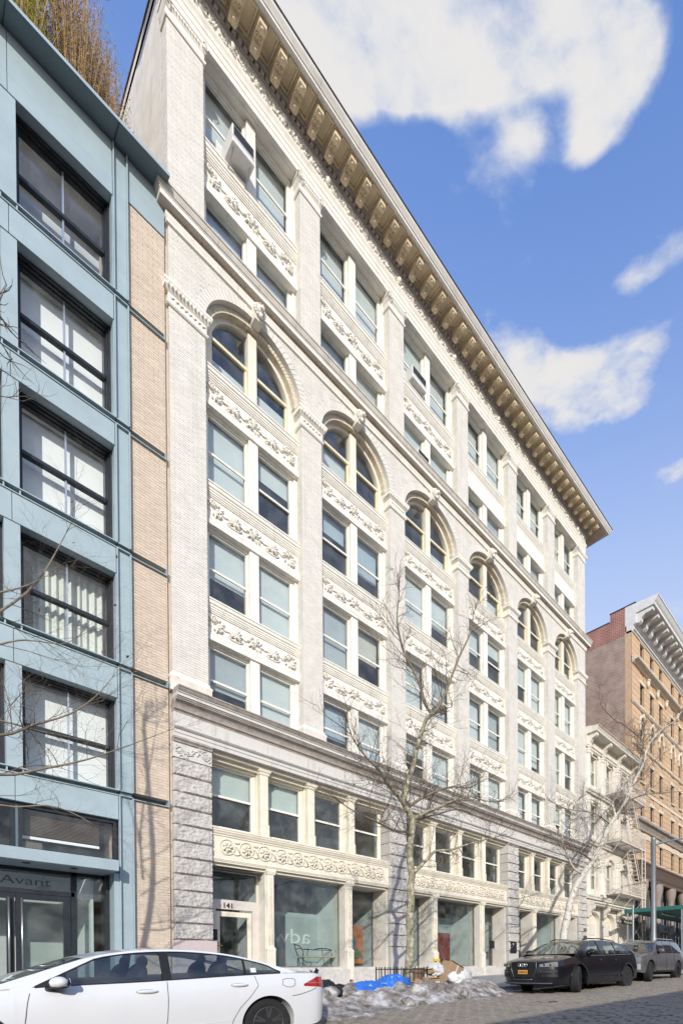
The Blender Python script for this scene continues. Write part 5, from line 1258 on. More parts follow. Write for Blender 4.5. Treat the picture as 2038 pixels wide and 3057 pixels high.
class Car:
    def __init__(s, L_, W_, belt, top, roof, sill, wheels, rw, arch_r, inset=.2, fa=.5, fn=3.2, ra=.45, rn=3.6):
        s.L, s.W, s.inset = L_, W_, inset; s.belt, s.top, s.roof, s.sill = curve(belt), curve(top), curve(roof), curve(sill)
        s.rx0, s.rx1 = roof[0][0], roof[-1][0]; s.wheels, s.rw, s.ar = wheels, rw, arch_r; s.fa, s.fn, s.ra, s.rn = fa, fn, ra, rn
    def hw(s, x):
        k = 1
        if x < s.fa: k = max(0, 1-(1-max(0, x)/s.fa)**s.fn)**(1/s.fn)
        d = s.L-x
        if d < s.ra: k = min(k, max(0, 1-(1-max(0, d)/s.ra)**s.rn)**(1/s.rn))
        return s.W*k*(1-.03*((x/s.L-.5)*2)**2)
    def bulge(s, t): 
        t = max(0, min(1, t)); return .93+.07*math.sin(math.pi*min(1, .12+t*.62))**.8 if t < .62 else .998-.058*((t-.62)/.38)**1.6
    def arch(s, x):
        z = s.sill(x)
        for wx in s.wheels:
            d = abs(x-wx)
            if d < s.ar: z = max(z, s.rw+math.sqrt(s.ar*s.ar-d*d))
        return z
    def side(s, x, z):                      # half width of the lower body at height z
        b, z0 = s.belt(x), s.sill(x); return s.hw(x)*s.bulge((z-z0)/(b-z0))
    def gh(s, x, z):                        # half width of the cabin side at height z
        b = s.belt(x); wb = s.hw(x)*.94; h = max(.02, z-b); return wb-.01-s.inset*(h/.42)**1.15
    def xs(s):
        v = set()
        n = 14
        for k in range(n+1): v.add(round(s.fa*(k/n)**2.2, 4)); v.add(round(s.L-s.ra*(k/n)**2.2, 4))
        x = s.fa
        while x < s.L-s.ra: v.add(round(x, 4)); x += .05
        for wx in s.wheels:
            for k in range(29): v.add(round(wx-s.ar*math.cos(math.pi*k/28), 4))
        return sorted(q for q in v if 0 <= q <= s.L)
    def body(s, mt):
        m = MB(); rows = []
        for x in s.xs():
            b, z0, zt, za = s.belt(x), s.sill(x), s.top(x), s.arch(x); w = s.hw(x); row = []
            for t in (0, .04, .12, .25, .4, .55, .7, .82, .92, 1):
                z = za+(b-za)*t; row.append((s.side(x, z), z))
            ws = s.side(x, b)
            for f in (.97, .9, .75, .5, .25): row.append((ws*f, b+(zt-b)*(1-((f-.0))**3.2)))
            full = [(x, -y, z) for y, z in row]+[(x, 0, zt)]+[(x, y, z) for y, z in reversed(row)]
            rows.append(full)
        m.stations(rows, caps=True, loop=True)
        return m.mesh('body', mt, 'auto', True, .0005)
    def cabin(s, mt):
        m = MB(); rows = []; n = 60
        for k in range(n+1):
            x = s.rx0+(s.rx1-s.rx0)*k/n; b = s.belt(x)-.015; zr = s.roof(x); row = []
            ze = b+(zr-b)*.93
            for t in (0, .2, .4, .6, .8, 1): z = b+(ze-b)*t; row.append((s.gh(x, z), z))
            we = row[-1][0]
            for f in (.95, .85, .6, .3): row.append((we*f, ze+(zr-ze)*(1-f**2.6)))
            rows.append([(x, -y, z) for y, z in row]+[(x, 0, zr)]+[(x, y, z) for y, z in reversed(row)])
        m.stations(rows, caps=True, loop=True); return m.mesh('roof', mt, 'auto')
    def shell(s, mt, lo, U, ws1, rw0):      # roof cap and the side skin round the window openings
        m = MB(); n = 90
        def edge(x): b = s.belt(x)-.015; zr = s.roof(x); return b, zr, b+(zr-b)*.93
        def topstrip(xa, xb, fr):
            k_ = 40; rows = []
            for k in range(k_+1):
                x = xa+(xb-xa)*k/k_; b, zr, ze = edge(x); we = s.gh(x, ze); rows.append([(x, we*f, ze+(zr-ze)*(1-abs(f)**2.6)) for f in fr])
            m.stations(rows, caps=False, loop=False)
        topstrip(ws1, rw0, [-1, -.97, -.9, -.75, -.5, -.25, 0, .25, .5, .75, .9, .97, 1])
        for sg in (-1, 1):
            topstrip(s.rx0, ws1, [sg*f for f in (1, .985, .965)]); topstrip(rw0, s.rx1, [sg*f for f in (1, .96, .92)])
            for (fa, fb) in ((lambda x: U(x), lambda x: edge(x)[2]), (lambda x: edge(x)[0], lambda x: min(lo(x), edge(x)[2]))):
                rows = []
                for k in range(n+1):
                    x = s.rx0+(s.rx1-s.rx0)*k/n; a, c = min(fa(x), edge(x)[2]), fb(x); c = max(c, a+.001); rows.append([(x, sg*s.gh(x, a+(c-a)*q/3), a+(c-a)*q/3) for q in range(4)])
                m.stations(rows, caps=False, loop=False)
        return m.mesh('roof', mt, 'auto', True, .0008)
    def interior(s, seats, dash):           # dark tub, seats with head rests, dashboard and wheel
        m = MB(); rows = []
        for k in range(21):
            x = s.rx0+(s.rx1-s.rx0)*k/20; w = s.hw(x)*.90; rows.append([(x, -w, s.top(x)+.012), (x, w, s.top(x)+.012)])
        m.stations(rows, caps=False, loop=False); out = [('cabin_tub', m.mesh('cabin_tub', 'trim_black', False))]
        for sx in seats:
            for sy in (-.36, .36):
                m = MB(); z = s.top(sx)
                m.ell((sx, sy, z+.02), (.09, .24, .17), 12, 8, Matrix.Rotation(.25, 3, 'Y')); m.ell((sx+.06, sy, z+.20), (.05, .12, .075), 10, 7); m.tube([(sx+.05, sy, z+.12), (sx+.05, sy, z+.2)], .02, 5)
                out.append(('seat', m.mesh('seat', 'seat_cloth', True)))
        m = MB(); m.tube([(dash+.12+.05*math.sin(a*math.pi/9), -.36+.18*math.cos(a*math.pi/9), s.top(dash)+.06+.17*math.sin(a*math.pi/9)) for a in range(19)], .014, 6, False); out.append(('steering_wheel', m.mesh('steering_wheel', 'trim_black', True)))
        return out
    def pane(s, x0, x1, lo, hi, side=-1, off=.0, n=30, mt='auto_glass', name='side_window', rows_=5):
        m = MB(); rows = []
        for k in range(n+1):
            x = x0+(x1-x0)*k/n; a, b = lo(x), hi(x)
            if b < a+.003: b = a+.003
            rows.append([(x, side*(s.gh(x, a+(b-a)*q/rows_)+off), a+(b-a)*q/rows_) for q in range(rows_+1)])
        m.stations(rows, caps=False, loop=False); return m.mesh(name, mt, True)
    def screen(s, x0, x1, yf0, yf1, off=.0, mt='auto_glass', name='windscreen'):   # windscreen or rear window on top of the cabin skin
        m = MB(); rows = []; n = 14
        for k in range(n+1):
            x = x0+(x1-x0)*k/n; b = s.belt(x)-.015; zr = s.roof(x); ze = b+(zr-b)*.93; we = s.gh(x, ze); yf = yf0+(yf1-yf0)*k/n
            rows.append([(x, we*yf*q, ze+(zr-ze)*(1-abs(yf*q)**2.6)+off) for q in [i/8-1 for i in range(17)]])
        m.stations(rows, caps=False, loop=False); return m.mesh(name, mt, True)
    def seam(s, pts, side=-1, r=.004, name='door_seam', mt='trim_black', cab=False):
        m = MB(); m.tube([(x, side*((s.gh(x, z) if cab else s.side(x, z))+.002), z) for x, z in [(pts[i][0]+(pts[i+1][0]-pts[i][0])*j/6, pts[i][1]+(pts[i+1][1]-pts[i][1])*j/6) for i in range(len(pts)-1) for j in range(6)]+[pts[-1]]], r, 5); return m.mesh(name, mt)
    def nose_x(s, y, rear=False):
        a, n = (s.ra, s.rn) if rear else (s.fa, s.fn)
        u = min(.999, abs(y)/s.W); return a*(1-(1-u**n)**(1/n))
    def patch(s, y0, y1, zlo, zhi, off=.012, mt='trim_black', name='grille', rear=False, n=12, mz=3):
        m = MB(); rows = []
        for k in range(n+1):
            y = y0+(y1-y0)*k/n; xx = s.nose_x(y, rear)-off
            a, b = zlo(y) if callable(zlo) else zlo, zhi(y) if callable(zhi) else zhi
            rows.append([((s.L-xx) if rear else xx, y, a+(b-a)*q/mz) for q in range(mz+1)])
        m.stations(rows, caps=False, loop=False); return m.mesh(name, mt, True)
def wheel_meshes(r, w, spokes, rimm, key, dbl=False):
    def ty():
        m = MB(); ri = r*.68
        m.lathe([(ri, -w/2+.01), (ri+.02, -w/2), (r*.93, -w/2), (r*.985, -w/2+.025), (r, -w/2+.05), (r, w/2-.05), (r*.985, w/2-.025), (r*.93, w/2), (ri+.02, w/2), (ri, w/2-.01)], n=40, axis='Y')
        for k in range(40):
            a = 2*math.pi*k/40
            for yy in (-w*.22, 0, w*.22): m.obox((math.cos(a)*r, yy, math.sin(a)*r), (math.cos(a)*.004, 0, math.sin(a)*.004), (0, w*.09, 0), (-math.sin(a)*.016, .004, math.cos(a)*.016))
        return m.mesh('tyre', 'tyre', 'auto')
    def rim():
        m = MB(); ri = r*.69; y0 = -w/2+.012
        m.lathe([(ri, y0), (ri-.012, y0-.004), (ri-.03, y0+.01), (ri-.04, y0+.06), (ri-.05, w/2-.02), (ri, w/2-.02)], n=40, axis='Y')
        m.lathe([(.001, y0+.0), (.05, y0+.0), (.065, y0+.015), (.065, y0+.06), (.001, y0+.06)], n=16, axis='Y')
        for k in range(spokes):
            a = 2*math.pi*k/spokes+.3
            for d in ((-.12, .12) if dbl else (0,)):
                ca, sa = math.cos(a+d*.5), math.sin(a+d*.5); cb, sb = math.cos(a+d*1.3), math.sin(a+d*1.3)
                p0, p1 = Vector((ca*.05, y0+.012, sa*.05)), Vector((cb*(ri-.02), y0+.012, sb*(ri-.02))); c = (p0+p1)/2; ax = (p1-p0)/2; t = Vector((0, 1, 0)).cross(ax).normalized()*(.016 if dbl else .028)
                m.obox(c, ax, Vector((0, .014, 0)), t)
        return m.mesh('rim', rimm, 'auto')
    def disc():
        m = MB(); m.lathe([(.001, w*.1), (r*.6, w*.1), (r*.6, w*.14), (.001, w*.14)], n=24, axis='Y'); return m.mesh('brake_disc', 'trim_black')
    return cached(key+'t', ty), cached(key+'r', rim), cached(key+'d', disc)
def add_wheels(t, car, w, spokes, rimm, key, dbl=False, steer=0, inset=.03):
    T_, R_, D_ = wheel_meshes(car.rw, w, spokes, rimm, key, dbl)
    for i, wx in enumerate(car.wheels):
        for sgn in (-1, 1):
            rot = (0, 0, (0 if sgn < 0 else math.pi)+(steer if i == 0 else 0))
            wo = obj('wheel', T_, t, (wx, sgn*(car.W*.985-w/2-inset), car.rw), rot, local=True)
            obj('rim', R_, wo, local=True); obj('brake_disc', D_, wo, local=True)
    m = MB(); m.box(.25, car.L-.25, -car.W+.32, car.W-.32, car.rw*.62, .62); 
    for wx in car.wheels: m.box(wx-car.ar, wx+car.ar, -car.W+.30, car.W-.30, car.rw*.6, car.rw+car.ar)
    obj('underbody', m.mesh('underbody', 'trim_black'), t, local=True)
def P(t, name, me): return obj(name, me, t, local=True)

# white saloon, nearest
cx0 = -.62
c1 = Car(4.78, .90, [(0, .60), (.3, .68), (1.2, .825), (2.5, .885), (3.5, .935), (4.2, .955), (4.6, .93), (4.78, .82)],
         [(0, .64), (.2, .72), (.7, .82), (1.25, .88), (2.5, .92), (4.1, .985), (4.55, .985), (4.7, .95), (4.78, .84)],
         [(1.12, .84), (1.5, 1.00), (1.95, 1.185), (2.3, 1.262), (2.7, 1.29), (3.05, 1.275), (3.4, 1.225), (3.8, 1.115), (4.22, .975)],
         [(0, .30), (.3, .17), (1, .16), (3.6, .17), (4.5, .22), (4.78, .36)], (1.0, 3.80), .305, .355, .20, .55, 3.0, .42, 3.2)
t = thing('white_sedan', 'white sedan parked at the kerb in the foreground with a black rear wheel', 'car', (cx0, 7.42, gz(3)), group='cars parked along the kerb')
bd = P(t, 'body', c1.body('car_white'))
re = lambda x: c1.belt(x)+(c1.roof(x)-c1.belt(x))*.93-.035
lo = lambda x: c1.belt(x)+.012
hiA = lambda x: min(re(x), lo(x)+max(0, (x-1.50)*.53))
def U1(x):
    if x < 1.5 or x > 3.98: return c1.belt(x)-.015
    return min(re(x), lo(x)+max(0, (x-1.50)*.53), lo(x)+max(.01, (3.98-x)*.60))
P(t, 'roof', c1.shell('car_white', lo, U1, 1.90, 3.45))
for nm_, me_ in c1.interior((2.45, 3.35), 1.62): P(t, nm_, me_)
for s in (-1, 1):
    # black surround behind the glass, then the panes
    P(t, 'window_trim', c1.seam([(1.50+.08*k, U1(1.50+.08*k)+.004) for k in range(32)], s, .009, 'window_trim', cab=True)); P(t, 'window_trim', c1.seam([(1.50+.08*k, lo(1.50+.08*k)-.004) for k in range(32)], s, .009, 'window_trim', cab=True))
    P(t, 'mirror_triangle', c1.pane(1.48, 1.74, lo, lambda x: min(re(x), lo(x)+max(0, (x-1.50)*.53)), s, .006, 8, 'trim_black', 'mirror_triangle'))
    P(t, 'door_pillar', c1.pane(3.495, 3.525, lambda x: lo(x)-.01, lambda x: re(x)+.01, s, .006, 3, 'trim_black', 'door_pillar'))
    P(t, 'side_window', c1.pane(1.50, 2.575, lo, hiA, s))
    P(t, 'side_window', c1.pane(2.67, 3.50, lo, re, s))
    P(t, 'quarter_window', c1.pane(3.52, 3.98, lo, lambda x: min(re(x), lo(x)+max(.01, (3.98-x)*.60)), s, name='quarter_window'))
    P(t, 'door_pillar', c1.pane(2.575, 2.67, lambda x: lo(x)-.01, lambda x: re(x)+.01, s, .011, 3, 'trim_black', 'door_pillar'))
    seams = [[(1.46, .80), (1.44, .70), (1.42, .5), (1.45, .30), (1.5, .20)], [(2.62, .885), (2.62, .7), (2.61, .45), (2.58, .22)], [(3.62, .93), (3.66, .80), (3.55, .66), (3.42, .52), (3.34, .38), (3.30, .22)], [(1.5, .20), (2.58, .215), (3.3, .22)]]
    for q in seams: P(t, 'door_seam', c1.seam(q, s, .003))
    P(t, 'crease_line', c1.seam([(1.6+.1*k, .30+.004*k) for k in range(18)], s, .003, 'crease_line', 'car_white'))
    P(t, 'bumper_seam', c1.seam([(4.12, .64), (4.25, .66), (4.40, .70), (4.5, .74)], s, .004))
    m = MB(); lp_ = [(3.99, .80), (4.0, .87), (4.05, .885), (4.14, .885), (4.18, .86), (4.17, .79), (4.12, .765), (4.04, .77), (3.99, .80)]
    if s < 0: P(t, 'fuel_flap', c1.seam(lp_, s, .003, 'fuel_flap'))
    for hx, hz_ in ((2.42, .775), (3.42, .815)):
        m = MB(); y = s*(c1.side(hx, hz_)+.018)
        m.ell((hx, y, hz_), (.105, .018, .021), 10, 6); h_ = obj('handle', m.mesh('handle', 'car_white', True), t, local=True)
        m = MB(); m.ell((hx-.01, s*(c1.side(hx, hz_)+.001), hz_-.002), (.10, .006, .03), 10, 6); obj('handle_cup', m.mesh('handle_cup', 'car_silver', True), h_, local=True)
    # mirror on its stalk
    m = MB(); my = s*(c1.side(1.66, .82)+.10); m.ell((1.66, my, .90), (.075, .115, .062), 12, 8); mi = obj('mirror', m.mesh('mirror', 'car_white', True), t, local=True)
    m = MB(); m.tube([(1.60, s*(c1.side(1.6, .82)-.02), .835), (1.63, my-s*.04, .85)], [.035, .028], 8); m.ell((1.66, my, .852), (.07, .09, .018), 10, 5); obj('mirror_stalk', m.mesh('mirror_stalk', 'trim_black', True), mi, local=True)
    m = MB(); m.ell((1.735, my, .90), (.006, .095, .05), 12, 6); obj('mirror_glass', m.mesh('mirror_glass', 'chrome', True), mi, local=True)
    # tail lamp wraps round the corner
    m = MB(); rows = []
    for k in range(15):
        u = k/14; x = 4.30+.40*u; row = []
        zl = .775-.03*u; zh = .80+.12*min(1, u*1.8)-.03*u
        for q in range(4): z = zl+(zh-zl)*q/3; row.append((x, s*(c1.side(x, z)+.008), z))
        rows.append(row)
    m.stations(rows, caps=False, loop=False); tl = obj('tail_lamp', m.mesh('tail_lamp', 'lamp_red', True), t, local=True)
    m = MB(); m.tube([(4.36+.3*k/6, s*(c1.side(4.36+.3*k/6, .825)+.011), .815-.008*k/6) for k in range(7)], .006, 5); obj('lamp_strip', m.mesh('lamp_strip', 'lamp_clear', True), tl, local=True)
    m = MB(); rows = [[(x, s*(c1.side(x, z)+.006), z) for z in (.60, .64, .68)] for x in [.12+.05*k for k in range(10)]]; m.stations(rows, caps=False, loop=False); obj('head_lamp', m.mesh('head_lamp', 'lamp_clear', True), t, local=True)
ws = P(t, 'windscreen', c1.screen(1.16, 1.90, .97, .93)); P(t, 'rear_window', c1.screen(3.45, 4.14, .90, .93, name='rear_window'))
m = MB(); m.box(-.06, .06, 0, .004, 0, .10)
for k in range(2):
    m = MB(); xx = 1.32+.05*k; z = c1.roof(xx)+.012; m.obox((xx, -.45+.15*k, z-.012), (.03, 0, .028), (0, .05, 0), (-.002, 0, .003)); obj('sticker', m.mesh('sticker', 'sticker'), ws, local=True)
m = MB(); m.obox((3.62, -(c1.gh(3.62, 1.03)+.011), 1.005), (.035, 0, 0), (0, .002, .0), (0, .012, .03)); obj('sticker', m.mesh('sticker', 'sticker'), t, local=True)
P(t, 'front_bumper_grille', c1.patch(-.5, .5, .34, .52)); P(t, 'number_plate', c1.patch(-.17, .17, .46, .58, .014, 'plate_gold', 'number_plate', True))
add_wheels(t, c1, .205, 5, 'rim_grey', 'cw', True, inset=.02)

# black suv facing the viewer
c2 = Car(5.38, .985, [(0, .72), (.3, .86), (1.25, 1.03), (2.6, 1.07), (4.2, 1.12), (5.0, 1.12), (5.38, .95)],
         [(0, .80), (.12, .90), (.5, .98), (1.3, 1.09), (2.6, 1.10), (5.0, 1.14), (5.38, .98)],
         [(1.15, 1.05), (1.6, 1.27), (2.05, 1.47), (2.5, 1.545), (3.0, 1.565), (3.7, 1.545), (4.3, 1.48), (4.75, 1.36), (5.1, 1.10)],
         [(0, .32), (.25, .26), (1, .26), (4.2, .27), (5.0, .33), (5.38, .48)], (1.30, 4.36), .375, .43, .22, .70, 2.6, .45, 3.4)
t = thing('black_suv', 'black suv with four silver rings and orange plate facing the snowbank', 'car', (10.58, 7.68, gz(12)), (0, 0, R(-1.0)), group='cars parked along the kerb')
P(t, 'body', c2.body('car_black'))
re2 = lambda x: c2.belt(x)+(c2.roof(x)-c2.belt(x))*.93-.035
lo2 = lambda x: c2.belt(x)+.015
def U2(x):
    if x < 1.58 or x > 4.65: return c2.belt(x)-.015
    return min(re2(x), lo2(x)+max(.0, (x-1.58)*.6), lo2(x)+max(.01, (4.65-x)*.62))
P(t, 'roof', c2.shell('car_black', lo2, U2, 1.98, 4.55))
for nm_, me_ in c2.interior((2.55, 3.55), 1.75): P(t, nm_, me_)
for s in (-1, 1):
    for xa_ in (2.64, 3.66): P(t, 'door_pillar', c2.pane(xa_-.04, xa_+.04, lambda x: lo2(x)-.01, lambda x: re2(x)+.01, s, .005, 3, 'trim_black', 'door_pillar'))
    P(t, 'side_window', c2.pane(1.58, 2.62, lo2, lambda x: min(re2(x), lo2(x)+max(.0, (x-1.58)*.6)), s)); P(t, 'side_window', c2.pane(2.66, 3.64, lo2, re2, s)); P(t, 'quarter_window', c2.pane(3.68, 4.65, lo2, lambda x: min(re2(x), lo2(x)+max(.01, (4.65-x)*.62)), s, name='quarter_window'))
    for q in ([(1.65, 1.03), (1.62, .7), (1.66, .34)], [(2.67, 1.07), (2.67, .7), (2.64, .34)], [(3.72, 1.1), (3.74, .9), (3.62, .6), (3.58, .36)]): P(t, 'door_seam', c2.seam(q, s, .005))
    P(t, 'belt_trim', c2.seam([(1.5+.1*k, c2.belt(1.5+.1*k)-.004) for k in range(33)], s, .008, 'belt_trim', 'chrome'))
    P(t, 'door_moulding', c2.seam([(1.62+.1*k, .42+.002*k) for k in range(21)], s, .022, 'door_moulding', 'car_black'))
    for hx in (2.48, 3.46):
        m = MB(); m.ell((hx, s*(c2.side(hx, .93)+.02), .93), (.11, .018, .02), 10, 6); obj('handle', m.mesh('handle', 'car_black', True), t, local=True)
    m = MB(); my = s*(c2.side(1.78, 1.0)+.14); m.ell((1.76, my, 1.15), (.09, .14, .095), 12, 8); mi = obj('mirror', m.mesh('mirror', 'car_black', True), t, local=True)
    m = MB(); m.tube([(1.80, s*(c2.side(1.78, 1.0)-.03), 1.07), (1.78, my-s*.03, 1.09)], .035, 8); obj('mirror_stalk', m.mesh('mirror_stalk', 'trim_black', True), mi, local=True)
    # wheel arch lips
    for wx in c2.wheels:
        m = MB(); pts = []
        for k in range(23):
            a = math.pi*(.02+.96*k/22); x = wx-c2.ar*1.03*math.cos(a); z = c2.rw+c2.ar*1.03*math.sin(a); pts.append((x, s*(c2.side(x, min(z, c2.belt(x)))+.004), z))
        m.tube(pts, .02, 6); P(t, 'arch_lip', m.mesh('arch_lip', 'car_black', True))
    m = MB(); m.tube([(2.15, s*.56, 1.515), (2.4, s*.575, 1.575), (3.2, s*.58, 1.595), (4.1, s*.565, 1.55), (4.35, s*.55, 1.475)], .018, 6); P(t, 'roof_rail', m.mesh('roof_rail', 'car_black', True))
    ya, yb = sorted((s*.50, s*.90))
    hl = P(t, 'head_lamp', c2.patch(ya, yb, .735, lambda y: .80+.07*(abs(y)-.5)/.4, .012, 'lamp_clear', 'head_lamp'))
    for k in range(2):
        m = MB(); y = s*(.62+.14*k); m.ell((c2.nose_x(y)-.018, y, .785), (.012, .045, .034), 10, 6); obj('lamp_lens', m.mesh('lamp_lens', 'lamp_dark', True), hl, local=True)
    ig = P(t, 'air_intake', c2.patch(ya+(.04 if s > 0 else 0), yb-(.04 if s < 0 else 0), .46, .66, .01, 'trim_black', 'air_intake'))
    m = MB()
    for k in range(9): y = s*(.52+.038*k); m.ell((c2.nose_x(y)-.016, y, .60), (.006, .012, .007), 6, 4)
    obj('day_lights', m.mesh('day_lights', 'lamp_clear'), ig, local=True)
    m = MB(); y = s*.80; m.tube([(c2.nose_x(s*(.5+.05*k))-.016, s*(.5+.05*k), .56) for k in range(9)], .012, 5); obj('intake_bar', m.mesh('intake_bar', 'car_black', True), ig, local=True)
P(t, 'windscreen', c2.screen(1.22, 1.98, .97, .95)); P(t, 'rear_window', c2.screen(4.55, 5.02, .85, .9, name='rear_window'))
gr = P(t, 'grille', c2.patch(-.40, .40, .40, .86, .014, 'trim_black'))
m = MB()
for k in range(9): y = -.36+.09*k; m.box(c2.nose_x(y)-.026, c2.nose_x(y)-.014, y-.005, y+.005, .70, .85)
for z in (.745, .80): m.tube([(c2.nose_x(-.38+.076*k)-.02, -.38+.076*k, z) for k in range(11)], .005, 4)
for k in range(6): y = -.3+.12*k; m.box(c2.nose_x(y)-.026, c2.nose_x(y)-.014, y-.045, y+.045, .42, .46)
obj('grille_bars', m.mesh('grille_bars', 'car_black'), gr, local=True)
m = MB(); m.tube([(c2.nose_x(y)-.02, y, z) for y, z in ((-.30, .40), (-.41, .66), (-.42, .86), (-.2, .875), (0, .88), (.2, .875), (.42, .86), (.41, .66), (.30, .40), (0, .39), (-.30, .40))], .012, 6); obj('grille_frame', m.mesh('grille_frame', 'rim_grey', True), gr, local=True)
for k in range(4):
    yc = -.105+.07*k; m = MB(); m.tube([(c2.nose_x(yc)-.034, yc+.047*math.cos(a*math.pi/9), .785+.047*math.sin(a*math.pi/9)) for a in range(19)], .008, 6, False); obj('emblem_ring', m.mesh('emblem_ring', 'chrome', True), gr, local=True)
pl = P(t, 'number_plate', c2.patch(-.16, .16, .545, .65, .03, 'plate_gold', 'number_plate'))
m = MB()
for k in range(7): y = -.12+.04*k; m.box(c2.nose_x(y)-.035, c2.nose_x(y)-.032, y-.012, y+.012, .57, .62)
obj('plate_characters', m.mesh('plate_characters', 'plate_ink'), pl, local=True)
P(t, 'bumper_lip', c2.patch(-.8, .8, .285, .315, .02, 'rim_grey', 'bumper_lip'))
add_wheels(t, c2, .265, 5, 'rim_grey', 'bw', True, steer=R(24), inset=.0)

# dark grey suv behind it
c3 = Car(4.85, .95, [(0, .80), (.2, .92), (1.3, 1.07), (2.6, 1.08), (4.4, 1.10), (4.85, 1.0)], [(0, .88), (.1, 1.0), (.5, 1.05), (1.35, 1.12), (2.6, 1.12), (4.5, 1.12), (4.85, 1.02)],
         [(1.25, 1.06), (1.6, 1.30), (1.95, 1.52), (2.3, 1.60), (3.2, 1.63), (4.2, 1.61), (4.5, 1.52), (4.78, 1.08)], [(0, .42), (.3, .34), (1, .36), (4.2, .36), (4.85, .48)], (.98, 3.95), .38, .45, .16, .4, 3.4, .25, 5)
t = thing('grey_suv', 'boxy dark grey suv with silver bumper parked behind the black one', 'car', (16.65, 7.85, gz(18)), group='cars parked along the kerb')
P(t, 'body', c3.body('car_grey')); P(t, 'roof', c3.cabin('car_grey'))
re3 = lambda x: c3.belt(x)+(c3.roof(x)-c3.belt(x))*.93-.04
lo3 = lambda x: c3.belt(x)+.015
for s in (-1, 1):
    P(t, 'side_window', c3.pane(1.72, 2.5, lo3, lambda x: min(re3(x), lo3(x)+max(.01, (x-1.5)*.75)), s, .008, mt='car_glass')); P(t, 'side_window', c3.pane(2.6, 3.4, lo3, re3, s, .008, mt='car_glass')); P(t, 'quarter_window', c3.pane(3.5, 4.5, lo3, lambda x: min(re3(x), lo3(x)+max(.01, (4.62-x)*1.2)), s, .008, mt='car_glass', name='quarter_window'))
    for q in ([(1.5, 1.05), (1.48, .7), (1.52, .42)], [(2.55, 1.08), (2.55, .7), (2.52, .42)], [(3.5, 1.08), (3.5, .8), (3.42, .55)]): P(t, 'door_seam', c3.seam(q, s, .005))
    m = MB(); my = s*(c3.side(1.7, 1.0)+.13); m.ell((1.68, my, 1.17), (.08, .13, .09), 12, 8); mi = obj('mirror', m.mesh('mirror', 'car_grey', True), t, local=True)
    m = MB(); m.tube([(1.7, s*(c3.side(1.7, 1.0)-.03), 1.09), (1.69, my, 1.11)], .03, 6); obj('mirror_stalk', m.mesh('mirror_stalk', 'trim_black', True), mi, local=True)
    m = MB(); m.tube([(2.1, s*.62, 1.60), (2.3, s*.63, 1.66), (4.0, s*.63, 1.68), (4.3, s*.62, 1.60)], .02, 6); P(t, 'roof_rail', m.mesh('roof_rail', 'car_silver', True))
    ya, yb = sorted((s*.45, s*.88)); P(t, 'head_lamp', c3.patch(ya, yb, .76, .92, .012, 'lamp_clear', 'head_lamp'))
    m = MB(); m.box(1.5, 3.4, s*.93-.04, s*.93+.04, .36, .41); P(t, 'running_board', m.mesh('running_board', 'trim_black'))
P(t, 'windscreen', c3.screen(1.32, 1.9, .95, .95, .008, 'car_glass')); P(t, 'grille', c3.patch(-.4, .4, .70, .92)); P(t, 'front_bumper', c3.patch(-.88, .88, .46, .66, .03, 'car_silver', 'front_bumper'))
P(t, 'number_plate', c3.patch(-.16, .16, .52, .62, .045, 'plate_gold', 'number_plate'))
add_wheels(t, c3, .26, 6, 'rim_grey', 'gw', False, steer=R(12), inset=.0)
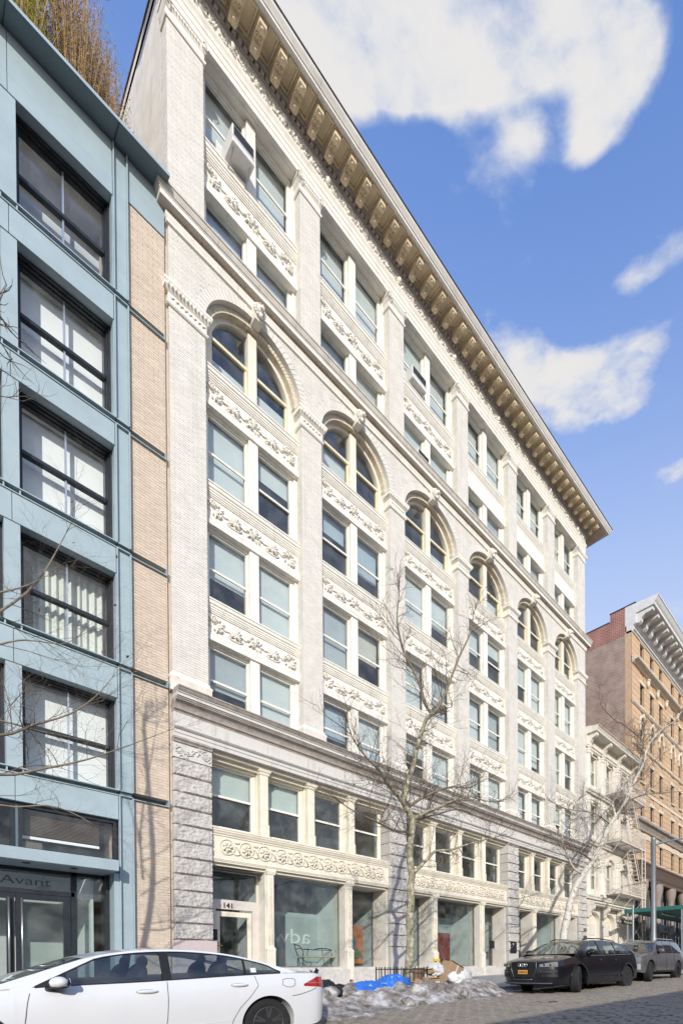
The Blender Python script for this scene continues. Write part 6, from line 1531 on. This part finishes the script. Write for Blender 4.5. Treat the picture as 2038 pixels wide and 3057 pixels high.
TREE1 =  {'trunk': ([(8.25, 9.6, 0.75), (8.25, 9.6, 1.25), (8.31, 9.6, 1.93), (8.28, 9.6, 2.48), (8.34, 9.6, 2.87), (8.32, 9.6, 3.3), (8.37, 9.6, 3.58), (8.31, 9.6, 3.98), (8.33, 9.6, 4.4), (8.39, 9.6, 4.74), (8.4, 9.6, 4.99), (8.28, 9.6, 5.18), (8.16, 9.6, 5.34), (8.13, 9.6, 5.55), (8.2, 9.6, 5.78), (8.29, 9.6, 6.08), (8.4, 9.6, 6.3), (8.49, 9.6, 6.58), (8.55, 9.6, 6.88), (8.66, 9.6, 7.17), (8.69, 9.6, 7.24), (8.9, 9.6, 7.8), (9.15, 9.6, 8.05)], 0.105, 0.045),
 'r1': ([(9.15, 9.6, 8.05), (9.31, 9.53, 8.3), (9.59, 9.47, 8.92), (9.76, 9.4, 9.43), (9.99, 9.33, 10.01), (10.3, 9.27, 10.68), (10.35, 9.2, 11.19)], 0.04, 0.012),
 'l1': ([(9.12, 9.6, 8.02), (8.93, 9.66, 8.22), (8.8, 9.71, 8.66), (8.57, 9.77, 9.05), (8.37, 9.83, 9.36), (8.25, 9.89, 9.79), (8.22, 9.94, 10.26), (8.33, 10.0, 10.88)], 0.04, 0.012),
 'lb': ([(8.15, 9.6, 5.31), (7.91, 9.53, 5.45), (7.62, 9.45, 5.56), (7.4, 9.38, 5.66), (7.22, 9.3, 5.76), (6.95, 9.22, 5.86), (6.66, 9.15, 5.94), (6.39, 9.07, 6.06), (6.18, 9.0, 6.21)], 0.045, 0.012),
 'ra': ([(8.28, 9.6, 5.33), (8.54, 9.52, 5.55), (8.91, 9.43, 5.8), (9.26, 9.35, 6.0), (9.63, 9.27, 6.14), (10.1, 9.18, 6.22), (10.37, 9.1, 6.4)], 0.035, 0.01),
 'rb': ([(8.44, 9.6, 5.05), (8.75, 9.47, 5.27), (9.05, 9.34, 5.43), (9.41, 9.21, 5.66), (9.69, 9.09, 5.79), (9.94, 8.96, 5.89), (10.37, 8.83, 5.86), (10.68, 8.7, 5.88)], 0.042, 0.012),
 'rc': ([(8.46, 9.6, 4.96), (9.0, 9.7, 5.26), (9.45, 9.8, 5.44), (10.1, 9.9, 5.74), (10.75, 10.0, 5.92), (11.6, 10.1, 5.92)], 0.025, 0.008),
 'lr': ([(8.43, 9.6, 3.66), (8.59, 9.51, 3.85), (8.74, 9.43, 4.03), (8.97, 9.34, 4.28), (9.44, 9.26, 4.38), (9.85, 9.17, 4.56), (10.66, 9.09, 4.87), (11.19, 9.0, 5.07)], 0.045, 0.01),
 'll': ([(8.33, 9.6, 4.6), (8.04, 9.48, 4.62), (7.64, 9.37, 4.54), (7.2, 9.25, 4.55), (6.76, 9.13, 4.57), (6.36, 9.02, 4.57), (5.97, 8.9, 4.61)], 0.03, 0.008)}
TREE2 =  {'trunk': ([(15.37, 9.4, 1.73), (15.44, 9.4, 2.1), (15.59, 9.4, 2.66), (15.8, 9.4, 3.16), (15.95, 9.4, 3.55), (16.18, 9.4, 3.95), (16.48, 9.4, 4.37), (17.03, 9.4, 4.87), (17.7, 9.4, 5.45), (18.22, 9.4, 5.94), (18.67, 9.4, 6.48), (19.13, 9.4, 7.09), (19.62, 9.4, 7.54), (20.02, 9.4, 7.85)], 0.15, 0.08),
 'rt': ([(19.97, 9.4, 7.81), (20.43, 9.35, 8.25), (20.86, 9.31, 8.8), (21.42, 9.26, 9.58), (22.12, 9.22, 10.38), (22.5, 9.17, 10.96), (22.63, 9.13, 11.42), (23.02, 9.08, 12.02), (23.68, 9.04, 12.58), (24.65, 8.99, 13.33), (26.14, 8.95, 14.25), (27.12, 8.9, 15.16)], 0.075, 0.02),
 'lt': ([(19.92, 9.4, 7.76), (19.82, 9.45, 8.07), (19.83, 9.5, 8.39), (20.34, 9.55, 8.85), (21.08, 9.6, 9.47), (22.32, 9.65, 10.31), (23.04, 9.7, 10.88), (23.53, 9.75, 11.65), (23.53, 9.8, 12.11), (23.91, 9.85, 12.71), (24.16, 9.9, 13.33)], 0.05, 0.015),
 't3': ([(22.26, 9.1, 10.86), (22.38, 9.17, 11.49), (22.37, 9.24, 11.98), (21.79, 9.31, 12.07), (20.64, 9.39, 12.12), (19.97, 9.46, 12.06), (18.78, 9.53, 12.25), (18.84, 9.6, 12.93)], 0.03, 0.01),
 'll': ([(16.76, 9.4, 4.85), (16.36, 9.46, 4.97), (16.16, 9.51, 5.21), (15.96, 9.57, 5.56), (15.78, 9.63, 6.06), (16.31, 9.69, 6.56), (16.64, 9.74, 7.11), (17.21, 9.8, 7.82)], 0.045, 0.012),
 'l2': ([(17.74, 9.4, 5.47), (16.98, 9.28, 5.51), (16.22, 9.16, 5.55), (15.43, 9.04, 5.49), (14.42, 8.92, 5.46), (13.48, 8.8, 5.33)], 0.03, 0.008),
 'l3': ([(19.37, 9.4, 7.31), (18.48, 9.3, 7.34), (17.59, 9.2, 7.31), (16.43, 9.1, 7.11), (15.23, 9.0, 6.85), (14.01, 8.9, 6.76)], 0.025, 0.008),
 'rr': ([(20.9, 9.3, 8.71), (22.07, 9.15, 9.22), (22.92, 9.0, 9.51), (24.1, 8.85, 9.85), (26.97, 8.7, 10.69)], 0.03, 0.01),
 'r2': ([(21.28, 9.2, 9.48), (22.68, 9.3, 10.38), (24.21, 9.4, 11.57), (26.18, 9.5, 12.72), (28.55, 9.6, 14.07)], 0.025, 0.008),
 'up': ([(17.78, 9.4, 5.54), (18.0, 9.47, 6.2), (17.87, 9.53, 6.47), (18.35, 9.6, 7.07)], 0.02, 0.008)}
TREE3 =  {'trunk': ([(0.35, 9.45, 0.2), (0.35, 9.45, 1.2), (0.4, 9.45, 2.4), (0.52, 9.45, 3.6), (0.68, 9.4, 4.8), (0.76, 9.4, 6.0), (0.7, 9.4, 7.5), (0.6, 9.4, 9.2)], 0.075, 0.035),
 'a': ([(0.5, 9.4, 4.4), (0.94, 9.4, 4.4), (1.27, 9.3, 4.64), (1.63, 9.2, 4.9), (1.9, 9.1, 5.23), (2.08, 9.0, 5.56)], 0.04, 0.006),
 'b': ([(0.5, 9.4, 4.0), (0.94, 9.4, 3.87), (1.37, 9.38, 4.08), (1.85, 9.35, 4.36), (2.38, 9.33, 4.76), (2.87, 9.3, 5.15)], 0.04, 0.006),
 'c': ([(0.5, 9.4, 4.5), (0.94, 9.4, 4.6), (1.35, 9.5, 4.64), (1.85, 9.6, 4.72), (2.24, 9.7, 4.75)], 0.025, 0.006),
 'd': ([(0.5, 9.4, 5.2), (0.95, 9.4, 5.63), (1.2, 9.33, 5.79), (1.55, 9.27, 5.89), (1.71, 9.2, 6.03)], 0.025, 0.006),
 'e': ([(0.5, 9.4, 6.0), (0.96, 9.4, 6.34), (1.22, 9.45, 6.61), (1.43, 9.5, 6.89)], 0.025, 0.006),
 'f': ([(0.5, 9.4, 3.8), (0.93, 9.4, 3.46), (1.39, 9.27, 3.54), (1.65, 9.13, 3.46), (1.84, 9.0, 3.32)], 0.025, 0.006),
 'g': ([(0.55, 9.4, 5.6), (1.0, 10.1, 6.4), (1.5, 10.6, 7.4), (1.9, 10.9, 8.6)], 0.04, 0.01),
 'h': ([(0.5, 9.4, 6.4), (0.0, 8.8, 7.2), (-0.6, 8.3, 8.2)], 0.04, 0.01)}
# ------------------------------------------------------------------ street trees
def bark(name, base, pale, dark):
    m = bpy.data.materials.new(name); m.use_nodes = True; MATS[name] = m; t = m.node_tree; n = t.nodes; b = n['Principled BSDF']; k = t.links.new; b.inputs['Roughness'].default_value = .85
    g = n.new('ShaderNodeNewGeometry'); nz = n.new('ShaderNodeTexNoise'); nz.inputs['Scale'].default_value = 9; nz.inputs['Detail'].default_value = 3; k(g.outputs['Position'], nz.inputs['Vector'])
    r_ = n.new('ShaderNodeValToRGB'); r_.color_ramp.interpolation = 'LINEAR'; e = r_.color_ramp.elements
    e[0].position = .36; e[0].color = dark+(1,); e[1].position = .42; e[1].color = base+(1,); q = e.new(.56); q.color = base+(1,); q = e.new(.62); q.color = pale+(1,)
    k(nz.outputs['Fac'], r_.inputs[0]); k(r_.outputs[0], b.inputs['Base Color'])
    bp = n.new('ShaderNodeBump'); bp.inputs['Strength'].default_value = .4; bp.inputs['Distance'].default_value = .01; k(nz.outputs['Fac'], bp.inputs['Height']); k(bp.outputs[0], b.inputs['Normal'])
bark('plane_bark', (.25, .23, .15), (.44, .41, .31), (.09, .07, .05)); bark('pale_bark', (.52, .49, .42), (.62, .60, .54), (.28, .20, .13))
mat('limb_bark', (.22, .18, .13), .85, .25, 10, .3, 50); mat('twig', (.13, .10, .078), .85, .2, 8); mat('dead_leaf', (.30, .13, .04), .8, .3, 10)
def tree(label, data, seed, bk, ntw, zmin=3.0):
    rnd = random.Random(seed); tr = data['trunk'][0]; base = tr[0]
    t = thing('plane_tree', label, 'tree', (base[0], base[1], gz(base[0])+.1), group='bare street trees')
    m = MB(); mb2 = MB()
    def smooth(pts, r0, r1, sub=3):
        P_ = [Vector(p) for p in pts]; out = []; rr = []; n = len(P_)
        for i in range(n-1):
            a = P_[max(0, i-1)]; b, c = P_[i], P_[i+1]; d = P_[min(n-1, i+2)]
            for q in range(sub):
                s = q/sub; out.append(.5*((2*b)+(c-a)*s+(2*a-5*b+4*c-d)*s*s+(3*b-a-3*c+d)*s**3)); rr.append(r0+(r1-r0)*(i+s)/(n-1))
        out.append(P_[-1]); rr.append(r1); return out, rr
    limbs = []
    for k, (pts, r0, r1) in data.items():
        p, r_ = smooth(pts, r0, r1); p = [q-Vector(WLOC[t.name]) for q in p]
        if k != 'trunk': r_ = [q*(1.2 if ntw > 60 else .62) for q in r_]
        r_ = [x*(1+.12*noise.noise(q*4)) for x, q in zip(r_, p)]
        if k == 'trunk': r_ = [q*1.04 for q in r_]; r_[0] *= 1.3; r_[1] *= 1.12
        (m if (k == 'trunk' or r0 > .04) else mb2).tube(p, r_, 10 if k == 'trunk' else 7); limbs.append((k, p, r_))
    obj('trunk', m.mesh('trunk', bk, True), t, local=True)
    if mb2.v: obj('limbs', mb2.mesh('limbs', 'limb_bark', True), t, local=True)
    tw = MB(); lf = MB(); cnt = [0]
    def twig(p, d, ln, r0, depth):
        n = 4 if depth else 3; pts = [p]; q = p.copy(); dd = d.copy()
        for i in range(n):
            dd = (dd+Vector((rnd.uniform(-.3, .3), rnd.uniform(-.3, .3), rnd.uniform(-.2, .28)))).normalized(); q = q+dd*ln/n; pts.append(q.copy())
        tw.tube(pts, [r0*(1-.75*i/n) for i in range(n+1)], 4 if depth > 1 else 3, False); cnt[0] += 1
        if depth:
            for i in range(1, n+1):
                for _ in range(1 if rnd.random() < .75 else 2):
                    side = dd.cross(Vector((rnd.uniform(-1, 1), rnd.uniform(-1, 1), rnd.uniform(-1, 1))))
                    if side.length < .05: continue
                    nd = (dd*.75+side.normalized()*rnd.uniform(.5, 1)+Vector((0, 0, .15))).normalized()
                    twig(pts[i], nd, ln*rnd.uniform(.4, .7), r0*.5, depth-1)
        elif rnd.random() < .02:
            i0 = len(lf.v); e1 = Vector((rnd.uniform(-1, 1), rnd.uniform(-1, 1), rnd.uniform(-1, 1))).normalized()*.03; e2 = e1.orthogonal().normalized()*.025
            lf.v += [tuple(q), tuple(q+e1+e2), tuple(q+e1*2), tuple(q+e1-e2)]; lf.f.append((i0, i0+1, i0+2, i0+3))
    weights = []
    for k, p, r_ in limbs:
        for i in range(2, len(p)-1):
            if k == 'trunk' and (p[i].z+WLOC[t.name].z < 5.2 or ntw < 10): continue
            weights.append((p[i], (p[i+1]-p[i-1]).normalized(), r_[i], i/len(p)))
    rnd.shuffle(weights)
    for j in range(ntw):
        p, d, r_, s = weights[j % len(weights)]
        side = d.cross(Vector((rnd.uniform(-1, 1), rnd.uniform(-1, 1), rnd.uniform(-1, 1))))
        if side.length < .1: continue
        nd = (d*rnd.uniform(.3, .9)+side.normalized()+Vector((0, 0, rnd.uniform(0, .5)))).normalized()
        twig(p, nd, rnd.uniform(.4, 1.15)*(1.1-.35*s), min(r_*.45, .0105), 2)
    for k, p, r_ in limbs:                 # the tips run out into fine twigs
        if k == 'trunk' and len(data) > 6 and ntw < 10: continue
        for _ in range(3): twig(p[-1], (p[-1]-p[-3]).normalized(), rnd.uniform(.5, 1.0), r_[-1]*.8, 2)
    obj('crown', tw.mesh('crown', 'twig', False, False), t, local=True)
    if lf.v: obj('dead_leaves', lf.mesh('dead_leaves', 'dead_leaf', False, False), t, kind='stuff', local=True)
tree('bare plane tree with mottled trunk before the second granite pier', TREE1, 4, 'plane_bark', 190)
tree('bare plane tree with a pale leaning trunk behind the black suv', TREE2, 8, 'pale_bark', 260)
tree('bare tree at the left edge whose twigs reach across the blue house', TREE3, 15, 'plane_bark', 48)
# iron guard round the first tree
g = thing('tree_guard', 'low black iron guard railing around the first tree pit', 'tree guard', (8.15, 9.75, gz(8)+.15))
for (xa, ya, xb, yb) in ((-.5, -.4, .5, -.4), (-.5, .4, .5, .4), (-.5, -.4, -.5, .4), (.5, -.4, .5, .4)):
    m = MB()
    for z in (.28, .62): m.tube([(xa, ya, z), (xb, yb, z)], .012, 5)
    n = 7
    for k in range(n+1): s = k/n; m.tube([(xa+(xb-xa)*s, ya+(yb-ya)*s, 0), (xa+(xb-xa)*s, ya+(yb-ya)*s, .68)], .009 if 0 < k < n else .016, 5)
    obj('rail_panel', m.mesh('rail_panel', 'black_metal'), g, local=True)

# ------------------------------------------------------------------ granite setts
mat('sett', (.27, .235, .19), .75, .12, 5, .5, 45, stain=.5, stain_col=(.13, .115, .10), stain_scale=1.3, spec=.5)
road = bpy.data.objects['road']; rnd = random.Random(21)
sx, sy = .165, .30; SM = []
for k in range(8):
    m = MB(); a, b, h = sx/2-.013+rnd.uniform(-.006, .003), sy/2-.014+rnd.uniform(-.014, .005), .055+rnd.uniform(-.008, .008); c_ = .0286
    rows = [[(-a, -b, -.02), (a, -b, -.02), (a, b, -.02), (-a, b, -.02)], [(-a, -b, h-.014), (a, -b, h-.014), (a, b, h-.014), (-a, b, h-.014)], [(-a+c_, -b+c_, h), (a-c_, -b+c_, h), (a-c_, b-c_, h+rnd.uniform(-.004, .004)), (-a+c_, b-c_, h)]]
    m.stations(rows); SM.append((m, m.mesh('sett', 'sett')))
cands = []
ix = 0; x = 3.9
while x < 24:
    y = 1.3+(sy/2 if ix % 2 else 0)
    while y < 8.95:
        xx = x+rnd.uniform(-.006, .006); yy = y+rnd.uniform(-.01, .01); p = Vector((xx, yy, gz(xx)))-Vector((0, 0, 1.25)); zc = p.dot(fw)
        u = 1495+1452*p.dot(rt2)/zc; v = 2893.2-1452*p.dot(up2)/zc
        cands.append((0 if (760 < u < 2060 and v < 3080) else 1, zc, xx, yy)); y += sy
    x += sx; ix += 1
cands.sort()
big = MB()
for k, (_, zc, xx, yy) in enumerate(cands):
    mb_, me = SM[rnd.randrange(8)]; dz = rnd.uniform(-.008, .008)-.032
    if k < 300: obj('sett', me, road, (xx, yy, gz(xx)+dz), (rnd.uniform(-.03, .03), rnd.uniform(-.03, .03)-.02, rnd.uniform(-.03, .03)))
    else:
        i = len(big.v); tx, ty = rnd.uniform(-.04, .04), rnd.uniform(-.04, .04)
        big.v += [(xx+vx, yy+vy, gz(xx)+dz+vz+tx*vx+ty*vy) for vx, vy, vz in mb_.v]; big.f += [tuple(i+q for q in f_) for f_ in mb_.f[:-2]+[mb_.f[-1]]]
obj('far_setts', big.mesh('far_setts', 'sett', False, False), road, kind='stuff')

# ------------------------------------------------------------------ dirty snow along the kerb
def snow_mat():
    m = bpy.data.materials.new('dirty_snow'); m.use_nodes = True; MATS['dirty_snow'] = m; t = m.node_tree; n = t.nodes; b = n['Principled BSDF']; k = t.links.new; b.inputs['Roughness'].default_value = .6
    g = n.new('ShaderNodeNewGeometry'); nz = n.new('ShaderNodeTexNoise'); nz.inputs['Scale'].default_value = 3.2; nz.inputs['Detail'].default_value = 10; nz.inputs['Roughness'].default_value = .68; k(g.outputs['Position'], nz.inputs['Vector'])
    r_ = n.new('ShaderNodeValToRGB'); e = r_.color_ramp.elements
    e[0].position = .36; e[0].color = (.10, .085, .07, 1); e[1].position = .68; e[1].color = (.66, .66, .67, 1); q = e.new(.47); q.color = (.24, .21, .185, 1); q = e.new(.57); q.color = (.46, .44, .42, 1)
    k(nz.outputs['Fac'], r_.inputs[0]); k(r_.outputs[0], b.inputs['Base Color'])
    n3 = n.new('ShaderNodeTexNoise'); n3.inputs['Scale'].default_value = 45; n3.inputs['Detail'].default_value = 6; k(g.outputs['Position'], n3.inputs['Vector'])
    bp = n.new('ShaderNodeBump'); bp.inputs['Strength'].default_value = .9; bp.inputs['Distance'].default_value = .03; k(n3.outputs['Fac'], bp.inputs['Height']); k(bp.outputs[0], b.inputs['Normal'])
snow_mat()
def snow_h(x, y):
    ends = max(0, min(1, (x-3.6)/.9))*max(0, min(1, (11.6-x)/1.4))
    crest = 8.78+.18*math.sin(x*1.3)+.1*noise.noise(Vector((x*1.5, 0, 3)))
    wd = .52+.38*max(0, min(1, (7.6-x)/2.5)) if y < crest else .55
    h = (.40+.13*noise.noise(Vector((x*1.1, 7, 1)))+.08*noise.noise(Vector((x*2.7, 2, 5))))*math.exp(-((y-crest)/wd)**2)*ends
    p = Vector((x, y, 0))
    h *= 1+.42*noise.noise(p*2.2)+.26*noise.noise(p*5.3)+.12*noise.noise(p*11)
    h += .09*ends*max(0, noise.noise(p*1.9)+.22)*max(0, min(1, (y-6.6)/.8))+.018*noise.noise(p*9)*ends+.012*noise.noise(p*21)*ends
    return h
m = MB(); xs_ = [3.3+.035*k for k in range(245)]; ys_ = [6.4+.035*k for k in range(107)]
for x in xs_:
    for y in ys_:
        z = gz(x)+(.0 if y < KERB else .145); h = snow_h(x, y); m.v.append((x, y, gz(x)-.035+.14*max(0, min(1, (y-8.9)/.2))+max(-.04, h)))
n = len(ys_)
for a in range(len(xs_)-1):
    for b in range(n-1): m.f.append((a*n+b, (a+1)*n+b, (a+1)*n+b+1, a*n+b+1))
obj('snowbank', m.mesh('snowbank', 'dirty_snow', True, False), None, kind='stuff', label='bank of dirty grey snow heaped along the kerb between the cars', category='snow')
for k, (x, y, r_, lb_) in enumerate(((5.5, 8.72, .16, 'tall grey snow lump in front of the flat black rubbish bag'), (6.9, 8.05, .15, 'largest snow lump lying loose on the road before the blue bags'), (7.25, 7.95, .08, 'small snow lump on the road right of the largest one'), (8.6, 8.0, .10, 'snow lump at the foot of the bank below the boxes'), (9.6, 7.75, .09, 'snow lump on the setts nearest the black suv'))):
    m = MB(); m.ell((0, 0, 0), (r_, r_*.9, r_*.75), 14, 10)
    m.v = [tuple(Vector(v)*(1+.45*noise.noise(Vector(v)*11+Vector((k*3, 0, 0)))+.2*noise.noise(Vector(v)*30))) for v in m.v]
    z = gz(x)+max(0, snow_h(x, y))
    obj('snow_lump', m.mesh('snow_lump', 'dirty_snow', True), None, (x, y, z+r_*.15), group='lumps of snow on the snowbank', label=lb_, category='snow')
# meltwater by the kerb
mat('meltwater', (.03, .028, .025), .06, .2, 3, spec=.6)
m = MB(); pts = [(8.9+.55*math.cos(a*.35)*(1+.25*math.sin(a*1.7)), 6.0+.22*math.sin(a*.35)*(1+.3*math.cos(a*2.1))) for a in range(18)]
m.q(*[(x, y, gz(x)+.016) for x, y in pts]); struct('puddle', m.mesh('puddle', 'meltwater', False, False))

# ------------------------------------------------------------------ rubbish put out by the tree
mat('bag_blue', (.03, .16, .58), .35, .12, 6, spec=.6); mat('bag_black', (.014, .014, .016), .3, .2, 6, spec=.6); mat('bag_clear', (.60, .60, .60), .3, .12, 5, spec=.5); mat('bag_white', (.72, .72, .72), .5, .06, 6)
mat('cardboard', (.36, .245, .15), .85, .08, 5, .1, 30); mat('card_dark', (.24, .16, .10), .85, .08, 5); mat('paper', (.72, .71, .68), .7, .03); mat('yellow_plastic', (.70, .50, .02), .5, .1)
def bag(label, x, y, z, r, mt, seed, knot=None, group='rubbish bags by the tree'):
    t = thing('rubbish_bag', label, 'rubbish bag', (x, y, z), group=group)
    m = MB(); m.ell((0, 0, r[2]*.8), r, 64, 40); o = Vector((seed*7.3, seed*1.7, 0)); out = []
    for v in m.v:
        p = Vector(v); q = Vector((p.x/r[0], p.y/r[1], (p.z-r[2]*.8)/r[2]))
        f = 1+.26*noise.noise(q*1.3+o)-.26*abs(noise.noise(Vector((q.x*2.6, q.y*2.6, q.z*1.2))+o))-.26*abs(noise.noise(Vector((q.x*5, q.y*5, q.z*2.2+q.x))+o))-.16*abs(noise.noise(q*8+o))-.06*abs(noise.noise(q*17+o))+.16
        p = Vector((p.x*f, p.y*f, r[2]*.8+(p.z-r[2]*.8)*f)); p.z = max(p.z, .01); out.append(tuple(p))
    m.v = out; obj('sack', m.mesh('sack', mt, True), t, local=True)
    if knot:
        m = MB(); kx, kz = knot
        m.tube([(kx, 0, kz-.12), (kx+.01, -.02, kz), (kx+.05, -.03, kz+.05)], [.09, .03, .05], 8)
        for q in range(4): a = q*1.6; m.q((kx, -.02, kz), (kx+.10*math.cos(a), .06*math.sin(a)-.03, kz+.06+.03*q), (kx+.14*math.cos(a+.5), .09*math.sin(a+.5)-.03, kz+.02+.02*q))
        obj('knot', m.mesh('knot', mt, True), t, local=True)
    return t
GZ = lambda x: gz(x)+.15
bag('bright blue rubbish bag on the left, lying on the snow', 6.72, 9.25, GZ(6.7), (.56, .36, .22), 'bag_blue', 1)
bag('bright blue rubbish bag leaning against the first tree trunk', 7.48, 9.25, GZ(7.5)+.02, (.50, .36, .26), 'bag_blue', 2)
bag('flat black rubbish bag beside the blue ones', 5.95, 9.35, GZ(6)+.0, (.46, .34, .20), 'bag_black', 3)
bag('big torn black rubbish bag behind the white car boot', 5.0, 9.5, GZ(5), (.60, .40, .36), 'bag_black', 4, (.55, .62))
bag('slumped black rubbish bag between the white car and the snow', 5.55, 9.05, GZ(5.5), (.34, .30, .26), 'bag_black', 6)
bag('clear plastic sack of rubbish at the end of the cardboard pile', 9.85, 9.4, GZ(9.8), (.40, .34, .36), 'bag_clear', 5)
bag('small white plastic bag lying on the snow in front of the boxes', 8.95, 8.72, gz(9)+.42, (.13, .11, .14), 'bag_white', 9)
def box(label, x, y, z, w, d, h, rot, mt='cardboard', lab=False, wrap=False):
    t = thing('cardboard_box', label, 'box', (x, y, z), rot, 'cardboard boxes by the tree')
    m = MB(); m.bbox(-w/2, w/2, -d/2, d/2, 0, h, .006); obj('carton', m.mesh('carton', mt), t, local=True)
    for s in (-1, 1):
        m = MB(); m.obox((0, s*d*.26, h+.012), (w/2-.004, 0, 0), (0, d*.235, .02*s), (0, 0, .003)); obj('flap', m.mesh('flap', mt), t, local=True)
    if lab:
        m = MB(); m.box(.02, .14, -d/2-.004, -d/2-.001, h*.35, h*.75); obj('shipping_label', m.mesh('shipping_label', 'paper'), t, local=True)
    if wrap:
        m = MB(); m.box(-.03, .03, -d/2-.004, -d/2-.001, 0, h); obj('tape', m.mesh('tape', 'bag_clear'), t, local=True)
box('brown cardboard box at the back of the pile beside the trunk', 8.55, 9.75, GZ(8.5)+.30, .46, .35, .30, (0, 0, .1), 'card_dark')
box('brown cardboard box under the others beside the trunk', 8.50, 9.7, GZ(8.5), .50, .40, .29, (0, 0, -.1))
box('small cardboard box tipped forward at the left of the pile', 8.32, 9.28, GZ(8.3)+.10, .32, .28, .22, (.25, .35, .2))
box('small cardboard box with a white shipping label', 8.66, 9.2, GZ(8.7)+.12, .42, .28, .24, (.1, -.05, 0), lab=True)
box('flattened carton lying on top of the box pile', 8.95, 9.6, GZ(8.9)+.50, .55, .35, .10, (0, -.12, .2))
box('large tall cardboard box leaning and wrapped in clear film', 9.32, 9.4, GZ(9.3)+.05, .52, .36, .72, (.1, .42, 0), wrap=True)
bag('crumpled clear plastic film over the large leaning box', 9.15, 9.55, GZ(9.1)+.4, (.28, .2, .2), 'bag_clear', 12)
y_ = thing('yellow_tool', 'small yellow and black tool lying on top of the cardboard', 'tool', (9.2, 9.55, GZ(9.2)+.80))
m = MB(); m.bbox(-.12, .08, -.04, .04, 0, .07, .01); obj('grip', m.mesh('grip', 'yellow_plastic'), y_, local=True)
m = MB(); m.bbox(.08, .18, -.035, .035, .01, .06, .008); obj('head', m.mesh('head', 'black_plastic'), y_, local=True)
m = MB(); m.bbox(-.08, -.03, -.03, .03, -.06, .0, .008); obj('handle', m.mesh('handle', 'black_plastic'), y_, local=True)
